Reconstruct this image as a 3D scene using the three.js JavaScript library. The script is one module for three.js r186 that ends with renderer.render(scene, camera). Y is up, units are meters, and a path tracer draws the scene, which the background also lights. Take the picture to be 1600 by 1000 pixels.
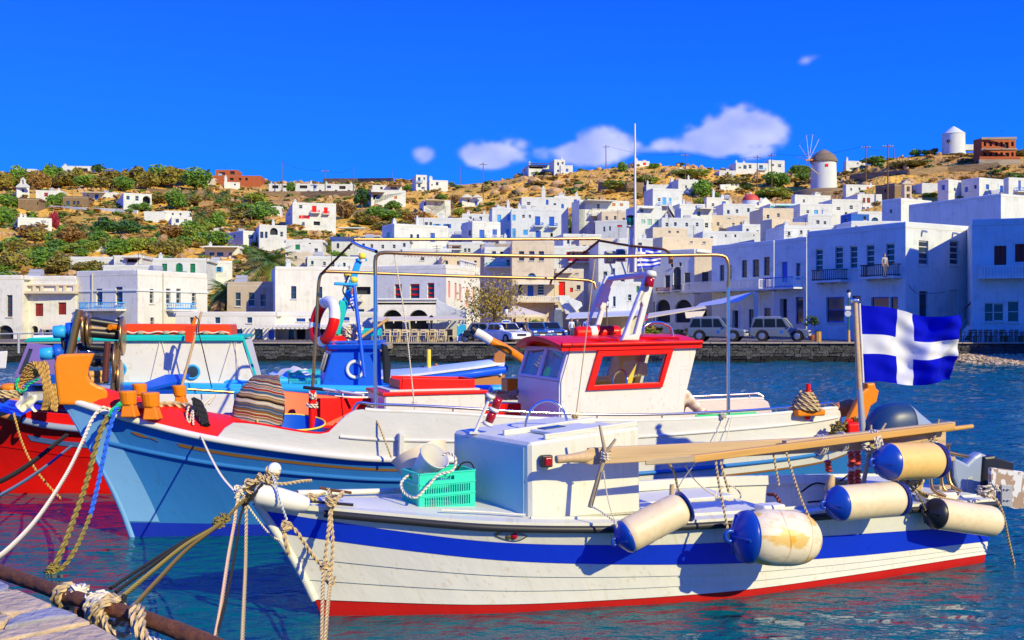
import * as THREE from 'three';
import {mergeGeometries } from 'three/addons/utils/BufferGeometryUtils.js';
import {ConvexGeometry } from 'three/addons/geometries/ConvexGeometry.js';
import {RoundedBoxGeometry } from 'three/addons/geometries/RoundedBoxGeometry.js';
import {MarchingCubes } from 'three/addons/objects/MarchingCubes.js';

// ---------- camera, sky, sun, exposure ----------
const W = 1024,H = 640,F = 1570,EYE = 2.9;// F: focal length in pixels of the 1600 px wide photograph
const scene = new THREE.Scene();
const camera = new THREE.PerspectiveCamera(2 * Math.atan(500 / F) * 180 / Math.PI,1.6,0.1,4000);
camera.position.set(0,EYE,0);camera.lookAt(0,EYE,-10);
const renderer = new THREE.WebGLRenderer({antialias:true });
renderer.setSize(W,H);
renderer.toneMapping = THREE.LinearToneMapping;
renderer.toneMappingExposure = 1.08;
renderer.shadowMap.enabled = true;
const SUN = new THREE.Vector3(0.65,0.56,0.51).normalize();
const sun = new THREE.DirectionalLight(new THREE.Color().setRGB(1.0,0.89,0.44),5.0);
sun.position.copy(SUN).multiplyScalar(300);sun.target.position.set(0,0,-60);scene.add(sun,sun.target);
sun.castShadow = true;sun.shadow.mapSize.set(4096,4096);sun.shadow.radius = 1;
Object.assign(sun.shadow.camera,{left:-260,right:260,top:200,bottom:-200,near:1,far:900 });

// ---------- numbers ----------
const V3 = THREE.Vector3,v = (x,y,z) => new V3(x,y,z);
function rng(seed) {let a = seed >>> 0;return () => {a = (a + 0x6D2B79F5) | 0;let t = Math.imul(a ^ (a >>> 15),1 | a);t = (t + Math.imul(t ^ (t >>> 7),61 | t)) ^ t;return ((t ^ (t >>> 14)) >>> 0) / 4294967296;};}
const clamp = (x,a = 0,b = 1) => Math.min(b,Math.max(a,x)),mix = (a,b,t) => a + (b - a) * t;
const sstep = (a,b,x) => {const t = clamp((x - a) / (b - a));return t * t * (3 - 2 * t);};
function hash(x,y,s) {let h = Math.imul(x | 0,374761393) + Math.imul(y | 0,668265263) + Math.imul(s | 0,974634777);h = Math.imul(h ^ (h >>> 13),1274126177);return ((h ^ (h >>> 16)) >>> 0) / 4294967296;}
function vnoise(x,y,s,px = 0,py = 0) {// value noise, tiled when px, py are given
let xi = Math.floor(x),yi = Math.floor(y),fx = x - xi,fy = y - yi;
fx = fx * fx * (3 - 2 * fx);fy = fy * fy * (3 - 2 * fy);
const w = (a,p) => p ? ((a % p) + p) % p :a;
const x0 = w(xi,px),x1 = w(xi + 1,px),y0 = w(yi,py),y1 = w(yi + 1,py);
return mix(mix(hash(x0,y0,s),hash(x1,y0,s),fx),mix(hash(x0,y1,s),hash(x1,y1,s),fx),fy);
}
function fbm(x,y,s,oct = 4,p = 0) {let a = 0.5,f = 1,t = 0,n = 0;for (let i = 0;i < oct;i++) {t += a * vnoise(x * f,y * f,s + i,p * f,p * f);n += a;a *= 0.5;f *= 2;} return t / n;}
function lut(table) {// smooth curve through [x, y] pairs
return x => {
if (x <= table[0][0]) return table[0][1];
for (let i = 1;i < table.length;i++) if (x <= table[i][0]) {
const [x0,y0] = table[i - 1],[x1,y1] = table[i],h = x1 - x0,t = (x - x0) / h;
const sl = (y1 - y0) / h,m0 = i > 1 ? (y1 - table[i - 2][1]) / (x1 - table[i - 2][0]) :sl,m1 = i < table.length - 1 ? (table[i + 1][1] - y0) / (table[i + 1][0] - x0) :sl;
const t2 = t * t,t3 = t2 * t;
return (2 * t3 - 3 * t2 + 1) * y0 + (t3 - 2 * t2 + t) * h * m0 + (3 * t2 - 2 * t3) * y1 + (t3 - t2) * h * m1;
}
return table[table.length - 1][1];
};
}
// a point of the place, read off the photograph as a pixel and a distance in metres
const P = (px,py,d) => v((px - 800) / F * d,EYE - (py - 500) / F * d,-d);
const PH = (px,d,h) => v((px - 800) / F * d,h,-d);

// ---------- sky ----------
{
const w = 3072,h = 1536,data = new Float32Array(w * h * 4),r = rng(5);
const clouds = [[785,240,62,30,0.95],[760,248,40,20,.6],[942,230,52,34,1.15],[915,245,44,20,.8],[1028,230,30,14,0.55],[1150,208,66,46,1.15],[1105,222,50,24,0.8],[1185,218,40,28,.7],[662,245,22,20,0.85],[1258,95,20,12,0.5],[1285,88,24,8,0.3],[940,35,42,14,0.13],[1420,80,60,14,0.12]]
.map(([x,y,sx,sy,a]) => [Math.atan2(x - 800,F),Math.atan2(500 - y,Math.hypot(F,x - 800)),sx / F,sy / F,a]);
for (let i = 0;i < 22;i++) clouds.push([0.75 + r() * 4.75,0.12 + r() * 0.16,0.03 + r() * 0.05,0.012 + r() * 0.02,0.6 + r() * 0.4]);
const sides = new Float32Array(w),azs = new Float32Array(w);
for (let i = 0;i < w;i++) {let az = ((i + 0.5) / w - 0.5) * 2 * Math.PI + Math.PI / 2;if (az < -0.9) az += 2 * Math.PI;azs[i] = az;sides[i] = clamp(0.5 + 0.7 * Math.sin(az));}   // az: 0 straight ahead (-z), grows to the right
for (let j = 0;j < h;j++) {
const el = ((j + 0.5) / h - 0.5) * Math.PI,t = clamp(el / 0.33),t2 = clamp((el - 0.33) / 1.2),row = clouds.filter(c => Math.abs(el - c[1]) < 2.3 * c[3]),below = clamp(-el / 0.25);
const R0 = mix(mix(0.012,0.004,t),0.003,t2),G0 = mix(mix(0.335,0.122,Math.pow(t,0.75)),0.118,t2),B0 = mix(mix(1.1,1.28,t),1.3,t2);
for (let i = 0;i < w;i++) {
const az = azs[i],side = sides[i];let R = R0 + (1 - side) * 0.008,G = G0 * (1.1 - 0.2 * side),B = B0,c = 0;
if (below) {R = mix(R,0.006,below);G = mix(G,0.05,below);B = mix(B,0.12,below);}
for (let q = 0;q < row.length;q++) {const k = row[q],dx = (az - k[0]) / k[2];if (dx * dx < 5) {const dy = (el - k[1]) / (el < k[1] ? k[3] * 0.8 :k[3]);c += k[4] * Math.exp(-(dx * dx + dy * dy) * 1.1);} }
if (c > 0.05) {const n = fbm(az * 60,el * 90,11,6),n2 = fbm(az * 30 + 7,el * 40,3,3),k = sstep(0.34,0.72,c * (0.25 + 1.3 * n)) * (0.45 + 0.35 * n2),lit = 0.75 + 0.5 * n2;R = mix(R,0.72 * lit,k);G = mix(G,0.72 * lit,k);B = mix(B,1.0 * lit,k * 0.9);}
const o = (j * w + i) * 4;data[o] = R;data[o + 1] = G;data[o + 2] = B;data[o + 3] = 1;
}
}
const sky = new THREE.DataTexture(data,w,h,THREE.RGBAFormat,THREE.FloatType);
sky.mapping = THREE.EquirectangularReflectionMapping;sky.magFilter = sky.minFilter = THREE.LinearFilter;sky.needsUpdate = true;
scene.background = sky;scene.environment = sky;
}

// ---------- textures ----------
function tex(size,fn,rep = 1,srgb = false) {
const d = new Uint8Array(size * size * 4);
for (let j = 0;j < size;j++) for (let i = 0;i < size;i++) {const c = fn(i / size,j / size),o = (j * size + i) * 4;const a = Array.isArray(c) ? c :[c,c,c];d[o] = clamp(a[0]) * 255;d[o + 1] = clamp(a[1]) * 255;d[o + 2] = clamp(a[2]) * 255;d[o + 3] = 255;}
const t = new THREE.DataTexture(d,size,size);t.wrapS = t.wrapT = THREE.RepeatWrapping;t.magFilter = t.minFilter = THREE.LinearFilter;
t.repeat.set(rep,rep);if (srgb) t.colorSpace = THREE.SRGBColorSpace;t.needsUpdate = true;return t;
}
const again = (t,rx,ry = rx) => {const c = t.clone();c.repeat.set(rx,ry);c.needsUpdate = true;return c;};
const N1 = tex(512,(x,y) => fbm(x * 8,y * 8,1,6,8));// soft cloudy noise
const NF = tex(512,(x,y) => fbm(x * 64,y * 64,21,3,64));// fine grain
const T_plaster = tex(512,(x,y) => {const n = fbm(x * 6,y * 6,31,5,6),s = sstep(0.5,0.75,fbm(x * 50,y * 3,37,3));const k = 0.84 + 0.22 * n - 0.06 * s - 0.12 * sstep(0.58,0.75,fbm(x * 12,y * 12,41,4,12));return [k,k * (0.985 - 0.02 * s),k * (0.965 - 0.05 * s)];},0.16);
const T_paint = tex(512,(x,y) => {const n = fbm(x * 6,y * 6,51,5,6);const d = sstep(0.68,0.80,fbm(x * 40,y * 40,55,3,40)) * sstep(0.45,0.65,n),st = sstep(0.60,0.75,fbm(x * 30,y * 5,57,3));const k = 0.95 + 0.07 * n - 0.015 * st;return [k - 0.08 * d,k - 0.13 * d,k - 0.22 * d];},0.5);
const T_hull = tex(512,(x,y) => {const n = fbm(x * 6,y * 6,151,5,6),s = sstep(0.58,0.78,fbm(x * 70,y * 2.5,157,3)) * sstep(0.40,0.62,fbm(x * 9,y * 3,159,2)),d = sstep(0.68,0.78,fbm(x * 44,y * 44,155,3,44)) * sstep(0.45,0.6,n),k = 0.92 + 0.11 * n;return [k - 0.05 * s - 0.08 * d,k - 0.09 * s - 0.13 * d,k - 0.17 * s - 0.20 * d];},0.5);
const T_rust = tex(512,(x,y) => {const n = fbm(x * 10,y * 10,61,5,10),m = fbm(x * 30,y * 30,65,3,30);return [mix(0.14,0.46,n),mix(0.05,0.20,n * m * 1.6),mix(0.03,0.05,m)];},1.5);
const T_wood = tex(512,(x,y) => {const g = fbm(x * 3,y * 48,71,4,0) ,m = vnoise(x * 6,y * 40,73,6,40),n = fbm(x * 6,y * 6,77,4,6);const k = 0.62 + 0.3 * m * 0.6 + 0.3 * n;return [k,k * 0.94,k * 0.85 + g * 0];},1);
const T_fender = tex(512,(x,y) => {const n = fbm(x * 5,y * 5,81,5,5),s = sstep(0.56,0.78,fbm(x * 5,y * 5,86,6,5));const g = sstep(0.55,0.7,fbm(x * 22,y * 22,88,4,22));return [0.98 - 0.12 * s - 0.05 * g,0.95 - 0.34 * s - 0.06 * n - 0.07 * g,0.88 - 0.62 * s - 0.12 * n - 0.09 * g];},1);
const T_stone = tex(512,(x,y) => {const n = fbm(x * 8,y * 8,91,6,8),m = fbm(x * 40,y * 40,95,3,40);const k = 0.5 + 0.5 * n + 0.25 * (m - 0.5);return [k,k * 0.97,k * 0.93];},0.6);

// ---------- materials ----------
const MATS = {};
function mat(name,color,o = {}) {
if (MATS[name]) return MATS[name];
const m = new THREE.MeshPhysicalMaterial({roughness:0.7,side:THREE.DoubleSide,...o });
m.name = name;Array.isArray(color) ? m.color.setRGB(...color) :m.color.set(color);
return MATS[name] = m;
}
const N1b = again(N1,0.7),NFb = again(NF,1.2),NFx = again(NF,6);
const wall = (name,c,o = {}) => mat(name,c,{map:T_plaster,bumpMap:N1b,bumpScale:0.008,roughness:0.9,...o });
const gloss = (name,c,o = {}) => mat(name,c,{map:T_paint,bumpMap:N1b,bumpScale:0.006,roughness:0.42,clearcoat:0.06,clearcoatRoughness:0.2,specularIntensity:0.4,...o });
const plain = (name,c,rough = 0.6,o = {}) => mat(name,c,{roughness:rough,...o });
const M = {
white:wall('white plaster',[0.66,0.705,0.69]),cream:wall('cream plaster',[0.66,0.57,0.42]),beige:wall('beige plaster',[0.52,0.43,0.30]),grey:wall('greyish white plaster',[0.62,0.66,0.66]),
blueWall:wall('blue plaster',[0.02,0.12,0.45]),warm:wall('warm white plaster',[0.72,0.715,0.655]),roofTop:wall('roof plaster',[0.58,0.54,0.42]),
stoneWall:mat('rubble stone',[0.34,0.24,0.13],{map:T_stone,bumpMap:again(N1,1.5),bumpScale:0.15,roughness:0.95 }),
concrete:mat('bare concrete',[0.42,0.36,0.28],{map:T_stone,roughness:0.95 }),brick:mat('hollow red brick',[0.50,0.13,0.045],{map:T_stone,bumpMap:NFb,bumpScale:0.02,roughness:0.95 }),
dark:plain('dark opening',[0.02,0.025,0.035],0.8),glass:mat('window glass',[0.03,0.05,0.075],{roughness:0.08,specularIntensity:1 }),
blue:plain('blue paint',[0.01,0.10,0.52],0.5),lightBlue:plain('light blue paint',[0.06,0.36,0.75],0.5),turq:plain('turquoise paint',[0.03,0.48,0.44],0.5),green:plain('green paint',[0.005,0.19,0.07],0.5),
red:plain('red paint',[0.78,0.015,0.01],0.6,{specularIntensity:0.3 }),darkRed:plain('dark red paint',[0.22,0.012,0.008],0.6),brown:plain('brown wood paint',[0.16,0.05,0.02],0.6),orangeWood:plain('orange wood paint',[0.48,0.17,0.03],0.6),
beigeP:plain('beige paint',[0.55,0.50,0.38],0.6),whiteP:plain('white paint',[0.70,0.68,0.60],0.5),paleTurq:plain('pale green shutter paint',[0.30,0.52,0.42],0.6),purple:plain('violet paint',[0.10,0.04,0.25],.6),
iron:plain('dark iron',[0.03,0.03,0.035],0.5,{metalness:0.6 }),pole:plain('weathered pole wood',[0.16,0.09,0.05],0.9),
thatch:mat('thatch',[0.27,0.22,0.16],{map:T_wood,bumpMap:NFb,bumpScale:0.1,roughness:1 }),
steel:plain('stainless steel',[0.72,0.66,0.58],0.22,{metalness:1 }),brass:plain('tarnished brass pipe',[0.55,0.33,0.12],0.3,{metalness:0.9 }),
hullWhite:gloss('white hull paint',[0.70,0.685,0.63],{map:T_hull }),hullBlueWhite:gloss('pale blue hull paint',[0.50,0.63,0.78]),stripeBlue:gloss('blue stripe paint',[0.005,0.035,0.60]),boatRed:gloss('red boat paint',[0.80,0.008,0.004]),bootRed:gloss('red antifouling',[0.50,0.010,0.008],{roughness:0.6 }),bootBlue:gloss('dark blue antifouling',[0.008,0.03,0.42],{roughness:0.5 }),
deckRed:gloss('red deck paint',[0.85,0.02,0.006],{roughness:0.5 }),orange:gloss('orange paint',[0.78,0.22,0.006],{roughness:0.35 }),orangeRed:gloss('orange red paint',[0.80,0.06,0.01],{roughness:0.5 }),boatBlue:gloss('bright blue boat paint',[0.008,0.10,0.62]),boatSky:gloss('sky blue boat paint',[0.03,0.38,0.78]),boatTurq:gloss('turquoise boat paint',[0.01,0.52,0.46]),violet:gloss('violet boat paint',[0.24,0.16,0.45]),deckWhite:gloss('white deck paint',[0.68,0.675,0.56],{map:T_hull,roughness:0.55 }),yellow:gloss('yellow paint',[0.90,0.66,0.07]),goldLine:plain('brown cove line',[0.26,0.12,0.02],0.4),
rubber:plain('black rubber',[0.018,0.018,0.02],0.5,{map:T_paint }),blackP:plain('black plastic',[0.012,0.012,0.015],0.4),greyP:plain('grey plastic',[0.35,0.36,0.38],0.5),
crate:plain('turquoise crate plastic',[0.02,0.62,0.42],0.4),crateBlue:plain('teal crate plastic',[0.02,0.40,0.46],0.4),bucket:plain('white bucket plastic',[0.76,0.73,0.62],0.4),tubBeige:plain('beige tub plastic',[0.74,0.60,0.42],0.5),
fender:mat('dirty white fender vinyl',[0.80,0.68,0.45],{map:T_fender,roughness:0.4,clearcoat:0.2 }),fenderYellow:mat('yellowed fender vinyl',[0.80,0.54,0.18],{map:T_fender,roughness:0.45 }),capBlue:plain('blue fender cap',[0.006,0.05,0.36],0.3),capDark:plain('dark fender cap',[0.015,0.03,0.08],0.35),
rope:plain('hemp rope',[0.56,0.42,0.22],0.95),ropePale:plain('pale rope',[0.74,0.66,0.52],0.95),ropeOlive:plain('olive rope',[0.26,0.20,0.05],0.95),ropeBlue:plain('blue rope',[0.02,0.14,0.70],0.8),ropeGreen:plain('green hose',[0.01,0.55,0.20],0.5),ropeBlack:plain('black rope',[0.02,0.02,0.022],0.9),ropeGold:plain('golden rope',[0.60,0.36,0.09],0.95),
rust:mat('rusty iron',[1.5,1.5,1.5].map(x => Math.min(x,1)),{map:again(T_rust,14,1.5),bumpMap:NFx,bumpScale:0.01,roughness:0.95,metalness:0.1 }),
wood:mat('pale weathered wood',[0.62,0.45,0.26],{map:T_wood,roughness:0.75 }),woodY:mat('yellow varnished wood',[0.66,0.38,0.10],{map:T_wood,roughness:0.55 }),woodG:mat('greyed wood',[0.50,0.40,0.27],{map:T_wood,roughness:0.8 }),
slab:mat('quay slab stone',[0.70,0.54,0.32],{map:T_stone,bumpMap:again(N1,3),bumpScale:0.02,roughness:0.9 }),mortar:mat('mortar',[0.55,0.38,0.22],{map:T_stone,roughness:1 }),
engine:plain('dark blue outboard paint',[0.012,0.045,0.12],0.42),engineG:plain('silver blue outboard paint',[0.26,0.32,0.42],0.42),clear:mat('clear glass',[0.9,0.93,0.95],{transmission:1,thickness:0,roughness:0.02 }),lampRed:plain('red lamp glass',[0.35,0.005,0.01],0.15),lampGreen:plain('green lamp glass',[0.005,0.20,0.10],0.15),bead:plain('red float plastic',[0.60,0.06,0.02],0.4),hoop:plain('chrome',[0.75,0.75,0.76],0.12,{metalness:1 }),
carShadeTone:plain('silver white car paint',[0.13,0.16,0.21],0.3,{clearcoat:0.8 }),carBlue:plain('blue car paint',[0.02,0.08,0.30],0.3,{clearcoat:0.8 }),carGrey:plain('grey car paint',[0.20,0.21,0.23],0.3,{clearcoat:0.8 }),carGlass:plain('dark car glass',[0.01,0.014,0.02],0.15,{specularIntensity:0.5 }),tyre:plain('tyre rubber',[0.015,0.015,0.015],0.9),rim:plain('wheel rim',[0.4,0.4,0.42],0.35,{metalness:0.8 }),headlamp:plain('headlamp glass',[0.75,0.75,0.7],0.1),canvas:plain('beige canvas',[0.66,0.57,0.42],0.9),canvasBlue:plain('pale awning canvas',[0.55,0.58,0.62],0.9),chairY:plain('cream chair',[0.70,0.56,0.30],0.7),chairB:plain('brown chair',[0.28,0.12,0.05],0.7),net:plain('fishing net',[0.012,0.012,0.014],1),  // off-road cars: silver paint darkened and blued to stand for shade
};

// ---------- building blocks ----------
const USED = {};
function numbered(n) {const k = USED[n] = (USED[n] ?? -1) + 1;return k ? `${n}_${String(k).padStart(3, '0')}` :n;}
const BASE = new WeakMap();
function tag(o,label,category,o2 = {}) {o.userData.label = label;if (category) o.userData.category = category;if (o2.group) o.userData.group = o2.group;if (o2.kind) o.userData.kind = o2.kind;return o;}
function thing(name,label,category,pos,o = {}) {const g = new THREE.Group();g.name = numbered(name);if (pos) g.position.copy(pos);BASE.set(g,g.position.clone());tag(g,label,category,o);scene.add(g);return g;}
function clean(g) {// same attributes on every geometry, so that they merge
let q = g.index ? g.toNonIndexed() :g.clone();
if (!q.attributes.normal) q.computeVertexNormals();
if (!q.attributes.uv) q.setAttribute('uv',new THREE.BufferAttribute(new Float32Array(q.attributes.position.count * 2),2));
for (const k of Object.keys(q.attributes)) if (!['position','normal','uv','color'].includes(k)) q.deleteAttribute(k);
q.morphAttributes = {};q.clearGroups();return q;
}
function join(list) {const l = list.flat(Infinity).filter(Boolean).map(clean);if (l.length === 1) return l[0];const c = l.every(g => g.attributes.color);if (!c) l.forEach(g => g.deleteAttribute('color'));return mergeGeometries(l);}
function add(root,name,geo,m,label) {// a part whose geometry is given in world coordinates (or in the thing's own, when its base is 0)
const g = Array.isArray(geo) ? join(geo) :geo.clone(),b = BASE.get(root) || v(0,0,0);
g.translate(-b.x,-b.y,-b.z);
const me = new THREE.Mesh(g,m);me.name = numbered(name);me.castShadow = me.receiveShadow = true;BASE.set(me,b.clone());
if (label) me.userData.label = label;root.add(me);return me;
}
function single(name,label,category,geo,m,o = {}) {// a thing that is one mesh, standing at the foot of its own geometry
const g = Array.isArray(geo) ? join(geo) :geo.clone();g.computeBoundingBox();
const c = g.boundingBox.getCenter(v(0,0,0));c.y = g.boundingBox.min.y;g.translate(-c.x,-c.y,-c.z);
const me = new THREE.Mesh(g,m);me.name = numbered(name);me.position.copy(c);me.castShadow = me.receiveShadow = true;BASE.set(me,c.clone());tag(me,label,category,o);scene.add(me);return me;
}
function ground(name,geo,m) {const me = new THREE.Mesh(geo,m);me.name = numbered(name);me.userData.kind = 'structure';me.castShadow = me.receiveShadow = true;scene.add(me);BASE.set(me,v(0,0,0));return me;}
function copyOf(root,label,pos,turn = 0,o = {}) {
const r = root.clone();r.name = numbered(root.name.replace(/_\d{3}$/,''));r.position.copy(pos);r.rotation.y = turn;if (o.scale) r.scale.setScalar(o.scale);if (o.sy) r.scale.y = o.sy;
r.userData = {...root.userData,label };if (o.group) r.userData.group = o.group;scene.add(r);return r;
}
function grid(nu,nv,fn) {// sheet of points fn(u, v), u and v from 0 to 1
const pos = [],uv = [],idx = [];
for (let j = 0;j <= nv;j++) for (let i = 0;i <= nu;i++) {const p = fn(i / nu,j / nv);pos.push(p.x,p.y,p.z);uv.push(p.u ?? p.x,p.w ?? p.y);}
for (let j = 0;j < nv;j++) for (let i = 0;i < nu;i++) {const a = j * (nu + 1) + i,b = a + 1,c = a + nu + 1,d = c + 1;idx.push(a,b,d,a,d,c);}
const g = new THREE.BufferGeometry();g.setAttribute('position',new THREE.Float32BufferAttribute(pos,3));g.setAttribute('uv',new THREE.Float32BufferAttribute(uv,2));g.setIndex(idx);g.computeVertexNormals();return g;
}
function tube(pts,r,seg = 8,n = 0,closed = false) {const c = pts.length > 2 ? new THREE.CatmullRomCurve3(pts,closed,'centripetal') :new THREE.LineCurve3(pts[0],pts[1]);return new THREE.TubeGeometry(c,n || Math.max(1,pts.length > 2 ? pts.length * 6 :1),r,seg,closed);}
function rod(a,b,r0,r1 = r0,seg = 10) {const d = b.clone().sub(a),g = new THREE.CylinderGeometry(r1,r0,d.length(),seg);g.translate(0,d.length() / 2,0);g.applyQuaternion(new THREE.Quaternion().setFromUnitVectors(v(0,1,0),d.normalize()));g.translate(a.x,a.y,a.z);return g;}
function frameOf(dir,up = v(0,1,0)) {const x = dir.clone().normalize(),z = x.clone().cross(up).normalize(),y = z.clone().cross(x);return new THREE.Matrix4().makeBasis(x,y,z);}
function beam(a,b,h,w,r = 0.01) {const d = b.clone().sub(a),L = d.length(),g = r > 0 ? new RoundedBoxGeometry(L,h,w,2,Math.min(r,h / 2.1,w / 2.1)) :new THREE.BoxGeometry(L,h,w);g.translate(L / 2,0,0);g.applyMatrix4(frameOf(d));g.translate(a.x,a.y,a.z);return g;}
function box(c,sx,sy,sz,turn = 0,r = 0) {const g = r > 0 ? new RoundedBoxGeometry(sx,sy,sz,2,r) :new THREE.BoxGeometry(sx,sy,sz);g.rotateY(turn);g.translate(c.x,c.y,c.z);return g;}
function solid(bottom,top,c = 0.01) {// chamfered hull of two matching outlines
const n = bottom.length,pts = [];
for (const [a,b] of [[bottom,top],[top,bottom]]) for (let i = 0;i < n;i++) {
const p = a[i],e = [a[(i + 1) % n],a[(i + n - 1) % n],b[i]].map(q => q.clone().sub(p)).map(q => q.setLength(Math.min(c,q.length() * 0.45)));
for (const [j,k] of [[0,1],[0,2],[1,2]]) pts.push(p.clone().add(e[j]).add(e[k]));
}
return boxUV(new ConvexGeometry(pts));
}
function boxUV(g) {const p = g.attributes.position,n = g.attributes.normal,uv = new Float32Array(p.count * 2);for (let i = 0;i < p.count;i++) {const ax = Math.abs(n.getX(i)),ay = Math.abs(n.getY(i)),az = Math.abs(n.getZ(i));if (ay > ax && ay > az) {uv[2 * i] = p.getX(i);uv[2 * i + 1] = p.getZ(i);} else {uv[2 * i] = ax > az ? p.getZ(i) :p.getX(i);uv[2 * i + 1] = p.getY(i);} } g.setAttribute('uv',new THREE.BufferAttribute(uv,2));return g;}
function plate(pts,th,holes = [],bevel = 0,side = 0) {// a flat polygon in space with a thickness; side 0: centred, 1: grows along its normal, -1: against it
const o = pts[0],x = pts[1].clone().sub(o).normalize();let nrm = v(0,0,0);
for (let i = 1;i < pts.length - 1;i++) nrm.add(pts[i].clone().sub(o).cross(pts[i + 1].clone().sub(o)));nrm.normalize();
const y = nrm.clone().cross(x),to2 = p => {const q = p.clone().sub(o);return new THREE.Vector2(q.dot(x),q.dot(y));};
const s = new THREE.Shape(pts.map(to2));for (const h of holes) s.holes.push(new THREE.Path(h.map(to2)));
const g = new THREE.ExtrudeGeometry(s,{depth:Math.max(th - 2 * bevel,1e-4),bevelEnabled:bevel > 0,bevelThickness:bevel,bevelSize:bevel,bevelOffset:-bevel,bevelSegments:2 });
g.translate(0,0,bevel + (side === 0 ? -th / 2 :side < 0 ? -th :0));g.applyMatrix4(new THREE.Matrix4().makeBasis(x,y,nrm));g.translate(o.x,o.y,o.z);return g;
}
function rope(pts,r,o = {}) {// laid rope of three strands
const c = new THREE.CatmullRomCurve3(pts,false,'centripetal'),L = c.getLength(),N = Math.min(o.max || 420,Math.max(12,Math.ceil(L / (r * 1.5)))),fr = c.computeFrenetFrames(N,false),cp = c.getSpacedPoints(N),out = [],k = o.strands || 3,sr = r * (k === 2 ? 0.52 :0.56),off = r * 0.5,pitch = r * 9,ns = 5;
for (let s = 0;s < k;s++) out.push(grid(N,ns,(u,w) => {
const i = Math.round(u * N),a = u * L / pitch * 2 * Math.PI + s * 2 * Math.PI / k,nn = fr.normals[i],bb = fr.binormals[i],b = a + w * 2 * Math.PI;
const q = cp[i].clone().addScaledVector(nn,Math.cos(a) * off + Math.cos(b) * sr).addScaledVector(bb,Math.sin(a) * off + Math.sin(b) * sr);q.u = u * L;q.w = w;return q;
}));
return join(out);
}
function sag(a,b,drop,n = 8) {const o = [];for (let i = 0;i <= n;i++) {const t = i / n,p = a.clone().lerp(b,t);p.y -= drop * 4 * t * (1 - t);o.push(p);} return o;}
function coil(c,r0,turns,rise,rr,ax = v(0,1,0),seed = 1) {const r = rng(seed),o = [],q = new THREE.Quaternion().setFromUnitVectors(v(0,1,0),ax.clone().normalize());for (let i = 0;i <= turns * 12;i++) {const a = i / 12 * 2 * Math.PI,k = 1 + (r() - 0.5) * 0.16;o.push(v(Math.cos(a) * r0 * k,rise * i / (turns * 12) + (r() - 0.5) * rr * 0.6,Math.sin(a) * r0 * k).applyQuaternion(q).add(c));} return o;}
function knot(c,s,seed = 1) {const r = rng(seed),o = [];for (let i = 0;i < 14;i++) {const a = i * 1.9;o.push(v(Math.cos(a) * s * (0.5 + 0.5 * r()),(r() - 0.5) * s * 1.7,Math.sin(a) * s * (0.5 + 0.5 * r())).add(c));} return o;}
// ---------- the lie of the land ----------
const ridgeY = lut([[-600,268],[0,268],[100,269],[200,271],[300,277],[400,283],[500,286],[560,284],[640,283],[700,288],[760,284],[820,274],[900,268],[950,262],[1000,259],[1060,258],[1100,261],[1150,266],[1200,270],[1240,273],[1300,273],[1340,262],[1380,250],[1450,239],[1500,237],[1550,238],[1600,236],[2300,250]]);
const ridgeD = lut([[-600,380],[0,380],[500,350],[800,300],[1100,280],[1300,270],[1600,250],[2300,240]]);
const footD = lut([[-600,98],[560,98],[760,124],[1050,132],[1250,118],[1400,104],[2300,100]]);
const QUAY = 1.28,EDGE = 70;
const toPx = (x,z) => 800 + F * x / Math.max(-z,1);
function T(x,z) {// height of the ground
const d = -z;if (d < 96) return QUAY;
const px = clamp(toPx(x,z),-600,2300),R = ridgeD(px),Hr = EYE + (500 - ridgeY(px)) / F * R,S = footD(px),u = (d - S) / (R - S);
if (u <= 0) return QUAY;
let h = u < 1 ? QUAY + (Hr - QUAY) * Math.pow(u,1.03) :Hr - (d - R) * 0.16 - 0.0004 * (d - R) ** 2;
h = Math.max(h,2);
const k = sstep(0.05,0.25,u) * (1 - 0.75 * sstep(0.86,1,u));
return h + k * ((fbm(x * 0.05,z * 0.05,7,4) - 0.5) * 5 + (fbm(x * 0.25,z * 0.25,9,3) - 0.5) * 1.3);
}
function onHill(px,py) {for (let d = 97;d < 560;d += 0.5) {const x = (px - 800) / F * d,h = EYE - (py - 500) / F * d;if (T(x,-d) >= h) return d;} return ridgeD(px);}

// sea: one sheet of real ripples that run finer towards the quay
const wave = (x,z) => {
const d = Math.hypot(x,z),nearK = 1 / (1 + Math.max(0,d - 14) / 40);
const wx = x + 0.5 * Math.sin(z * 0.35),r = Math.abs(2 * fbm(wx * 0.9 + 3,z * 2.3,41,3) - 1),s = fbm(x * 0.30,z * 0.62,45,3) - 0.5,c = fbm(x * 3.2 + z,z * 5.5,47,2) - 0.5;
return ((0.5 - r) * 0.020 + s * 0.085 + c * 0.006) * (0.5 + 0.5 * nearK) + (fbm(x * 0.7,z * 0.6,49,3) - 0.5) * 0.42 * (1 - nearK);
};
{
const cols = 620,rows = 520;
const g = grid(cols,rows,(a,b) => {const d = 3.2 * Math.pow(80 / 3.2,b),x = (a - 0.5) * d * 1.5;const p = v(x,wave(x,-d),-d);p.w = -p.z;return p;});
const water = mat('sea water',[0.0,0.095,0.115],{roughness:0.02,ior:1.33,bumpMap:again(N1,0.42,0.8),bumpScale:0.11 });
const s = ground('sea',g,water);
// open water beside and behind the harbour, a little lower so that the sheets never meet
const far = new THREE.PlaneGeometry(3000,3000,1,1);far.rotateX(-Math.PI / 2);far.translate(0,-0.35,0);
const fm = new THREE.Mesh(far,water);fm.name = 'open_sea';fm.userData.kind = 'structure';scene.add(fm);
}

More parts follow.
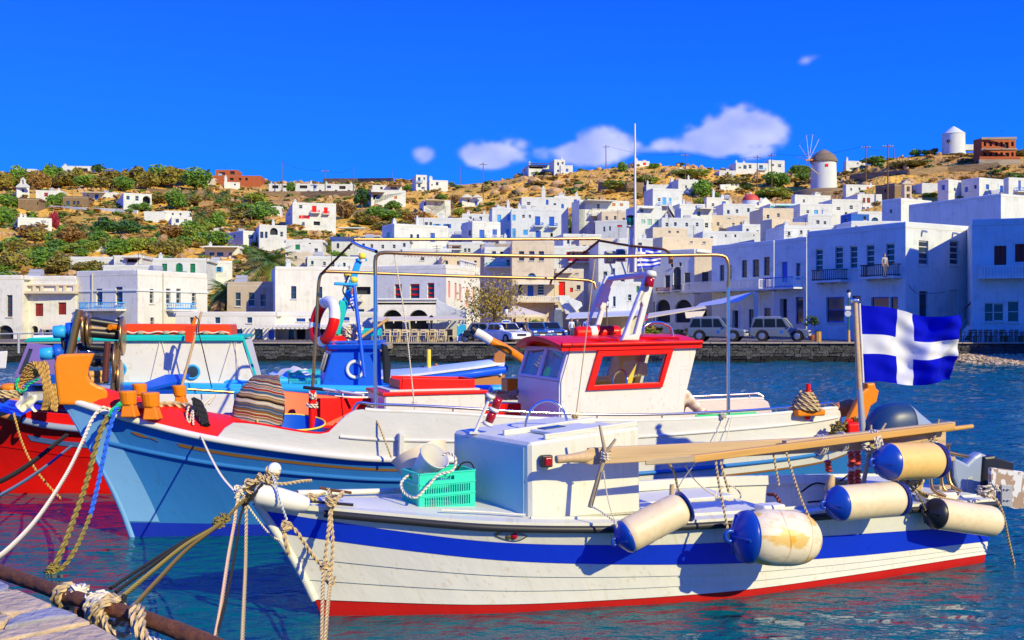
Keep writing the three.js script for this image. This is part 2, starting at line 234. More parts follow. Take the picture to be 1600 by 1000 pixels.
// land: one sheet from the harbour wall over the ridge
{
const g = grid(620,300,(a,b) => {const d = EDGE + 0.5 + (b < 0.1 ? b * 10 * 26 :26 + Math.pow((b - 0.1) / 0.9,1.25) * 620),px = -700 + 3200 * a,x = (px - 800) / F * d;const p = v(x,T(x,-d),-d);p.w = p.z;return p;});
const pos = g.attributes.position,col = new Float32Array(pos.count * 3);
for (let i = 0;i < pos.count;i++) {
const x = pos.getX(i),z = pos.getZ(i),n = fbm(x * 0.07,z * 0.07,13,4),m = fbm(x * 0.4,z * 0.4,17,3),k = fbm(x * 0.03,z * 0.03,19,3),d = -z;
let c = [0.98,0.56,0.07];
const gr = sstep(0.55,0.7,n) * 0.55 * sstep(0.4,0.6,m + 0.1),rk = sstep(0.52,0.68,k) * 0.7;
c = c.map((q,j) => mix(q,[0.36,0.32,0.03][j],gr));c = c.map((q,j) => mix(q,[0.55,0.31,0.09][j],rk));c = c.map(q => q * (0.6 + 0.8 * m));
if (d < 110) {const t = sstep(110,98,d);c = c.map((q,j) => mix(q,[0.25,0.20,0.14][j] * (0.85 + 0.3 * m),t));}
col.set(c,i * 3);
}
g.setAttribute('color',new THREE.BufferAttribute(col,3));
ground('hill',g,mat('dry hillside',[1,1,1],{vertexColors:true,map:again(T_stone,0.25),bumpMap:again(N1,0.25),bumpScale:0.5,roughness:1 }));
}
// harbour wall with its courses of stone, and the strip of shingle beach
{
const r = rng(77),wallG = thing('quay_wall',undefined,undefined,v(0,0,-EDGE),{kind:'structure' });delete wallG.userData.label;
add(wallG,'wall_core',[box(v(0,0.1,-EDGE - 0.4),150,2.3,0.8)],mat('dark wet wall',[0.10,0.10,0.10],{map:T_stone,roughness:0.9 }));
for (let i = 0;i < 46;i++) {const x = -57.5 + i * 2.5;add(wallG,'coping_stone',box(v(x,QUAY + 0.02,-EDGE - 0.1),2.46,0.10,0.9,0,0.03),M.concrete);}
const b = new RoundedBoxGeometry(1,1,1,1,0.12),st = [];
for (let row = 0;row < 6;row++) for (let x = -55;x < 62;) {const w = 0.2 + r() * r() * 0.75;st.push([x + w / 2,0.08 + row * 0.2 + (r() - 0.5) * 0.07,w * 0.96]);x += w;}
const im = new THREE.InstancedMesh(b,mat('harbour wall stones',[0.13,0.135,0.15],{map:T_stone,bumpMap:N1b,bumpScale:0.1,roughness:0.9 }),st.length),mm = new THREE.Matrix4();
st.forEach(([x,y,w],i) => {mm.makeRotationZ((r() - 0.5) * 0.14).scale(v(w,0.15 + r() * 0.10,0.22));mm.setPosition(x,y,0.0 + r() * 0.1);im.setMatrixAt(i,mm);const k = y < 0.3 ? 0.12 :0.55 + r() * 0.6;im.setColorAt(i,new THREE.Color().setRGB(k,k * 0.97,k * 0.9));});
im.name = 'stone_block';im.userData.kind = 'stuff';wallG.add(im);
// landing steps cut into the wall
for (let i = 0;i < 6;i++) add(wallG,'landing_step',box(v(-10.6 + i * 0.42,0.1 + i * 0.2,-EDGE + 0.35),0.44,0.24 + i * 0.02,0.9),M.concrete);
const beach = grid(80,10,(a,b2) => {const x = 28 + a * 40,z = -EDGE + 0.2 + b2 * 5.2 * sstep(0,0.12,a);const p = v(x,0.55 - b2 * 0.85 + (fbm(x,z * 2,5,3) - 0.5) * 0.1,z);p.w = z;return p;});
ground('beach',beach,mat('shingle',[0.50,0.36,0.20],{map:T_stone,bumpMap:again(N1,3),bumpScale:0.08,roughness:1 }));
const peb = new THREE.InstancedMesh(new THREE.IcosahedronGeometry(0.09,0),mat('pebbles',[0.6,0.48,0.32],{roughness:0.9 }),2500);
for (let i = 0;i < 2500;i++) {const x = 30 + r() * 32,k = r(),z = -EDGE + 0.3 + k * 4.2;mm.makeRotationY(r() * 6).scale(v(0.6 + r(),0.6,0.6 + r()));mm.setPosition(x,0.56 - (k * 4.2 + .1) / 5.2 * 0.85,z);peb.setMatrixAt(i,mm);const q = 0.5 + r() * 0.7;peb.setColorAt(i,new THREE.Color().setRGB(q,q * 0.95,q * 0.85));}
peb.name = 'pebbles';tag(peb,'pale pebbles spread along the strip of beach below the harbour wall','pebbles',{kind:'stuff' });scene.add(peb);
}

// ---------- vegetation ----------
const leafMat = mat('leaves',[1,1,1],{vertexColors:true,roughness:0.9,transmission:0.35,thickness:0 });
const barkMat = mat('bark',[0.15,0.09,0.05],{map:T_wood,roughness:1 });
function leafCloud(seed,n,c0,c1,o = {}) {// many small leaves spread through uneven clumps, unit size
const r = rng(seed),pos = [],nor = [],col = [],lobes = [],L = o.leaf || 0.1;
for (let i = 0;i < (o.lobes || 9);i++) {const a = r() * 6.283,q = Math.sqrt(r()) * 0.72;lobes.push([Math.cos(a) * q * 0.5,0.22 + r() * 0.5 * (1 - q * 0.5),Math.sin(a) * q * 0.5,0.16 + r() * 0.17,0.6 + r() * 0.8]);}
for (let i = 0;i < n;i++) {
const l = lobes[Math.floor(r() * lobes.length)],th = r() * 6.283,cz = 2 * r() - 1,s = Math.sqrt(1 - cz * cz),q = l[3] * (0.55 + 0.55 * Math.pow(r(),0.6));
const p = v(l[0] + Math.cos(th) * s * q,Math.max(0.0,l[1] + cz * q * 0.9),l[2] + Math.sin(th) * s * q);
const a = v(r() - 0.5,r() - 0.5,r() - 0.5).normalize(),b = v(r() - 0.5,r() - 0.5,r() - 0.5).cross(a).normalize(),sz = L * (0.6 + 0.8 * r());
const t = clamp(l[4] * 0.5 + (r() - 0.5) * 0.6),c = [0,1,2].map(k => mix(c0[k],c1[k],t));
const A = p.clone().addScaledVector(a,sz),B = p.clone().addScaledVector(b,sz * 0.55),C = p.clone().addScaledVector(a,-sz),D = p.clone().addScaledVector(b,-sz * 0.55);
const nn = a.clone().cross(b);for (const q2 of [A,B,C,A,C,D]) {pos.push(q2.x,q2.y,q2.z);nor.push(nn.x,nn.y,nn.z);col.push(...c);}
}
const g = new THREE.BufferGeometry();g.setAttribute('position',new THREE.Float32BufferAttribute(pos,3));g.setAttribute('normal',new THREE.Float32BufferAttribute(nor,3));g.setAttribute('color',new THREE.Float32BufferAttribute(col,3));return g;
}
const stems = (seed,n,h,sp,r0) => {const r = rng(seed),o = [];for (let i = 0;i < n;i++) {const a = i / n * 6.283 + r(),b = v(Math.cos(a) * sp,h * (0.8 + r() * 0.4),Math.sin(a) * sp);o.push(tube([v(Math.cos(a) * 0.02,-0.08,Math.sin(a) * 0.02),b.clone().multiplyScalar(0.5).add(v(0,0.05,0)),b],r0,5,4));} return o;};
const tones = {g:[[0.05,0.17,0.006],[0.27,0.48,0.015]],d:[[0.012,0.08,0.008],[0.07,0.24,0.015]],o:[[0.15,0.14,0.01],[0.44,0.36,0.03]],y:[[0.16,0.26,0.008],[0.50,0.56,0.03]],b:[[0.22,0.11,0.012],[0.52,0.31,0.05]],m:[[0.35,0.005,0.03],[0.55,0.02,0.06]] };
const protos = {};
function shrub(kind,px,py,w,h,label,o = {}) {// px, py: foot in the photograph; w, h: size there
const tree = h > w * 0.8 && h > 24 || o.tree,key = kind + (tree ? 't' :'s') + ((px | 0) % 3);
const d = o.d || onHill(px,py),pos = PH(px,d,o.d ? EYE - (py - 500) / F * d :T((px - 800) / F * d,-d));
let p = protos[key],t;
const name = tree ? 'tree' :'shrub';
if (!p) {
t = protos[key] = thing(name,label,name,null,o);const seed = Object.keys(protos).length * 31 + 5;
add(t,tree ? 'crown' :'foliage',(() => {const g = leafCloud(seed,tree ? 1500 :1100,...tones[kind],{leaf:0.075,lobes:tree ? 14 :11 });if (tree) g.translate(0,0.12,0);return g;})(),leafMat);
add(t,'trunk',stems(seed,tree ? 3 :4,tree ? 0.55 :0.4,0.14,tree ? 0.028 :0.016),barkMat);
t.position.copy(pos);
} else {t = copyOf(p,label,pos);if (o.group) t.userData.group = o.group;else delete t.userData.group;}
t.scale.set(w / F * d,h / F * d * 1.1,w / F * d * 0.9);t.rotation.y = (px * 7.3) % 6.28;t.userData.category = name;
return t;
}
const ridgeTrees = rng(9);
for (let i = 0;i < 17;i++) {const o = i % 3 === 1 ? 'g' :i % 7 === 3 ? 'b' :'o';shrub(o,4 + i * 18.6 + ridgeTrees() * 6,289 + ridgeTrees() * 12,24 + ridgeTrees() * 26,20 + ridgeTrees() * 14,'bushy olive-toned tree in the band of trees along the ridge',{group:'trees in the band along the ridge',tree:true });}
[['g',12,326,34,24,'dark green bush on the slope beside the white chapel'],['g',90,324,28,24,'green round tree in front of the stone house'],['g',68,325,18,10,'low green bush at the foot of the stone house'],['g',221,331,34,16,'wide flat-topped green tree in front of the arched white house'],['g',5,356,34,28,'green bush beside the white house with the bougainvillea'],
['d',160,366,46,27,'dark green umbrella-shaped pine west of the brown slope'],['d',198,366,42,26,'dark green umbrella-shaped pine behind the pergola posts'],['d',143,376,20,16,'small dark bush under the umbrella pines'],['g',92,386,36,26,'light green bush below the white house with the dark arch'],['g',208,386,38,16,'dark green bush below the umbrella pines'],['o',62,378,34,24,'olive brown shrub on the slope below the white house'],['y',118,396,40,14,'yellow-green prickly pear patch on the lower slope'],['y',150,394,24,12,'small yellow-green prickly pear clump beside the sloping white wall'],
['o',20,424,52,34,'broad olive shrub behind the corner waterfront house'],['g',58,420,50,32,'green shrub in the thicket over the waterfront houses'],['o',96,428,44,30,'brown-green shrub in the thicket over the red-shuttered house'],['o',128,428,44,22,'low olive shrub beside the low white building with red windows'],['g',78,402,48,20,'green shrub spread over the middle of the slope'],['o',150,426,34,20,'small olive shrub in front of the white roofs'],['b',40,396,40,20,'dry brown shrub on the left slope'],['o',262,400,46,30,'brown-green shrub above the green-shuttered house'],['g',285,388,30,20,'green shrub between the umbrella pine and the blue-windowed house'],
['d',246,377,8,18,'thin dark cypress on the middle slope'],['d',262,364,7,16,'thin dark cypress below the white two-storey house'],['g',332,386,54,28,'bright green tree beside the flat-roofed house with blue windows'],['g',275,327,32,26,'green bush east of the arched white house'],['o',252,318,30,16,'dry bush beside the arched white house'],['o',300,322,36,18,'olive bush under the palms'],['g',340,358,36,26,'round green bush beside the tall palm'],['o',378,344,50,22,'olive hedge-like bush on the middle slope'],['o',390,330,30,16,'olive bush east of the palms'],['g',378,402,40,20,'green shrub beside the blue-shuttered cottage'],['b',396,372,30,18,'dry brown shrub above the arched house'],
['d',565,326,26,32,'tall dark green tree beside the house with the brown pergola'],['b',540,340,36,26,'dry brown bush on the slope beside the red-shuttered house'],['g',592,344,50,22,'green bush under the house with the brown pergola'],['g',614,328,28,16,'green bush at the corner of the house with the brown pergola'],['o',610,360,60,18,'olive scrub bush over the white terrace'],['b',580,352,34,16,'dry brown shrub beside the red-shuttered house'],['g',412,345,40,26,'green tree behind the arched white house'],['g',455,300,14,18,'green creeper bush in front of the terrace of white houses'],['g',492,300,12,14,'small green bush at the terrace of white houses'],
['g',524,415,40,24,'bright green tree behind the white waterfront terrace'],['d',568,405,52,22,'dark green hedge bush below the white terrace house'],['g',582,390,22,16,'round green bush beside the white terrace house'],['y',900,366,42,30,'yellow-green tree beside the house with blue balconies'],['g',640,298,20,10,'green bush beside the white house on the slope'],['b',712,318,18,14,'dry shrub beside the double-gabled chapel'],['y',718,340,24,14,'yellow-green bush below the double-gabled chapel'],['g',688,312,24,10,'low green bush over the portico house'],
['g',970,268,20,16,'green bush on the crest of the rocky hill'],['g',1022,264,16,10,'small green bush beside the house on the crest'],['y',968,298,58,16,'long yellow-green prickly pear patch on the rocky hill'],['y',1012,288,44,14,'yellow-green prickly pear patch above the white chapel'],['y',1080,278,66,14,'wide yellow-green prickly pear patch under the crest'],['g',1102,309,38,30,'rounded green tree beside the chapel with an apse'],['o',1145,294,52,24,'brown-green bush in the middle of the upper slope'],['d',1158,296,36,14,'dark green bush behind the stone wall'],['y',1095,324,26,16,'yellow-green prickly pear below the chapel with an apse'],['g',1186,312,26,16,'green bush behind the red dome'],
['g',1212,292,36,26,'round green tree beside the thatched windmill'],['g',1250,264,34,18,'spreading green tree on the crest behind the windmill'],['g',1254,282,28,14,'green bush behind the thatched windmill'],['y',1216,312,60,18,'wide yellow-green prickly pear patch below the windmill'],['g',1430,244,18,12,'green bush on the crest beside the white mill tower'],['g',1446,243,14,10,'small green bush on the crest beside the white mill tower'],['o',1458,242,16,11,'olive bush at the foot of the white mill tower'],['g',1372,256,44,14,'green shrub patch on the crest'],['o',1420,262,50,12,'olive shrub patch on the right slope'],['o',1592,244,30,10,'olive shrub beside the unfinished brick house'],['g',1452,308,24,8,'green bush beside the stone church wall'],['y',1380,312,14,12,'green vine beside the white house with blue windows'],
['m',83,360,18,28,'crimson bougainvillea growing up the white house'],['d',156,268,22,16,'dark tree standing alone above the ridge'],['g',1120,310,20,10,'low green bush beside the chapel wall'],['g',100,372,30,20,'green shrub beside the bougainvillea']
].forEach(a => shrub(...a));

{const r = rng(51),band = [[0,115,392,430,17,'in the thicket over the waterfront'],[110,240,372,402,12,'on the lower western slope'],[235,335,366,402,9,'above the green-shuttered house'],[320,425,318,352,10,'on the slope below the palms'],[560,650,336,366,8,'on the slope over the white terrace'],[0,60,328,372,6,'at the far west of the slope']];
for (const [a,b,c,e,n,w] of band) for (let i = 0;i < n;i++) {const k = 'ggyogb'[Math.floor(r() * 6)],s = 20 + r() * 24;shrub(k,mix(a,b,(i + r()) / n),mix(c,e,r()),s,s * (0.45 + r() * 0.25),`leafy shrub crowded among others ${w}`,{group:`shrubs ${w}` });} }
function palm(px,py,h,label,o = {}) {// h: height in the photograph, foot to top of crown
const d = o.d || onHill(px,py),s = h / F * d,pos = PH(px,d,EYE - (py - 500) / F * d - (o.d ? 0 :0.6)),r = rng(px);
const t = thing('palm_tree',label,'palm tree',pos),hh = o.trunk ?? 0.55,c = v(0,s * hh,0),fr = [];
const tr = tube([v(0,-0.5,0),v(s * 0.02,s * hh * 0.5,0),c],s * 0.035,8,10);tr.translate(pos.x,pos.y,pos.z);add(t,'trunk',tr,barkMat);
for (let i = 0;i < 44;i++) {
const a = i * 2.399,el = 1.2 - 1.9 * (i / 44),L = s * (o.spread || 0.48) * (0.85 + 0.3 * r()),pts = [],dead = el < -0.45;
for (let k = 0;k <= 7;k++) {const q = k / 7,rad = L * (q * Math.cos(el * (1 - 0.3 * q))),y = L * (q * Math.sin(el) - 0.55 * q * q * (0.5 + 0.5 * Math.cos(el)));pts.push(v(Math.cos(a) * rad,y,Math.sin(a) * rad).add(c));}
const pos2 = [],col = [],side = v(-Math.sin(a),0,Math.cos(a)),cc = dead ? [0.34,0.18,0.04] :[0.10 + 0.16 * r(),0.22 + 0.08 * r(),0.012];
for (let k = 0;k < 7;k++) for (const sd of [-1,1]) for (let m = 0;m < 3;m++) {
const q = (k + m / 3) / 7,p0 = pts[k].clone().lerp(pts[k + 1],m / 3),p1 = pts[k].clone().lerp(pts[k + 1],m / 3 + 0.3),wd = L * 0.27 * Math.sin(Math.PI * Math.min(1,q * 0.9 + 0.12)),tip = p0.clone().addScaledVector(side,sd * wd).add(pts[k + 1].clone().sub(pts[k]).multiplyScalar(1.1)).add(v(0,-wd * (0.25 + 0.3 * r()),0));
for (const w of [p0,p1,tip]) {pos2.push(w.x,w.y,w.z);col.push(...cc.map(z => z * (0.75 + 0.5 * r())));}
}
const g = new THREE.BufferGeometry();g.setAttribute('position',new THREE.Float32BufferAttribute(pos2,3));g.setAttribute('color',new THREE.Float32BufferAttribute(col,3));g.computeVertexNormals();g.translate(pos.x,pos.y,pos.z);fr.push(g);
}
if (h > 40) fr.forEach(g => add(t,'frond',g,leafMat));else add(t,'crown',fr,leafMat);
}
palm(127,374,36,'single palm on the slope beside the umbrella pines');palm(38,402,24,'low palm on the lower slope among the shrubs',{trunk:0.3,spread:0.6 });palm(313,357,40,'tall palm beside the blue-windowed cottage',{trunk:0.6 });palm(302,312,24,'left palm of the clump below the ridge chapel');palm(326,313,26,'middle palm of the clump below the ridge chapel');palm(352,314,30,'tallest palm of the clump below the ridge chapel',{trunk:0.5 });
palm(386,338,20,'small palm east of the palm clump');palm(424,448,82,'big full-crowned palm behind the white waterfront house',{d:112,trunk:0.46,spread:0.60 });palm(352,478,60,'wide palm behind the corner house with the blue balconies',{d:100,trunk:0.4,spread:0.62 });palm(511,396,34,'palm beside the white house with a green shutter');palm(398,420,40,'half-hidden palm beside the big full-crowned palm',{d:118 });palm(480,314,13,'small palm on the terrace below the long white house',{trunk:0.35,spread:0.7 });palm(491,314,13,'small low palm east of its twin on the terrace',{trunk:0.35,spread:0.7 });palm(812,276,14,'small palm at the hilltop house',{trunk:0.3,spread:0.7 });
// the thin autumn tree on the waterfront
{
const d = 80,pos = PH(772,d,QUAY),t = thing('waterfront_tree','thin autumn-leaved tree in front of the white café terrace','tree',pos),s = 5.6,g = leafCloud(404,2600,[0.22,0.15,0.02],[0.66,0.50,0.06],{leaf:0.021,lobes:26 });
g.scale(s * 0.85,s * 0.95,s * 0.8);g.translate(pos.x,pos.y + 0.9,pos.z);add(t,'crown',g,leafMat);
const r = rng(3),br = [tube([v(0,0,0),v(0.1,1.2,0),v(-0.05,2.3,0)],0.11,8)];
for (let i = 0;i < 16;i++) {const a = i * 2.4,e = v(Math.cos(a) * (0.7 + r()),2.6 + r() * 2.8,Math.sin(a) * (0.7 + r()));br.push(tube([v(0,1.2 + r(),0),e.clone().multiplyScalar(0.55).add(v(0,0.8,0)),e],0.035,5));}
br.forEach(b => b.translate(pos.x,pos.y,pos.z));add(t,'trunk',br,barkMat);
}
// scrub, dry tufts and rubble that nobody could count
{
const r = rng(12),mm = new THREE.Matrix4(),q = new THREE.Quaternion();
const put = (geo,m,n,f) => {const im = new THREE.InstancedMesh(geo,m,n);let i = 0,guard = 0;while (i < n && guard++ < n * 20) {const d = 100 + r() * 290,px = -200 + r() * 2000,x = (px - 800) / F * d;if (f(i,x,-d,im,px,d)) i++;} im.count = i;scene.add(im);return im;};
const tuft = leafCloud(88,60,[0.5,0.5,0.5],[1,1,1],{leaf:0.22,lobes:6 });
const sc = put(tuft,leafMat,9000,(i,x,z,im,px,d) => {const k = fbm(x * 0.05,z * 0.05,23,3);if (px > 560 && px < 1500 && d < 235 && r() < 0.85) return 0;if (k < 0.42 && r() < 0.75) return 0;const s = 0.5 + r() * r() * 2.2;mm.compose(v(x,T(x,z) - 0.1,z),q.setFromAxisAngle(v(0,1,0),r() * 6),v(s * 1.3,s * 0.8,s * 1.3));im.setMatrixAt(i,mm);const g = r(),gr = px < 560 ? 0.45 :0.3;im.setColorAt(i,new THREE.Color().setRGB(...(g < gr ? [0.16,0.30,0.012] :g < 0.7 ? [0.40,0.28,0.03] :[0.62,0.36,0.05])));return 1;});
sc.name = 'scrub';tag(sc,'low dry scrub and grass tufts scattered all over the brown hillside','scrub',{kind:'stuff' });
const rk = put(new THREE.DodecahedronGeometry(0.5,0),mat('hill rock',[0.62,0.40,0.18],{map:T_stone,roughness:1 }),3600,(i,x,z,im,px,d) => {if (px > 600 && px < 1500 && d < 225) return 0;const k = fbm(x * 0.04,z * 0.04,29,3) + (px > 780 && px < 1250 ? 0.12 :0);if (k < 0.5) return 0;const s = 0.4 + r() * r() * 1.8;mm.compose(v(x,T(x,z) + 0.1,z),q.setFromEuler(new THREE.Euler(r() * 3,r() * 6,r() * 3)),v(s * 1.4,s * 0.8,s));im.setMatrixAt(i,mm);const g = 0.7 + r() * 0.6;im.setColorAt(i,new THREE.Color().setRGB(g,g,g));return 1;});
rk.name = 'rubble';tag(rk,'brown stones and rubble scattered over the hillside','rubble',{kind:'stuff' });
const bg = [0,1,2].map(k => {const g = new THREE.IcosahedronGeometry(1,2),p = g.attributes.position;for (let i = 0;i < p.count;i++) {const a = v(p.getX(i),p.getY(i),p.getZ(i)),f = 0.65 + 0.6 * fbm(a.x * 1.3 + k * 9,a.y * 1.3 + a.z * 1.7,3 + k,3);p.setXYZ(i,a.x * f,a.y * f * 0.7,a.z * f);} g.computeVertexNormals();return clean(g);});
let proto;
[[820,281,16],[836,285,20],[855,279,14],[872,290,22],[890,283,13],[905,295,18],[838,297,16],[868,302,24],[815,300,20],[925,277,12],[940,285,16],[935,265,10],[985,268,12],[1040,267,14],[1098,266,12],[1060,284,13],[880,312,16],[792,297,20],[775,303,15],[760,297,13],[748,292,12],[1002,272,11],[950,275,9],[860,268,10],[1550,300,22],[1480,285,18],[1420,287,20],[1390,292,15],[1350,290,13]].forEach(([px,py,w],i) => {const d = onHill(px,py),s = w / F * d * 0.55,pos = PH(px,d,T((px - 800) / F * d,-d));const m = new THREE.Mesh(bg[i % 3],MATS['hill rock']);m.name = numbered('boulder');m.position.copy(pos);m.scale.setScalar(s);m.rotation.y = i * 1.7;m.castShadow = m.receiveShadow = true;tag(m,'brown weathered boulder bedded in the dry upper hillside','boulder',{group:'boulders on the upper hillside' });scene.add(m);});
}
// ---------- houses ----------
const PAINT = {b:M.blue,l:M.lightBlue,t:M.turq,g:M.green,r:M.red,d:M.darkRed,n:M.brown,o:M.orangeWood,y:M.beigeP,w:M.whiteP,p:M.paleTurq,v:M.purple,k:M.iron };
function face(A,t,L,y0,y1,holes,out,mats) {// one outer wall with real openings; t: direction along it
const nrm = v(-t.z,0,t.x);const turned = nrm.dot(A.clone().addScaledVector(t,L / 2).multiplyScalar(-1).setY(0)) < 0;if (turned) nrm.multiplyScalar(-1);// outwards, to the harbour
const at = (u,y,k = 0) => v(A.x + t.x * u - nrm.x * k,y,A.z + t.z * u - nrm.z * k),s = new THREE.Shape([[0,y0],[L,y0],[L,y1],[0,y1]].map(q => new THREE.Vector2(...q))),extra = [];
for (const h of holes) {
const {u0,u1,v0,v1,arch } = h,R = h.depth,pl = [[u0,v0],[u1,v0]];
if (arch) {const r = (u1 - u0) / 2,c = v1 - Math.min(r,v1 - v0);const ry = v1 - c;for (let i = 0;i <= 10;i++) {const a = Math.PI * i / 10;pl.push([(u0 + u1) / 2 + Math.cos(a) * r,c + Math.sin(a) * ry]);} } else pl.push([u1,v1],[u0,v1]);
s.holes.push(new THREE.Path(pl.map(q => new THREE.Vector2(...q))));
for (let i = 0;i < pl.length;i++) {const a = pl[i],b = pl[(i + 1) % pl.length];extra.push(grid(1,1,(x,y) => {const p = at(mix(a[0],b[0],x),mix(a[1],b[1],x),y * R);p.u = x;p.w = y;return p;}));}
}
const g = new THREE.ShapeGeometry(s),p = g.attributes.position,n = g.attributes.normal,uv = g.attributes.uv;
for (let i = 0;i < p.count;i++) {const u = p.getX(i),y = p.getY(i),q = at(u,y);uv.setXY(i,u + A.x,y);p.setXYZ(i,q.x,q.y,q.z);n.setXYZ(i,nrm.x,0,nrm.z);}
if (turned) {const ix = g.index.array;for (let i = 0;i < ix.length;i += 3) {const q = ix[i];ix[i] = ix[i + 1];ix[i + 1] = q;} }
out.push(g,...extra);return {at,nrm };
}
function openings(root,F0,holes) {// frames, panes, shutters and doors, set back in their openings
for (const h of holes) {
const {u0,u1,v0,v1,kind } = h,at = F0.at,w = u1 - u0,hh = v1 - v0,R = h.depth - 0.02,b = Math.min(kind[0] === 'r' ? 0.2 :0.09,w * (kind[0] === 'r' ? 0.24 :0.12)),c = kind[0];
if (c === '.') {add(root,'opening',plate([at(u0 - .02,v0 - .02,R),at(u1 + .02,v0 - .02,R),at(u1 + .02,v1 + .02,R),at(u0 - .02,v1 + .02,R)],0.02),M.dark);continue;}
const low = c.toLowerCase(),m = PAINT[low] || M.whiteP,closed = c !== low,q = (x,y,k) => at(u0 + x * w,v0 + y * hh,k);
const bar = (x0,y0,x1,y1,k,ww) => beam(q(x0,y0,k),q(x1,y1,k),ww,0.05,0);
if (closed) {
const n = w > 0.7 ? 2 :1,gs = [];
for (let i = 0;i < n;i++) {const a = i / n + 0.012,e = (i + 1) / n - 0.012;gs.push(plate([q(a,0.005,R),q(e,0.005,R),q(e,0.995,R),q(a,0.995,R)],0.04));for (const [y0,y1] of [[0.06,0.46],[0.52,0.94]]) gs.push(plate([q(a + .08 / n,y0,R - 0.035),q(e - .08 / n,y0,R - 0.035),q(e - .08 / n,y1,R - 0.035),q(a + .08 / n,y1,R - 0.035)],0.02));}
add(root,hh > 1.75 ? 'door' :'shutter',gs,m);
} else {
const gs = [bar(0.02,0,0.02,1,R - .04,b),bar(0.98,0,0.98,1,R - .04,b),bar(0.06,0.03,0.94,0.03,R - .04,b),bar(0.06,0.97,0.94,0.97,R - .04,b),bar(0.5,0.06,0.5,0.94,R - .042,b * 0.8)];
const rows = kind.includes('4') ? 4 :kind.includes('3') ? 3 :2;for (let i = 1;i < rows;i++) gs.push(bar(0.06,i / rows,0.94,i / rows,R - .043,b * 0.7));
const f = add(root,hh > 1.95 ? 'glazed_door' :'window',gs,m);
add(f,'pane',plate([q(0,0,R),q(1,0,R),q(1,1,R),q(0,1,R)],0.01),M.glass);
if (kind.includes('s')) for (const sgn of [-1,1]) {const a = sgn < 0 ? u0 - w * 0.48 :u1 + 0.01,e = a + w * 0.46;add(root,'shutter',plate([at(a,v0,-0.04),at(e,v0,-0.04),at(e,v1,-0.04),at(a,v1,-0.04)],0.05),m);}
}
if (h.sill) add(root,'sill',beam(at(u0 - 0.08,v0 - 0.04,-0.03),at(u1 + 0.08,v0 - 0.04,-0.03),0.08,0.14,0.02),M.whiteP);
}
}
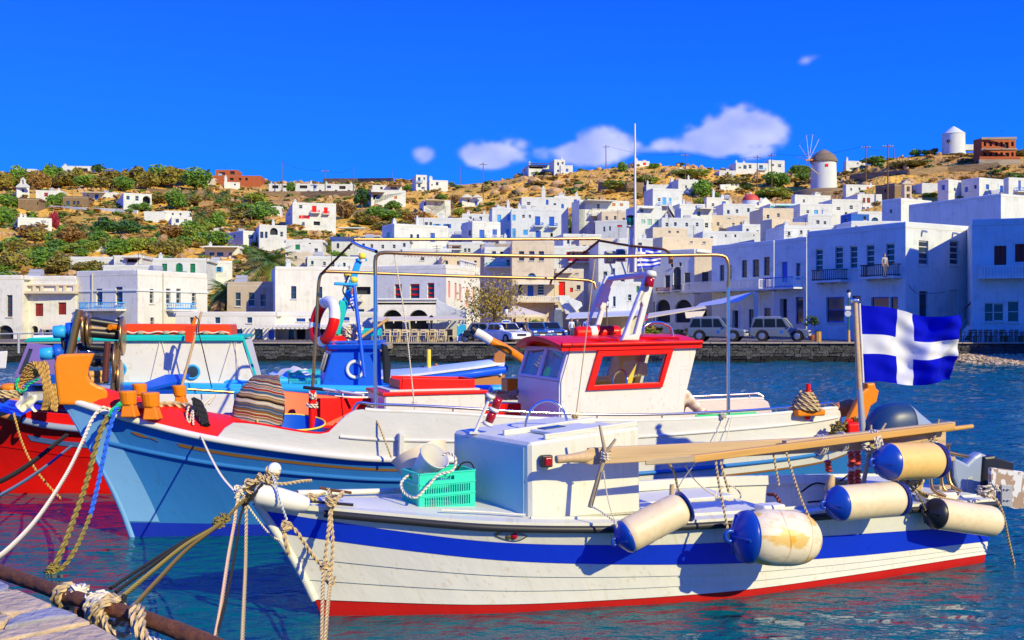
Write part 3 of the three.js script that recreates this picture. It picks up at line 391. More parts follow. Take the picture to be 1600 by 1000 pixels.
function house(name,label,xs,top,base,yaw,o = {}) {
const [x0,xc,x1] = xs.length === 2 ? [xs[0],xs[0],xs[1]] :xs,d = o.d || onHill(xc,base),C = PH(xc,d,0),k0 = (x0 - 800) / F,k1 = (x1 - 800) / F;
let a = yaw * Math.PI / 180;
if (x0 < xc) for (let i = 0;i < 40;i++) {const w = (C.x - k0 * d) / (Math.sin(a) + k0 * Math.cos(a));if (w > 0 && w < Math.max(9,d * 0.13)) break;a += 0.035;}   // turn the house until its shaded end has a sensible depth
const tR = v(Math.cos(a),0,-Math.sin(a)),tL = v(-Math.sin(a),0,-Math.cos(a));
const WL = x0 < xc ? (C.x - k0 * d) / (Math.sin(a) + k0 * Math.cos(a)) :o.W || 6,WR = (k1 * d - C.x) / (Math.cos(a) - k1 * Math.sin(a));
if (!(WL > 0 && WL < 40 && WR > 0 && WR < 40)) console.log('size',name,label,WL,WR,d);
const yT = EYE - (top - 500) / F * d,yB0 = o.d ? QUAY :T(C.x,C.z),yB = Math.min(o.floor ?? yB0,EYE - (base - 500) / F * d) - (o.d && !o.floor ? 0 :2.5);
const root = thing(name,label,o.cat || 'house',v(C.x,Math.max(yB,0.2),C.z)),mt = o.m || M.white,ph = o.para ?? 0.4,out = [],rng2 = rng((xc * 13 + top) | 0);
const L = C.clone().addScaledVector(tL,WL),Rr = C.clone().addScaledVector(tR,WR),Bk = L.clone().addScaledVector(tR,WR);
const holesR = [],holesL = [];
const pick = (px,left) => {const t = left ? tL :tR,kx = (px - 800) / F,D = (C.x * t.z - C.z * t.x) / (kx * t.z + t.x);return [v(kx * D,0,-D).sub(v(C.x,0,C.z)).dot(t),D];};
for (const [px,py,w,h,kind = 'w'] of o.win || []) {
const left = px < xc && x0 < xc,[ua] = pick(px - w / 2,left),[ub] = pick(px + w / 2,left),[,D] = pick(px,left),yy = q => EYE - (q - 500) / F * D;
const lim = left ? WL :WR,hq = {u0:clamp(Math.min(ua,ub),0.06,lim - 0.3),u1:clamp(Math.max(ua,ub),0.3,lim - 0.06),v0:Math.max(yy(py + h / 2),yB + 0.06),v1:Math.min(yy(py - h / 2),yT - ph - 0.06),kind,arch:kind.includes('a'),depth:kind[0] === '.' ? (o.deep || 0.5) :d < 140 ? 0.2 :0.16,sill:d < 130 && kind[0] === kind[0].toLowerCase() && kind[0] !== '.' };
if (hq.u1 > hq.u0 + 0.1 && hq.v1 > hq.v0 + 0.1) (left ? holesL :holesR).push(hq);
}
const fR = face(C,tR,WR,yB,yT - ph,holesR,out),fL = face(C,tL,WL,yB,yT - ph,holesL,out);
face(L,tR,WR,yB,yT - ph,[],out);face(Rr,tL,WL,yB,yT - ph,[],out);
if (ph > 0.05) {const y = yT - ph / 2,th = 0.26,e = 0.003,ins = (p,q,k) => p.clone().addScaledVector(q,k);const ring = [[C,Rr,fR.nrm],[C,L,fL.nrm],[L,Bk,fR.nrm.clone().negate()],[Rr,Bk,fL.nrm.clone().negate()]];ring.forEach(([p,q,n],i) => {const dir = q.clone().sub(p).normalize(),s = i % 2 ? th / 1 :-e;out.push(beam(ins(ins(p,n,e - th / 2),dir,s).setY(y),ins(ins(q,n,e - th / 2),dir,-s).setY(y),ph,th,0.07));});}
add(root,'wall',out,mt);
const rf = [C,Rr,Bk,L].map(p => p.clone().setY(yT - ph + (ph > 0.05 ? 0.05 :0.0)));
const rm = add(root,'roof',plate(rf,0.1),o.roofM || M.roofTop);
const spot = (u,w) => C.clone().addScaledVector(tR,WR * u).addScaledVector(tL,WL * w).setY(yT - ph + 0.05),k2 = rng2();
if (k2 < 0.4 && !o.cat) {const q = spot(0.2 + 0.6 * rng2(),0.3 + 0.4 * rng2()),hh = 1.6 + rng2(),e = q.clone().add(v(0,hh,0)),gs = [rod(q,e,0.03,0.025,5)];for (let i = 0;i < 3;i++) {const y = e.y - 0.1 - i * 0.22;gs.push(rod(v(e.x - 0.45 + i * 0.1,y,e.z - 0.2),v(e.x + 0.45 - i * 0.1,y,e.z + 0.2),0.015,0.015,4));} add(rm,'aerial',gs,M.iron);}
if (k2 > 0.62 && !o.cat) {const q = spot(0.15 + 0.7 * rng2(),0.25 + 0.3 * rng2());if (k2 > 0.82) {add(rm,'water_tank',[(() => {const g = new THREE.CylinderGeometry(0.3,0.3,1.1,14);g.rotateZ(Math.PI / 2);g.rotateY(a);g.translate(q.x,q.y + 0.75,q.z);return g;})(),plate([[-0.6,0.1,0.9],[0.6,0.1,0.9],[0.6,0.7,0.2],[-0.6,0.7,0.2]].map(p => q.clone().add(v(...p))),0.06)],M.greyP);} else add(rm,'roof_box',[box(q.clone().add(v(0,0.35,0)),0.9,0.7,0.4,a,0.04)],M.beigeP);}
openings(root,fR,holesR);openings(root,fL,holesL);
for (const [px,ct,w,hpx] of o.ch || []) {
const [u] = pick(px,false),D = d + 1.2,q = C.clone().addScaledVector(tR,clamp(u,0.6,WR - 0.6)).addScaledVector(tL,Math.min(1.4,WL * 0.4)),yt = EYE - (ct - 500) / F * D,ww = Math.max(0.45,w / F * D),y0 = yT - ph;
const hgt = Math.max(0.5,yt - y0);q.y = y0 + hgt * 0.42;
const c2 = add(rm,'chimney',[box(q,ww,hgt * 0.84,ww * 0.8,a,0.06),box(q.clone().setY(y0 + hgt * 0.80),ww * 1.18,hgt * 0.08,ww,a,0.04),box(q.clone().setY(y0 + hgt * 0.93),ww * 0.5,hgt * 0.2,ww * 0.4,a,0.05)],M.white);
}
for (const [bx0,bx1,yt,yb,c,ow = 0.9,slab = 1] of o.bal || []) {
const left = (bx0 + bx1) / 2 < xc && x0 < xc,[ua] = pick(bx0,left),[ub] = pick(bx1,left),u0 = Math.min(ua,ub),u1 = Math.max(ua,ub),[,D] = pick((bx0 + bx1) / 2,left),f = left ? fL :fR,y1 = EYE - (yt - 500) / F * D,y0 = EYE - (yb - 500) / F * D,gs = [],m = PAINT[c];
const bsl = add(root,'balcony',plate([f.at(u0 - 0.1,y0,0),f.at(u1 + 0.1,y0,0),f.at(u1 + 0.1,y0,-ow),f.at(u0 - 0.1,y0,-ow)],0.16),mt);
for (const k of [0,1]) {const yy = k ? y1 :y0 + 0.18;gs.push(beam(f.at(u0,yy,-ow + .06),f.at(u1,yy,-ow + .06),0.07,0.06,0),beam(f.at(u0,yy,-0.03),f.at(u0,yy,-ow + .02),0.07,0.06,0),beam(f.at(u1,yy,-0.03),f.at(u1,yy,-ow + .02),0.07,0.06,0));}
const st = D > 150 ? 0.35 :0.2;for (let u = u0 + st / 2;u < u1;u += st) gs.push(rod(f.at(u,y0 + 0.08,-ow + .06),f.at(u,y1,-ow + .06),c === 'w' ? 0.05 :0.03,c === 'w' ? 0.05 :0.03,5));for (let k = st;k < ow;k += st) for (const u of [u0,u1]) gs.push(rod(f.at(u,y0 + 0.08,-k),f.at(u,y1,-k),0.03,0.03,5));
add(bsl,'railing',gs,m);
for (let i = 0;i < 3;i++) {const u = mix(u0,u1,0.1 + 0.4 * i);add(bsl,'bracket',beam(f.at(u,y0 - 0.14,0),f.at(u,y0 - 0.14,-ow * 0.7),0.16,0.14,0.03),mt);}
}
for (const [px0,px1,y0,y1,c,ow = 2.2,posts = 3] of o.perg || []) {// pergola or porch roof on posts before the right-hand face
const [u0] = pick(px0,false),[u1] = pick(px1,false),[,D] = pick((px0 + px1) / 2,false),ya = EYE - (y0 - 500) / F * D,yb = Math.max(EYE - (y1 - 500) / F * (D - ow),yB),gs = [];
const pg = add(root,'pergola',plate([fR.at(u0,ya,0),fR.at(u1,ya,0),fR.at(u1,ya - 0.1,-ow),fR.at(u0,ya - 0.1,-ow)],0.12),PAINT[c]);
for (let i = 0;i < posts;i++) {const u = mix(u0 + 0.15,u1 - 0.15,posts > 1 ? i / (posts - 1) :0.5);add(pg,'post',beam(fR.at(u,yb,-ow + 0.1),fR.at(u,ya - 0.1,-ow + 0.1),0.16,0.16,0.02),PAINT[c] === M.brown ? M.brown :M.white);}
}
return {root,C,tR,tL,WL,WR,yT,yB,d,fR,fL,pick };
}
const h = house;
// --- the slope west of the town
h('chapel','small white chapel with a belfry on a stone base',[22,26,46],292,309,20,{win:[[36,298,4,5,'b']],para:0.15,W:9,cat:'chapel' });
{const d = onHill(26,309) - 0.2,p = (x,y) => P(x,y,d);single('chapel_gable','pointed white gable with a bell arch on the little chapel','gable',[plate([p(25.5,293),p(46,293),p(46,291),p(40,286),p(39,280),p(36,277.5),p(33,280),p(32,286),p(25.5,291)],0.6,[[p(34.5,288),p(37.5,288),p(37.5,282),p(36,281),p(34.5,282)]],0.05)],M.white);}
h('stone_house','low stone-walled house with white parapets east of the small chapel',[28,60],309,326,8,{m:M.stoneWall,W:5,win:[[65,318,4,5,'.']] });
h('white_house','low white house with a stone wing behind the green tree',[56,96],297,312,12,{win:[[72,304,6,6,'r']],ch:[[90,293,4,5]] });
h('stone_house','long stone house with two brown windows beside the green tree',[98,138],306,324,10,{m:M.stoneWall,win:[[106,317,5,6,'l'],[116,317,4,6,'n'],[122,317,4,6,'n']] });
h('white_house','long white house standing alone on the ridge with a chimney',[97,141],259,276,5,{d:372,floor:55,win:[[107,268,4,6,'n'],[116,267,4,7,'w'],[131,266,12,6,'.']],ch:[[100,256,4,4]] });
h('white_house','white roof block showing above the ridge trees',[16,54],264,278,0,{d:374,floor:55,ch:[[22,261,3,3]],win:[[30,270,5,3,'w']] });
h('white_house','small white house beyond the ridge beside the lone dark tree',[74,90],266,278,0,{d:378,floor:55,win:[[80,271,3,3,'w']] });
h('white_house','low white house with a blue door and dark porch west of the arched house',[129,183],300,318,8,{win:[[137,307,4,5,'w'],[151,308,6,9,'B'],[163,310,5,5,'w']],perg:[[130,165,301,313,'w',1.8,4]] });
h('white_house','two-storey white house with an arched loggia behind the flat-topped tree',[181,193,237],301,330,22,{deep:1.6,win:[[200,309,5,6,'l'],[214,310,5,8,'w'],[229,312,12,12,'.a'],[187,310,3,5,'w'],[206,324,4,6,'w']] });
h('white_house','white house with a wide blue window and a dark arch beside the bougainvillea',[19,28,81],339,364,15,{deep:1.5,win:[[38,355,9,7,'l'],[48,355,9,7,'l'],[68,361,13,8,'.a'],[68,345,8,7,'w']],ch:[[30,333,4,6],[40,334,3,4]],bal:[[62,75,347,351,'w',0.8]] });
h('white_wall','low white garden wall with red pots below the arched house',[225,257],330,345,8,{W:1,para:0.2,win:[[240,331,3,3,'R']],cat:'wall' });
h('white_house','two-storey white house with dark blue windows below the garden wall',[258,268,300],338,360,18,{win:[[262,347,3,6,'b'],[277,345,5,6,'b'],[290,344,5,5,'w'],[283,354,6,6,'l']] });
h('white_house','white upper house with a roof terrace behind the dark-windowed house',[257,296],329,346,14,{win:[[270,334,3,4,'d'],[282,334,3,4,'d']] });
const brickHouse = (name,label,xs,top,base,yaw,o) => h(name,label,xs,top,base,yaw,{m:M.brick,para:0,roofM:M.concrete,W:7,...o });
brickHouse('unfinished_house','long unfinished house of red brick on the ridge',[318,408],274,284,4,{win:[[362,280,6,4,'.'],[375,280,4,4,'.'],[385,280,4,4,'.'],[330,280,5,4,'.']] });
brickHouse('unfinished_storey','upper brick storey with two dark openings on the unfinished ridge house',[337,372],265.5,275,4,{win:[[347,271,9,4,'.'],[363,270,7,5,'.']],d:351,floor:51 });
brickHouse('brick_cabin','small brick block showing between the ridge trees',[260,282],263.5,276,0,{win:[[270,269,3,3,'.']] });
h('beige_house','beige house with pale blue windows below the unfinished ridge house',[304,336],278,290,8,{m:M.cream,win:[[313,284,5,4,'l'],[319,284,4,4,'l'],[327,284,3,4,'b']] });
h('chapel','white ridge chapel beside the palms with a low annex',[342,350,375],284,294,15,{win:[[367,288,3,3,'b']],ch:[[352,274,4,10]],cat:'chapel' });
h('white_house','white house with a small dark window and blue shaded end beside the hillside palm',[346,380,400],360,388,40,{win:[[366,369,3,6,'w'],[392,370,8,6,'l']] });
h('flat_roof_house','flat-roofed white house with a wide blue window under its slab',[320,374],384,400,6,{win:[[331,397,8,6,'l'],[344,397,10,6,'l'],[360,397,5,6,'w']],ch:[[322,378,4,6]],perg:[[316,372,386,400,'w',2,3]] });
h('white_house','long low white building with two red windows',[110,176],401,418,4,{d:138,floor:7,win:[[124,411,4,4,'R'],[143,412,6,6,'R'],[150,412,3,5,'w']] });
h('white_house','white block with a brown porch beside the red-windowed building',[178,221],399,418,4,{d:137,floor:7,win:[[189,408,4,5,'w'],[206,407,16,6,'.']],perg:[[196,220,403,413,'n',1.5,3]] });
h('white_house','white roof with a tiny pediment behind the corner house',[161,236],414,430,2,{d:124,floor:5,win:[[182,424,4,4,'w']],ch:[[182,410,12,4],[214,411,6,3]] });
h('white_house','white house with three green shuttered doors, the middle one arched',[238,322],403,440,5,{d:118,floor:4,W:8,win:[[257,419,8,14,'G'],[280,420,11,18,'Ga'],[301,419,8,14,'G'],[247,425,3,4,'w']],bal:[[265,292,425,430,'g',0.7]],ch:[[242,395,6,9]] });
h('white_cottage','small white cottage with bright blue shutters beside the palms',[326,330,363],407,440,12,{d:124,floor:4,win:[[342,421,6,8,'ls'],[330,420,1,5,'w']] });
// --- the left waterfront
const WF = {d:86 };
h('waterfront_house','grey-white waterfront house with a narrow dark red door at its far end',[-40,34],430,540,-2,{d:86,m:M.warm,W:9,win:[[15,478,9,34,'d4'],[-14,478,9,30,'d4'],[8,523,26,30,'.a']] });
h('waterfront_house','white waterfront house with two dark red shutters above an arched doorway',[34.6,118],431,540,-2,{d:87,m:M.warm,W:9,win:[[61,484,13,20,'D'],[97,482,13,19,'D'],[54,521,11,24,'.a'],[72,521,9,20,'.a']] });
{const p = (x,y,d = 86.5) => P(x,y,d);single('roof_balustrade','low roof balustrade and ledge over the red-shuttered house','balustrade',[box(P(77,457,86.6),4.7,0.22,0.9,0,0.03),...[37,54,66,90,102,117].map(x => box(P(x,451,86.8),0.25,0.6,0.25,0,0.02)),box(P(77,445.5,86.8),4.7,0.14,0.3,0,0.03)],M.cream);
single('awning','small dark shop awning beside the arched doorway','awning',[plate([p(66,509,86.6),p(97,508,86.6),p(98,514,85.2),p(65,515,85.2)],0.06),rod(p(67,514,85.3),P(67,538,85.3),.03),rod(p(96,514,85.3),P(96,538,85.3),.03)],M.canvas);}
const corner = h('corner_building','large white two-storey corner building with bright blue balconies on both sides',[119,215,324],421,541,64,{d:84,m:M.warm,para:0.5,win:[[155,464,10,26,'b3'],[186,462,11,28,'b3'],[237,463,6,23,'w3'],[263,463,7,24,'w3'],[279,463,7,24,'w3'],[303,467,6,22,'w3'],[150,502,8,14,'w'],[185,502,8,14,'w'],[238,503,6,14,'w'],[150,532,8,16,'.'],[186,530,8,20,'B']],bal:[[137,195,473,484.5,'l',1.0],[260,297,474,485,'l',0.8]] });
{const {fL,fR,yT } = corner,g = [];for (const [u,w] of [[0.35,0.1],[corner.WL * 0.5,0.1],[corner.WL - 0.35,0.1]]) g.push(beam(fL.at(u,2,-0.03),fL.at(u,yT - 1.9,-0.03),0.12,0.05,0));add(corner.root,'cornice',[beam(fL.at(0,yT - 1.75,-0.04),fL.at(corner.WL,yT - 1.75,-0.04),0.14,0.1,0.02),beam(fR.at(0,yT - 1.75,-0.04),fR.at(corner.WR,yT - 1.75,-0.04),0.14,0.1,0.02)],M.white);add(corner.root,'pilaster',g,M.white);add(corner.root,'downpipe',[rod(fL.at(corner.WL * 0.72,3,-0.08),fL.at(corner.WL * 0.72,yT - 0.2,-0.08),.05),rod(fR.at(corner.WR * 0.34,2,-0.08),fR.at(corner.WR * 0.34,yT - 0.2,-0.08),.05)],M.beigeP);}
h('low_shop','long low white waterfront shop with bright blue doors and small windows',[274,430],487,541,0,{d:83,W:6,m:M.warm,win:[[390,499,8,11,'b'],[340,500,8,10,'b'],[300,500,7,10,'b'],[404,527,13,26,'b'],[372,527,13,26,'b'],[424,528,9,24,'B'],[318,526,12,24,'b'],[345,527,8,24,'.']] });
h('low_shop','low blue-trimmed shop beside the café terrace with a white pergola',[430.6,588],487,541,0,{d:84.5,W:6,m:M.warm,win:[[470,500,14,5,'b'],[490,500,16,5,'b'],[540,494,12,14,'b'],[470,528,14,26,'.'],[455,527,8,24,'b'],[500,527,16,26,'.'],[560,528,12,24,'b']],perg:[[436,530,508,540,'w',2.6,5]] });
{const g = [];for (let i = 0;i < 26;i++) g.push(beam(P(352 + i * 7,509,82.6),P(350 + i * 7,512.5,79.6),0.09,0.07,0));const t = thing('slatted_pergola','white slatted pergola along the blue-doored shops','pergola',PH(440,81,QUAY));g.forEach(q => add(t,'slat',q,M.whiteP));for (const x of [352,395,438,481,524]) add(t,'post',beam(PH(x,79.8,QUAY),P(x,513,79.8),0.14,0.14,0.02),M.whiteP);add(t,'rail',beam(P(349,513,79.8),P(528,513,79.8),0.12,0.1,0),M.whiteP);}
h('beige_villa','beige villa with a cornice and three pale doors behind the low shop',[355,428],440,492,3,{d:96,m:M.beige,win:[[372,468,8,22,'w'],[393,468,9,22,'w'],[411,469,8,20,'w'],[411,468,7,18,'w']].slice(0,3) });
h('white_block','plain white block with rounded corners and two dark blue windows',[424,430,545],416,488,6,{d:92,m:M.warm,para:0.35,W:7,win:[[459,457,8,20,'b'],[500,457,7,18,'b']],ch:[[452,405,5,12],[536,410,5,8]] });
h('white_block','white block with a shaded blue terrace and dark awning beside the mast',[546,602],414,488,3,{d:95,W:8,m:M.warm,win:[[568,454,22,12,'.'],[562,490,14,14,'b']],bal:[[556,566,461,470,'w',0.6]] });
{const g = [];for (let i = 0;i < 9;i++) g.push(box(v(0,0,0).add(PH(545,84.2 + i * 0.3,2.2 + i * 0.3)),1.1,0.3,0.32,0,0.02));const t = thing('outdoor_stair','blue and white painted steps between the shop and the mast','stairs',PH(545,84,2));g.forEach((q,i) => add(t,'step',q,i % 2 ? M.whiteP :M.blue));}
const cafe = h('cafe_building','white building with three red windows above two arches on the waterfront',[590,697,750],413,541,66,{d:83,W:12,m:M.warm,win:[[622,456,11,24,'r3'],[648,456,15,25,'r3'],[673,454,11,24,'r3'],[702,452,3,26,'R'],[712,455,3,26,'R'],[719,457,3,26,'R'],[730,464,3,32,'R'],[740,460,3,24,'R'],[617,522,20,30,'.'],[655,522,18,30,'.'],[675,522,12,30,'.']] });
{// terrace storey with its two arches, before the shaded wall
const {fL,WL,yB } = cafe,pk = x => cafe.pick(x,true)[0],A = fL.at(0,0,-3.2),out = [],yTop = EYE - (470 - 500) / F * 82;
const t = thing('cafe_terrace','white arched terrace with a parapet projecting below the red windows','terrace',PH(640,82,QUAY)),p0 = PH(590,80,0),p1 = PH(682,80,0),dir = v(1,0,0),Lr = p1.x - p0.x;
const arch = (px,w) => ({u0:PH(px - w / 2,80,0).x - p0.x,u1:PH(px + w / 2,80,0).x - p0.x,v0:QUAY + 0.9,v1:EYE - (484 - 500) / F * 80,arch:true,depth:1.5,kind:'.' }),hs = [arch(613,31),arch(654,31)];
const f = face(p0,dir,Lr,QUAY,EYE + (500 - 468) / F * 80,hs,out);face(p1,v(0,0,-1),2.8,QUAY,EYE + (500 - 468) / F * 80,[],out);out.push(plate([f.at(0,EYE + 1.3,0),f.at(Lr,EYE + 1.3,0),f.at(Lr,EYE + 1.3,3),f.at(0,EYE + 1.3,3)],0.15));add(t,'wall',out,M.warm);openings(t,f,hs);
add(t,'parapet',beam(f.at(-0.1,EYE + 1.66,-0.04),f.at(Lr + 0.1,EYE + 1.66,-0.04),0.14,0.3,0.04),M.white);
const side = [];side.push(plate([PH(683,80.2,QUAY),PH(728,79.6,QUAY),P(728,484,79.6),P(716,484,79.6),P(683,469,80.2)],0.3));add(t,'stair_wall',side,M.white);
const g2 = thing('terrace_canopy','flat beige canopy on white posts along the café front','canopy',PH(650,78,QUAY));
add(g2,'canopy_roof',plate([P(586,496,79.6),P(714,494,79.2),P(727,491.5,78),P(725,494,76),P(577,501,76),P(580,498,78)].slice(0,2).concat([P(728,497,76),P(577,503,76)]),0.09),M.canvas);
for (const x of [590,620,661,703,722]) add(g2,'post',beam(PH(x,76.3,QUAY),P(x,502,76.3),0.2,0.2,0.02),M.whiteP);for (let i = 0;i < 9;i++) add(g2,'rafter',beam(P(585 + i * 16.5,497.5,79.3),P(580 + i * 17.5,503.5,75.7),0.12,0.08,0),M.whiteP);
}
// --- the middle of the town, from the water upwards
h('cream_building','cream building with three orange-framed windows and a round arch sign',[800,866],376,520,2,{d:112,m:M.cream,W:9,win:[[815,400,8,15,'n'],[831,400,8,15,'n'],[846,400,8,15,'n'],[831,431,13,9,'la'],[813,452,6,18,'b'],[845,452,9,18,'w4'],[829,455,9,18,'B']],perg:[[806,872,443,466,'w',1.6,3]],bal:[[806,872,464,472,'w',2.0]] });
h('white_house','white house wing with a turquoise balustrade behind the cream building',[757,801],386,440,6,{d:118,win:[[772,398,6,12,'w'],[784,398,5,10,'.'],[794,410,5,9,'w']],bal:[[760,802,411,418,'t',0.8]] });
h('white_house','white building with a red door at the foot of the town stairs',[866.5,912],420,520,2,{d:113,m:M.cream,win:[[878,453,10,26,'R'],[893,453,5,7,'R'],[901,424,6,8,'d'],[904,449,6,7,'d']],bal:[[868,893,420,426,'w',1.0]] });
{const t = thing('town_stairs','white outdoor staircase with a solid parapet beside the red door','stairs',PH(890,110,QUAY));for (let i = 0;i < 11;i++) add(t,'step',box(P(894 - i * 1.5,488 - i * 2.4,110.5 + i * 0.1),1.5,0.34,0.5,0,0.02),M.white);add(t,'parapet',plate([P(893,466,110),P(908,472,110),P(910,478,110),P(900,487,110),P(886,470,110)],0.5,[],0.06),M.white);}
h('white_house','white house with rows of small red windows under a wooden pergola',[864,935],384,430,4,{d:124,win:[[888,398,6,9,'R'],[902,405,5,8,'R'],[914,396,5,9,'R'],[926,402,8,12,'R'],[896,396,3,7,'r']],perg:[[890,932,394,408,'n',1.8,4]],bal:[[888,932,403,410,'r',1.2]] });
h('white_house','tall white house behind the loudspeakers of the mast',[935,990],378,480,6,{d:116,m:M.grey,win:[[946,430,6,12,'w'],[958,425,6,12,'w'],[973,440,6,10,'w'],[948,466,6,16,'b'],[960,465,6,16,'b']] });
h('white_house','narrow white house end with two slim blue windows beside the mast arch',[938,1002],440,520,8,{d:108,m:M.grey,win:[[949,473,4,16,'b'],[960,471,4,16,'b'],[984,465,5,10,'w'],[997,450,5,14,'G']] });
h('cream_building','big plain cream building with a sunlit flank behind the waterfront row',[1020,1035,1115],370,470,18,{d:128,m:M.cream,win:[[1080,376,5,8,'w'],[1100,377,5,8,'w']] });
h('white_block','white block with a flat-topped chimney left of the cream building',[965,1022],372,420,4,{d:132,m:M.white,win:[[980,385,6,8,'w'],[1000,383,6,8,'w']],ch:[[1010,364,5,8]] });
// rows of the town upwards
h('white_house','white house with two big blue doors and blue balconies high over the pergola',[799,877],326,376,3,{d:158,win:[[840,346,8,16,'B'],[862,346,8,15,'B'],[841,366,8,10,'B'],[818,338,4,5,'w'],[828,338,3,5,'w'],[803,340,5,9,'L'],[821,363,7,8,'L'],[803,364,5,14,'L'],[862,367,4,6,'.']],bal:[[836,848,349,354,'b',1],[858,870,350,355,'b',1]],ch:[[812,318,5,8],[835,320,7,5]] });
h('white_house','white house with a tall square chimney and small blue arched windows',[815,888],308,335,4,{d:190,win:[[855,316,4,8,'B'],[867,319,4,3,'b'],[879,322,4,7,'Ba'],[826,318,5,5,'w']],ch:[[850,291,6,16],[828,308,5,8]] });
h('white_house','small white house with a chimney behind the tall chimney house',[866,907],306,325,6,{win:[[899,314,5,5,'B'],[885,316,3,4,'w']],ch:[[878,301,9,5],[902,300,4,6]] });
h('white_house','white house with orange shutters and a deep white balcony',[893,905,983],312,352,14,{d:186,deep:1.5,win:[[959,318,5,8,'O'],[971,318,5,8,'O'],[925,325,22,13,'.'],[935,323,4,10,'w'],[956,336,4,3,'w'],[944,343,6,4,'.']],bal:[[922,956,328,338,'w',1.4]],perg:[[912,957,314,338,'w',2.2,4]] });
h('white_house','low white house with a row of little dark windows under the orange-shuttered house',[930,980],345,368,-14,{d:160,W:5,m:M.grey,win:[[944,358,3,8,'w'],[953,357,3,7,'w'],[957,342,3,4,'w'],[968,353,8,3,'R']] });
h('white_house','cream-white house with three pale green shutters',[978,995,1034],321,372,12,{d:160,m:M.white,win:[[1005,346,6,6,'P'],[1015,347,7,9,'P'],[1026,347,6,8,'P'],[1003,329,5,5,'y'],[986,340,3,8,'w']],perg:[[1000,1022,325,330,'w',1,2]] });
h('white_house','white house with a blue balcony door and outside stair below the apse chapel',[1006,1020,1066],294,340,12,{d:200,win:[[1038,314,6,11,'L'],[1047,312,4,6,'L'],[1030,312,4,5,'w']],bal:[[1028,1046,317,322,'l',1.2]],ch:[[1034,293,4,3]] });
{const t = thing('outdoor_stair','white outside stair descending from the blue balcony door','stairs',PH(1050,196,20));for (let i = 0;i < 12;i++) add(t,'step',box(P(1046 + i * 0.85,324 + i * 1.7,196),1.0,0.5,1.2,0,0),M.white);add(t,'parapet',plate([P(1045,318,195.2),P(1047,318,195.2),P(1057,338,195.2),P(1057,343,195.2),P(1045,324,195.2)],0.2),M.white);}
h('chapel','long white chapel with an apse and bell arch on the upper slope',[1010,1060],288,302,5,{W:6,cat:'chapel',para:0.3,ch:[[1012,282,3,6],[1052,276,4,12]],win:[[1053,292,2,5,'.a']] });
h('chapel_apse','stepped white apse building with a corner finial right of the long chapel',[1060,1091],280,304,12,{W:6,cat:'chapel',ch:[[1079,273,3,7],[1088,278,2,2]],win:[[1072,292,3,5,'w']] });
h('white_house','white house with a ledge and one dark window under the prickly pears',[1054,1064,1112],325,366,16,{d:168,m:M.white,win:[[1092,334,5,8,'w'],[1104,352,5,8,'w'],[1080,345,4,6,'w']],perg:[[1088,1112,326,340,'w',1.4,2]] });
h('white_house','white house with one blue window left of the red dome',[1100,1104,1143],308,336,12,{win:[[1131,318,6,7,'B'],[1114,320,4,5,'w']],ch:[[1116,296,4,10],[1130,304,5,4]] });
h('white_house','beige-white house with a small blue window and dark tank below the red dome',[1110,1168],336,360,6,{d:172,m:M.cream,win:[[1139,340,5,5,'L'],[1104,352,5,8,'w'],[1122,350,4,6,'w'],[1146,352,4,7,'l'],[1158,350,4,6,'w']],bal:[[1128,1168,352,357,'w',0.8]] });
h('cream_house','cream house with four small windows above the waterfront row',[1008,1020,1074],355,392,14,{d:146,m:M.cream,win:[[1046,362,4,5,'w'],[1059,362,4,5,'w'],[1041,374,5,5,'w'],[1052,374,8,5,'w']] });
h('white_house','long low white house with three tiny windows above the shaded row',[1098,1192],361,392,2,{d:140,win:[[1134,368,3,5,'w'],[1149,368,3,5,'n'],[1178,367,2,4,'l'],[1112,372,4,5,'w']] });
// the church with the red dome
{
const q = h('domed_church','white church with a red dome and a blue door',[1150,1175,1212],323,356,30,{cat:'church',para:0.2,win:[[1189,339,6,8,'B'],[1158,332,4,6,'.a']] }),d = q.d,c = P(1173,316,d + 5.5),s = d / F;
add(q.root,'drum',[(() => {const g = new THREE.CylinderGeometry(13.5 * s,13.5 * s,8 * s,24);g.translate(c.x,c.y - 2 * s,c.z);return g;})()],M.white);
add(q.root,'dome',(() => {const g = new THREE.SphereGeometry(13.5 * s,28,14,0,6.284,0,Math.PI / 2);g.scale(1,0.82,1);g.translate(c.x,c.y + 2 * s,c.z);return g;})(),mat('red dome paint',[0.60,0.07,0.04],{roughness:0.6 }));
add(q.root,'gable',plate([q.fR.at(0,q.yT - 0.2,-0.02),q.fR.at(q.WR,q.yT - 0.2,-0.02),q.fR.at(q.WR,q.yT + 0.2,-0.02),q.fR.at(q.WR * 0.55,q.yT + 2.0,-0.02),q.fR.at(0,q.yT + 0.2,-0.02)],0.4,[],0.04),M.white);
add(q.root,'finial',[box(P(1173,303,d + 5.5),0.3,0.8,0.3,0,0.05),box(P(1189,313,d),0.5,0.9,0.4,0,0.05)],M.white);
}
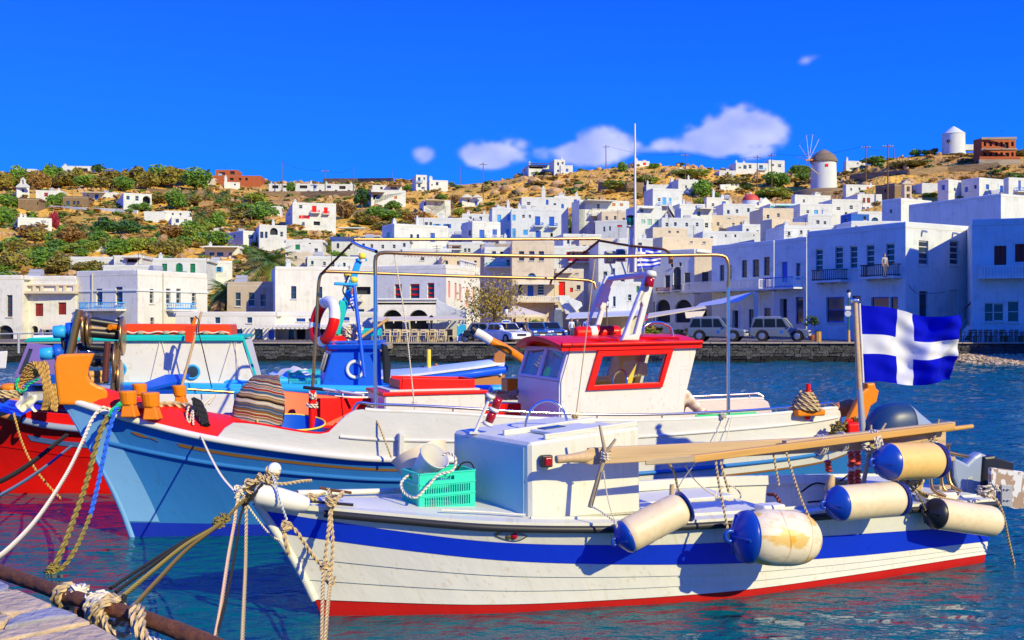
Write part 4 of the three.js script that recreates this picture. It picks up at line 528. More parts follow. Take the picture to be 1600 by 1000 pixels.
// town west of the middle
h('white_house','three-storey white house with red shutters and a red balcony on the slope',[446,457,525],316,359,14,{win:[[470,323,5,6,'w'],[491,327,7,11,'R'],[509,329,6,10,'R'],[469,339,4,5,'R'],[478,339,6,5,'rs'],[474,350,4,6,'w'],[495,349,10,6,'.'],[452,335,2,5,'w']],bal:[[486,499,329,333,'r',1],[505,514,331,335,'r',0.8]],ch:[[460,311,4,6],[522,315,3,4]] });
h('white_house','western half of the long white terrace with porches under the ridge',[420,461],287,303,4,{win:[[430,292,10,5,'.'],[448,291,12,5,'.'],[428,300,3,4,'l'],[440,300,3,4,'w'],[455,300,3,4,'l']],ch:[[421,283,3,4],[461,283,3,4]] });
h('white_house','eastern half of the long white terrace with porches under the ridge',[462,552],287,303,4,{win:[[474,292,12,5,'.'],[492,292,5,5,'l'],[500,299,4,5,'l'],[514,292,6,4,'b'],[535,293,10,5,'.'],[525,299,4,5,'l'],[545,299,4,5,'w'],[482,300,4,5,'w']],ch:[[485,282,3,5],[509,283,3,5],[548,284,3,3]] });
h('white_house','white house with a brown roof terrace on the hillside',[573,580,634],296,325,14,{deep:1.2,win:[[588,308,10,8,'.'],[590,309,6,5,'l'],[618,308,5,6,'O'],[588,321,7,5,'O'],[603,322,4,4,'w'],[576,310,2,5,'w']],perg:[[576,600,301,314,'n',1.6,3]] });
h('white_house','upper white storey with a brown pergola behind the brown roof terrace house',[582,628],289,302,10,{win:[[596,294,4,4,'n'],[615,293,10,4,'.']],perg:[[605,628,290,298,'n',1.8,3]] });
h('white_house','square white house with blue windows standing on the skyline',[644,650,667],273,298,15,{win:[[655,280,4,6,'b'],[663,279,3,4,'w'],[655,290,4,5,'l'],[661,294,5,4,'w']],bal:[[652,660,282,285,'l',0.6]] });
h('white_house','gabled white house with one blue window on the skyline',[667,671,700],281,298,15,{win:[[683,287,4,5,'b'],[675,289,2,3,'w']],ch:[[674,275,5,6]] });
h('white_house','low white house with a dark blue portico on the slope',[655,662,704],312,332,12,{deep:1.2,win:[[672,318,14,8,'.'],[687,317,6,8,'.'],[697,319,4,7,'B'],[664,319,4,6,'b']],perg:[[664,695,313,325,'w',1.6,5]] });
h('chapel','double-gabled white chapel with a blue door',[717,722,754],308,324,12,{cat:'chapel',para:0.1,win:[[732,314,3,4,'.'],[744,318,4,7,'B']] });
{const d = onHill(722,324) - 0.4,p = (x,y) => P(x,y,d);single('chapel_gable','pair of white gables crowning the double-gabled chapel','gable',[plate([p(722,309),p(753,309),p(753,308),p(745,304),p(738,308.2),p(730,303),p(722,307.5)],1.2,[],0.1)],M.white);}
h('white_house','white house with an archway and two dark blue windows below the western slope',[398,405,448],351,378,12,{d:168,m:M.grey,win:[[409,367,5,10,'b'],[416,367,4,10,'b'],[428,360,12,14,'.a'],[440,366,4,8,'w']],ch:[[428,342,4,9]] });
h('white_house','white house with one green shutter behind the big palm',[446,504],374,412,6,{d:138,win:[[465,386,7,8,'G'],[484,380,3,3,'d'],[494,392,5,8,'w']] });
h('cream_house','flat cream block behind the white waterfront terrace',[450,507],394,420,3,{d:122,m:M.cream,win:[[462,403,4,6,'w'],[495,402,4,5,'w']] });
h('white_house','low white house half hidden by the red-shuttered house',[408,440],322,337,10,{win:[[422,329,4,4,'.'],[416,331,3,4,'w']],perg:[[412,432,323,332,'w',1,2]] });
h('white_house','white terrace house with a dark red roof rail and white pergola',[518,595],370,402,5,{d:146,m:M.grey,win:[[528,384,4,8,'d'],[545,386,4,7,'w'],[580,385,4,7,'w']],perg:[[530,572,357,372,'w',2.4,4]],bal:[[568,594,365,369,'d',0.6]] });
h('white_house','long white house with a blue door and a shaded turquoise-windowed end',[597,616,700],349,402,30,{d:146,win:[[607,368,6,10,'T'],[676,371,7,14,'B'],[643,370,4,8,'b'],[653,370,4,8,'b'],[610,392,6,8,'l'],[632,384,6,12,'b']],ch:[[608,341,6,8],[658,335,5,12]] });
h('white_house','upper white house with a bell arch and blue shutters',[650,732],340,372,4,{d:164,win:[[666,350,5,6,'y'],[673,350,4,6,'y'],[683,352,6,4,'ls'],[699,353,6,6,'bs'],[722,356,4,6,'b']],ch:[[690,331,6,9]] });
h('white_house','white house with a pair of bright blue doors on a terrace',[721,738,782],345,402,26,{d:150,win:[[734,364,4,9,'b'],[753,366,8,14,'B'],[773,365,7,13,'B'],[760,382,5,8,'w']],bal:[[757,782,368,373,'w',0.8]] });
h('white_house','white house with a row of blue windows behind the twin-door house',[722,771],334,350,4,{d:172,win:[[751,341,4,7,'b'],[765,341,3,7,'l'],[735,340,4,5,'w']],ch:[[732,329,5,5],[757,329,4,5]] });
h('white_house','tall narrow white house with light blue windows and a domed chimney',[769,801],324,376,6,{d:162,win:[[780,341,6,11,'L'],[795,340,4,10,'L'],[793,364,5,12,'L']],ch:[[780,320,6,6],[798,312,4,11]] });
h('white_house','white house beneath the blue-door terrace with a small dark opening',[700,760],378,420,6,{d:130,m:M.grey,win:[[712,388,12,7,'.'],[727,391,4,6,'w'],[733,391,4,6,'w']],bal:[[700,720,384,390,'n',0.7]] });
h('beige_house','long beige building end beside the blue-door terrace',[752,802],381,420,-10,{d:128,W:5,m:M.beige,win:[[790,392,5,6,'w']] });
h('white_house','white roof terrace house above the red-windowed building',[628,702],388,420,3,{d:124,m:M.white,win:[[640,398,8,7,'.'],[660,403,6,8,'y'],[690,400,5,6,'w']],ch:[[700,384,6,10]] });
{const t = thing('white_pergola','white slatted pergola over the roof terrace above the red windows','pergola',P(668,405,115));for (let i = 0;i < 16;i++) add(t,'slat',beam(P(630 + i * 5.2,394,117),P(634 + i * 5.2,400,114),0.1,0.08,0),M.whiteP);for (const x of [632,660,690,712]) add(t,'post',beam(P(x,414,114.2),P(x,399,114.2),0.14,0.14,0.02),M.whiteP);add(t,'rail',beam(P(628,400.5,114.2),P(716,400.5,114.2),0.14,0.12,0),M.whiteP);}
{const t = thing('roof_balustrade','white turned balustrade on the roof of the red-windowed building','balustrade',P(735,410,86));for (let i = 0;i < 9;i++) add(t,'baluster',(() => {const g = new THREE.LatheGeometry([[0.06,0],[0.11,0.1],[0.14,0.3],[0.07,0.55],[0.05,0.8],[0.1,0.9]].map(q => new THREE.Vector2(...q)),10),p = P(720 + i * 3,414 + i * 0.8,88);g.translate(p.x,p.y - 0.5,p.z);return g;})(),M.whiteP);add(t,'rail',beam(P(718,405.5,88),P(746,412.5,88),0.14,0.3,0.03),M.whiteP);}
// hill crest and the east side
h('white_house','white hilltop house with a dark pergola porch on the rocky crest',[815,826,862],257,276,12,{deep:1.4,win:[[838,260,22,7,'.'],[845,271,5,4,'w'],[832,271,4,4,'w'],[820,266,2,4,'w']],perg:[[826,858,256,264,'n',1.6,4]],ch:[[822,252,3,5]] });
h('white_house','square white hilltop tower house with blue windows beside the pergola porch',[858,866,883],249,275,12,{win:[[872,256,3,5,'b'],[879,255,3,4,'w'],[872,267,3,4,'b'],[879,266,3,4,'b']],ch:[[880,245,3,4]] });
h('white_house','lower white wing with blue doors at the hilltop tower house',[876,895],258,274,10,{win:[[886,266,4,5,'B']] });
h('white_house','white house with a red window on the crest above the chapel',[980,994,1015],251,262,16,{win:[[1007,256,5,4,'R'],[998,258,3,3,'w']],ch:[[996,247,4,3]] });
h('stone_cabin','small grey stone cabin on the upper slope',[1053,1089],264,272,6,{m:M.stoneWall,W:4,para:0.15,win:[[1070,268,3,4,'.']] });
h('stone_cabin','second little stone cabin with white edges right of the utility pole',[1124,1150],266,275,6,{m:M.grey,W:4,para:0.15,win:[[1137,270,3,3,'.']] });
h('white_house','long white skyline house with blue porch beside the two poles',[1138,1150,1200],254,272,10,{win:[[1164,261,5,6,'l'],[1172,260,4,7,'w'],[1189,261,6,6,'l'],[1156,262,4,3,'w']],ch:[[1150,250,3,4],[1165,251,4,3]],bal:[[1184,1196,263,266,'l',0.7]] });
h('white_house','white skyline house with two square windows left of the windmill',[1194,1201,1226],250,268,12,{win:[[1207,258,5,4,'w'],[1218,259,5,5,'w']] });
h('chapel','tiny white chapel with a chimney on the skyline right of the windmill',[1317,1322,1352],251,262,10,{cat:'chapel',ch:[[1319,246,3,6]],win:[[1340,255,3,4,'w']] });
h('white_house','white house with a red door at the foot of the windmill mound',[1317,1322,1367],288,310,10,{win:[[1356,296,4,8,'R'],[1343,295,3,4,'o'],[1330,296,3,4,'w']],ch:[[1362,285,3,5]] });
h('stone_church','stone church wall left of the white house with blue windows',[1368,1398,1440],286,312,30,{m:M.stoneWall,W:8,cat:'church',win:[[1420,300,4,8,'.a'],[1383,298,3,5,'.']] });
h('white_annex','pale windowless annex joined to the stone church',[1440.5,1466],286,312,8,{m:M.grey,W:6,d:onHill(1398,312) - 1,floor:20 });
{const d = onHill(1416,318) - 4,p = (x,y) => P(x,y,d),t = thing('bell_tower','slim stone bell tower with arched openings beside the stone church','bell tower',p(1416,316));add(t,'tower',[plate([p(1410.5,318),p(1422,318),p(1422,288),p(1410.5,288)],1.6,[[p(1414,300),p(1419,300),p(1419,293),p(1416.5,291.5),p(1414,293)],[p(1414,310),p(1419,310),p(1419,304),p(1414,304)]],0.06),box(P(1416,287.6,d),2.1,0.25,1.9,0,0.05)],M.cream);add(t,'cap',[box(P(1416,285.8,d),1.2,0.5,1.2,0,0.12),box(P(1416,283.6,d),0.3,0.5,0.3,0,0.05)],M.cream);}
h('white_house','white house with two blue windows and a shaded blue flank',[1465,1482,1502],280,318,30,{win:[[1474,293,5,8,'B'],[1492,296,3,5,'b']] });
h('white_house','wide white house with four blue windows on the right slope',[1502,1530,1578],277,318,26,{win:[[1510,296,5,8,'B'],[1524,292,4,6,'b'],[1543,292,5,8,'B'],[1565,295,5,10,'B']],bal:[[1557,1580,298,303,'b',0.8]] });
h('white_house','white house with a blue door at the picture edge above the plain wall',[1568,1576,1640],277,318,14,{d:onHill(1530,318) - 3,floor:22,win:[[1593,290,4,16,'B'],[1612,292,4,8,'B']],bal:[[1586,1604,294,300,'b',0.8]] });
h('plain_building','big blank-walled white building rising behind the shaded waterfront row',[1420,1564,1660],302,360,28,{d:96,m:M.white,W:20,para:0.3 });
h('white_house','white gabled house below the bell tower',[1378,1408,1456],309,345,32,{d:128,m:M.white,win:[[1392,330,4,6,'w']],ch:[[1436,306,3,6]] });
h('white_house','white house with a rounded roof left of the red-and-blue windows',[1236,1242,1298],304,330,12,{d:188,win:[[1282,320,6,8,'w'],[1256,314,3,5,'w']],ch:[[1278,300,10,6],[1245,309,4,3]] });
h('white_house','white house with dark red and blue windows in two rows',[1340,1378],303,332,6,{d:190,win:[[1350,313,4,8,'D'],[1357,313,5,8,'D'],[1349,326,5,5,'B'],[1356,326,4,5,'B'],[1371,316,3,5,'w']] });
h('white_house','white flat house with a turquoise porch and red door',[1203,1250],318,342,4,{d:178,win:[[1206,324,8,5,'T'],[1227,330,7,8,'R'],[1244,329,4,9,'G']],perg:[[1212,1252,322,336,'t',1.6,4]] });
h('white_house','low white house in front of the rounded-roof house',[1250,1300],318,350,8,{d:165,win:[[1275,332,6,8,'L'],[1262,331,4,5,'w'],[1290,338,4,5,'w']] });
h('white_house','wide white house among the crowded roofs under the windmill',[1300,1345],311,345,5,{d:172,win:[[1310,326,6,5,'w'],[1330,324,5,6,'w'],[1322,334,4,5,'.']] });
h('white_house','low white house below the red-and-blue windows',[1340,1400],330,352,6,{d:150,win:[[1367,343,11,7,'ba'],[1352,345,5,6,'w'],[1386,340,4,5,'w']] });
h('white_house','white house with a tall slim chimney above the shaded row',[1262,1300],334,365,4,{d:138,win:[[1278,347,5,6,'w'],[1289,348,4,5,'w']],ch:[[1293,325,5,34]] });
h('cream_block','cream roof block with a blind panel above the shaded row',[1188,1206,1234],342,385,20,{d:134,m:M.cream,win:[[1222,356,7,12,'y']] });
h('cream_block','second cream roof block with two wall hatches above the shaded row',[1230,1262],347,382,4,{d:130,m:M.cream,win:[[1245,360,7,10,'y'],[1250,374,4,5,'w']] });
h('blue_hut','bright blue flat hut with dark windows on a roof',[1314,1330,1358],334,358,16,{d:126,m:M.blueWall,para:0.1,cat:'hut',roofM:M.blueWall,win:[[1351,341,4,6,'n'],[1351,350,4,5,'n'],[1322,344,4,6,'w']] });
h('unfinished_house','two-storey unfinished brick house with a concrete frame on the right skyline',[1521,1534,1587],216,261,14,{m:M.brick,para:0,roofM:M.concrete,W:9,win:[[1539,225,4,7,'.'],[1548,225,4,7,'.'],[1557,225,4,7,'.'],[1565,225,4,7,'.'],[1573,228,6,12,'.'],[1582,225,4,7,'.'],[1539,241,5,6,'.'],[1548,242,4,6,'.'],[1557,241,4,6,'.'],[1565,241,4,6,'.'],[1574,242,6,7,'.'],[1582,241,4,6,'.']] });
{const d = onHill(1534,261) - 0.3,t = thing('concrete_frame','bare concrete frame and balcony slabs on the unfinished brick house','frame',P(1560,261,d));for (const y of [216.5,234,250]) add(t,'beam',beam(P(1533,y,d),P(1588,y - 0.5,d - 0),0.5,0.5,0.02),M.concrete);for (const x of [1534,1561,1587]) add(t,'column',beam(P(x,261,d - .02),P(x,216,d - .02),0.4,0.4,0.02),M.concrete);add(t,'balcony_slab',[box(P(1549,234,d - 0.8),3.4,0.2,1.6),box(P(1575,234,d - 0.8),3.4,0.2,1.6)],M.concrete);add(t,'base_wall',[box(P(1562,256,d - 0.5),9.5,1.9,0.6)],M.concrete);add(t,'parapet',[box(P(1562,247,d - 0.6),9.2,0.7,0.3)],M.brick);}
// --- the shaded row on the right
const E = h('waterfront_house','white waterfront house with dark red shutters and a pierced balcony at the picture edge',[1519,1612],343,541,-22,{d:73,W:9,m:M.white,para:0.5,win:[[1563,399,19,30,'D'],[1596,395,20,28,'D'],[1545,488,12,30,'w'],[1560,488,14,28,'w'],[1583,487,16,34,'w']],bal:[[1530,1603,417,434,'w',1.1]] });
const D = h('waterfront_house','white waterfront house with two tall sunlit windows on its end wall',[1261,1415,1521],346,541,18,{d:77,para:0.5,win:[[1280,406,11,34,'w4'],[1311,403,12,36,'w4'],[1334,402,11,36,'w4'],[1360,400,12,36,'w4'],[1391,398,13,36,'w4'],[1443,395,15,38,'w4'],[1491,395,14,38,'w4'],[1305,484,28,40,'b'],[1375,482,28,36,'b'],[1397,484,12,40,'b'],[1338,468,14,12,'b'],[1443,476,13,42,'n'],[1490,474,14,42,'W']],bal:[[1281,1325,422,440,'k',1.0],[1357,1407,414,434,'k',1.0]] });
{for (const [px,py] of [[1288,350],[1345,362],[1315,356],[1386,353]]) {} add(D.root,'gargoyle',[[1441,351],[1489,351]].map(([x,y]) => {const [u] = D.pick(x,false);return beam(D.fR.at(u,D.yT - 0.6,0.1),D.fR.at(u,D.yT - 0.75,-0.5),0.16,0.16,0.03);}),M.grey);const [u] = D.pick(1512,false);add(D.root,'downpipe',[rod(D.fR.at(u,3,-0.1),D.fR.at(u,D.yT - 0.3,-0.1),0.06)],M.beigeP);add(D.root,'cable',[tube([D.fR.at(0.3,5.6,-0.04),D.fR.at(1.2,5.0,-0.04),D.fR.at(3.0,5.0,-0.04),D.fR.at(4.6,5.1,-0.04)],0.025,5)],M.greyP);}
h('waterfront_house','lower white waterfront house with a dark blue wooden balcony',[1210,1260],375,541,-64,{d:100,W:10,m:M.white,para:0.4,win:[[1226,425,9,32,'B'],[1247,424,7,26,'b4'],[1224,487,11,40,'.'],[1249,485,12,42,'b']],bal:[[1206,1254,434,451,'b',1.2]] });
{// the long facade with a balustraded terrace and arches
const q = h('waterfront_building','long shaded waterfront building with a stone balustrade balcony and arched doors',[1112,1209],384,541,-58,{d:118,W:14,m:M.white,para:0.5,win:[[1163,420,8,27,'k4'],[1181,419,10,27,'k'],[1198,416,9,29,'k4'],[1128,427,7,26,'v'],[1140,425,6,22,'v'],[1175,498,10,30,'b'],[1199,496,10,30,'b'],[1150,500,12,30,'.']],bal:[[1084,1206,440,455,'w',2.0]] });
const t = thing('shop_awning','pale blue awning under the long stone balustrade','awning',P(1140,470,100));add(t,'cloth',plate([P(1094,474,104),P(1178,456,93),P(1156,478,90),P(1085,476,102)],0.05),M.canvasBlue);add(t,'pole',[rod(PH(1155,90,QUAY),P(1155,478,90),0.09),rod(PH(1181,92,QUAY),P(1181,456,92),0.2)],M.whiteP);
}
h('waterfront_building','shaded waterfront building with brown arched balcony doors over a row of arches',[1020,1085],392,541,-40,{d:128,W:12,m:M.white,para:0.4,win:[[1043,440,8,20,'n'],[1058,435,12,36,'na'],[1074,437,9,22,'n'],[1050,415,4,6,'n'],[1063,413,4,6,'n'],[1014,488,12,34,'.a'],[1036,486,22,36,'.a'],[1068,486,26,36,'.a']],bal:[[1028,1047,450,456,'d',0.6],[1055,1079,446,454,'k',0.8]] });
h('sunlit_house','tall narrow house with a sunlit upper corner and a brown balcony door',[1085,1113],396,541,2,{d:124,m:M.cream,W:8,win:[[1102,434,10,18,'n'],[1100,500,10,30,'.']] });
{const t = thing('front_steps','small white steps with a brown handrail beside the end wall','stairs',PH(1508,75,QUAY));for (let i = 0;i < 6;i++) add(t,'step',box(PH(1504 + i * 3.2,75.5,QUAY + 0.12 + i * 0.18),0.55,0.36 + 0,1.1,0,0.02),M.white);add(t,'handrail',[beam(P(1508,482,74.8),P(1518,472,74.8),0.1,0.06,0),rod(P(1508,482,74.8),P(1508,498,74.8),0.04),rod(P(1518,472,74.8),P(1518,490,74.8),0.04)],M.brown);}
h('white_house','white roof parapet behind the long balustraded building',[1080,1192],386,420,0,{d:134,m:M.cream,win:[[1100,395,4,6,'w']] });
// filler roofs between the named houses, all of the same plain kind as the town's
[[560,640,372,400,138,'white'],[690,760,398,430,118,'cream'],[880,940,365,395,145,'white'],[1034,1100,340,380,158,'white'],[1192,1240,325,352,160,'cream'],[1160,1205,350,385,150,'white'],[1330,1420,345,375,118,'white'],[905,960,372,420,134,'cream'],[700,742,366,390,155,'white'],[780,850,372,395,148,'white'],[1130,1180,318,345,190,'white'],[1062,1102,318,345,196,'white'],[940,985,330,360,180,'cream'],[1225,1330,352,390,122,'white'],[480,560,400,430,116,'white']].forEach(([a,b,t,bs,d,c],i) => {
const r = rng(i + 60),win = [];for (let x = a + 8;x < b - 6;x += 11 + r() * 8) win.push([x,t + 10 + r() * 4,4,6,'wblwgw'[Math.floor(r() * 6)]]);
const where = ['between the slope and the long white house','below the beige building end','beside the yellow-green tree','below the pale green shutters','below the turquoise porch','under the red dome church','in front of the blue hut','below the little dark windows','behind the pair of bright blue doors','under the blue balconies','behind the red dome church','behind the stair of the blue balcony house','between the orange shutters and the pale green ones','just above the shaded waterfront row','behind the white waterfront block'][i];
h('white_house',`flat ${c === 'cream' ? 'cream' : 'plain white'} house ${where}`,[a,b],t,bs,3 + (i % 3) * 4,{d,floor:1.3,m:M[c],W:6,win,ch:i % 2 ? [[a + 10,t - 7,4,7]] :[] });
});
// --- windmills
{
const d = onHill(1287,300),s = d / F,c = PH(1287,d,EYE - (294 - 500) * s),t = thing('windmill','white windmill with a thatched cap and bare wooden sail spokes','windmill',c);
const body = new THREE.LatheGeometry([[20.5,-6],[20.2,0],[19.5,18],[18.8,41],[18.6,42]].map(([x,y]) => new THREE.Vector2(x * s,y * s)),36);body.translate(c.x,c.y,c.z);add(t,'tower',body,M.white);
const cap = new THREE.LatheGeometry([[20.5,40],[20.5,43],[17,50],[10,56],[3,60],[0,60.5]].map(([x,y]) => new THREE.Vector2(x * s,y * s)),36);{const p = cap.attributes.position;for (let i = 0;i < p.count;i++) {const a = Math.atan2(p.getZ(i),p.getX(i)),k = 1 + 0.06 * (vnoise(a * 9,p.getY(i) * 2,5) - 0.5);p.setX(i,p.getX(i) * k);p.setZ(i,p.getZ(i) * k);} cap.computeVertexNormals();} cap.translate(c.x,c.y,c.z);add(t,'thatched_cap',cap,M.thatch);
add(t,'window',box(P(1292,258,d - 19 * s),4 * s,4 * s,0.3),M.red);
const hub = P(1264,250,d - 8 * s);add(t,'axle',beam(P(1284,249,d - 2 * s),P(1258,250.5,d - 10 * s),2.4 * s,2.4 * s,0.05),M.orangeWood);
const tips = [[1249,227],[1260,211],[1270,210],[1280,217],[1287,235],[1245,246],[1250,268],[1264,290],[1282,270]].map(([x,y]) => P(x,y,d - 10 * s + (x - 1264) * 0.3 * s));
tips.forEach((p,i) => add(t,'spoke',rod(hub,p,0.065,0.045,6),i < 4 ? M.whiteP :M.pole));add(t,'rigging',tips.map((p,i) => rod(p,tips[(i + 1) % tips.length],0.025,0.025,4)),M.pole);
add(t,'plank',beam(P(1267,262,d - 19 * s),P(1280,273,d - 20 * s),0.25,0.1,0),M.woodG);
const mound = new THREE.LatheGeometry([[52,-20],[46,-6],[42,0],[40,1.5],[0,1.5]].map(([x,y]) => new THREE.Vector2(x * s,y * s)),40);mound.translate(c.x - 1 * s,c.y - 6 * s,c.z);single('stone_mound','round dry-stone platform under the thatched windmill','platform',mound,M.stoneWall);
}
{const d = onHill(1490,240),s = d / F,c = PH(1490,d,EYE - (236 - 500) * s),t = thing('mill_tower','white mill tower with a pointed white roof and no sails on the skyline','windmill',c);
const b = new THREE.LatheGeometry([[17.5,-6],[17,0],[16.6,26]].map(([x,y]) => new THREE.Vector2(x * s,y * s)),36);b.translate(c.x,c.y,c.z);add(t,'tower',b,M.white);
const rf = new THREE.LatheGeometry([[17.2,25.6],[17.2,26.6],[9,33],[1,38.5],[0,38.7]].map(([x,y]) => new THREE.Vector2(x * s,y * s)),36);rf.translate(c.x,c.y,c.z);add(t,'roof',rf,M.white);
add(t,'window',[box(P(1482,220.5,d - 15 * s),3 * s,4 * s,0.9)],M.dark);add(t,'window',[box(P(1502,212.5,d - 12 * s),2.6 * s,3 * s,0.9)],M.brown);
single('white_wall','low white wall running from the mill tower to the brick house','wall',box(P(1514,231,d),2.6,1.4,2,0,0.05),M.white);}
// garden walls and hill tracks
const wallLine = (label,pts,hgt = 1,m = M.white) => {const w = pts.map(([x,y]) => {const d = onHill(x,y);return PH(x,d,T((x - 800) / F * d,-d));}),g = [];for (let i = 1;i < w.length;i++) g.push(beam(w[i - 1].clone().add(v(0,hgt / 2 - 0.3,0)),w[i].clone().add(v(0,hgt / 2 - 0.3,0)),hgt + 0.6,0.4,0.05));single('garden_wall',label,'wall',g,m);};
wallLine('long white wall running below the stone houses',[[42,322],[80,326],[130,329],[180,331],[215,334]],0.7);
wallLine('sloping white wall climbing past the prickly pears',[[125,398],[170,393],[210,389],[232,386]],0.8);wallLine('low white wall beside the house with dark blue windows',[[295,365],[330,364],[352,362]],0.8);
wallLine('dry stone terrace wall under the long white terrace',[[410,306],[470,306],[560,305]],1.2,M.stoneWall);wallLine('dry stone wall on the skyline above the brown hill',[[505,286],[560,286],[615,286]],1.6,M.stoneWall);wallLine('brown stone wall along the upper slope beside the chapel',[[935,300],[980,301],[1006,301]],2.4,M.stoneWall);wallLine('blue-shaded white wall below the middle bushes',[[1125,300],[1150,298],[1170,296]],1.6);wallLine('earth bank wall running below the unfinished brick house',[[1330,280],[1420,274],[1480,268],[1560,262]],1.2,M.stoneWall);
wallLine('brown stone wall on the slope beside the red-shuttered house',[[535,342],[560,336],[590,328]],0.9,M.stoneWall);wallLine('stone terrace wall below the palms',[[230,300],[270,302],[320,304]],1,M.stoneWall);
// --- utility poles and wires
const poleTops = [];
[[441,303,252,0],[508,303,265,1],[552,303,261,0],[719,285,259,0],[755,312,254,1],[612,288,268,0],[947,262,227,1],[1071,285,240,1],[1183,300,243,1],[1206,296,240,1],[1353,285,227,1],[1387,320,225,1],[1397,240,231,0],[545,412,366,0],[706,372,318,0],[506,410,360,0],[935,375,326,0],[825,376,350,0],[1404,345,310,0],[1250,376,320,0],[1263,336,312,0],[393,345,308,0],[1098,372,330,0],[1008,300,270,0]].forEach(([x,b,t,cross],i) => {
const d = onHill(x,b),p = PH(x,d,T((x - 800) / F * d,-d) - 0.5),q = P(x + (i % 3 - 1) * 0.4,t,d),place = ['on the left ridge above the terrace houses','in front of the long white terrace','at the east end of the long white terrace','on the skyline beside the gabled house','standing on the rocky slope','behind the brown roof terrace house','tall on the crest with a crossarm','at the prickly pear patch','in front of the long skyline house','left of the windmill with a crossarm','right of the windmill with a crossarm','in front of the unfinished brick house','thin on the skyline left of the mill tower','brown beside the white terrace house','rising in front of the upper white house','beside the small palm in town','between the two white houses by the green tree','in front of the house with blue balconies','in front of the white gabled house','among the cream roof blocks','beside the rounded-roof house','beside the hillside palm','beside the house with a ledge','on the slope under the crest house'][i];
const t2 = thing('utility_pole',`wooden utility pole ${place}`,'pole',p);add(t2,'pole',rod(p,q,0.14,0.10,8),M.pole);
if (cross) {const u = q.clone().add(v(0,-0.5,0));add(t2,'crossarm',beam(u.clone().add(v(-1,0,0)),u.clone().add(v(1,0,0)),0.14,0.12,0),M.pole);for (const k of [-0.9,-0.4,0.4,0.9]) add(t2,'insulator',rod(u.clone().add(v(k,0.07,0)),u.clone().add(v(k,0.3,0)),0.05,0.04,6),M.whiteP);}
poleTops.push(q);
});
[[0,1,'from the left ridge pole to the terrace pole'],[1,2,'between the two terrace poles'],[3,4,'between the skyline pole and the rocky slope pole'],[6,7,'from the crest pole towards the prickly pears'],[7,8,'from the prickly pears to the long skyline house'],[9,10,'passing the windmill'],[10,11,'from the windmill side to the brick house'],[8,9,'between the two poles left of the windmill']].forEach(([a,b,w]) => single('overhead_wire',`thin overhead wire ${w}`,'wire',tube(sag(poleTops[a],poleTops[b],1.2),0.03,4),M.iron));
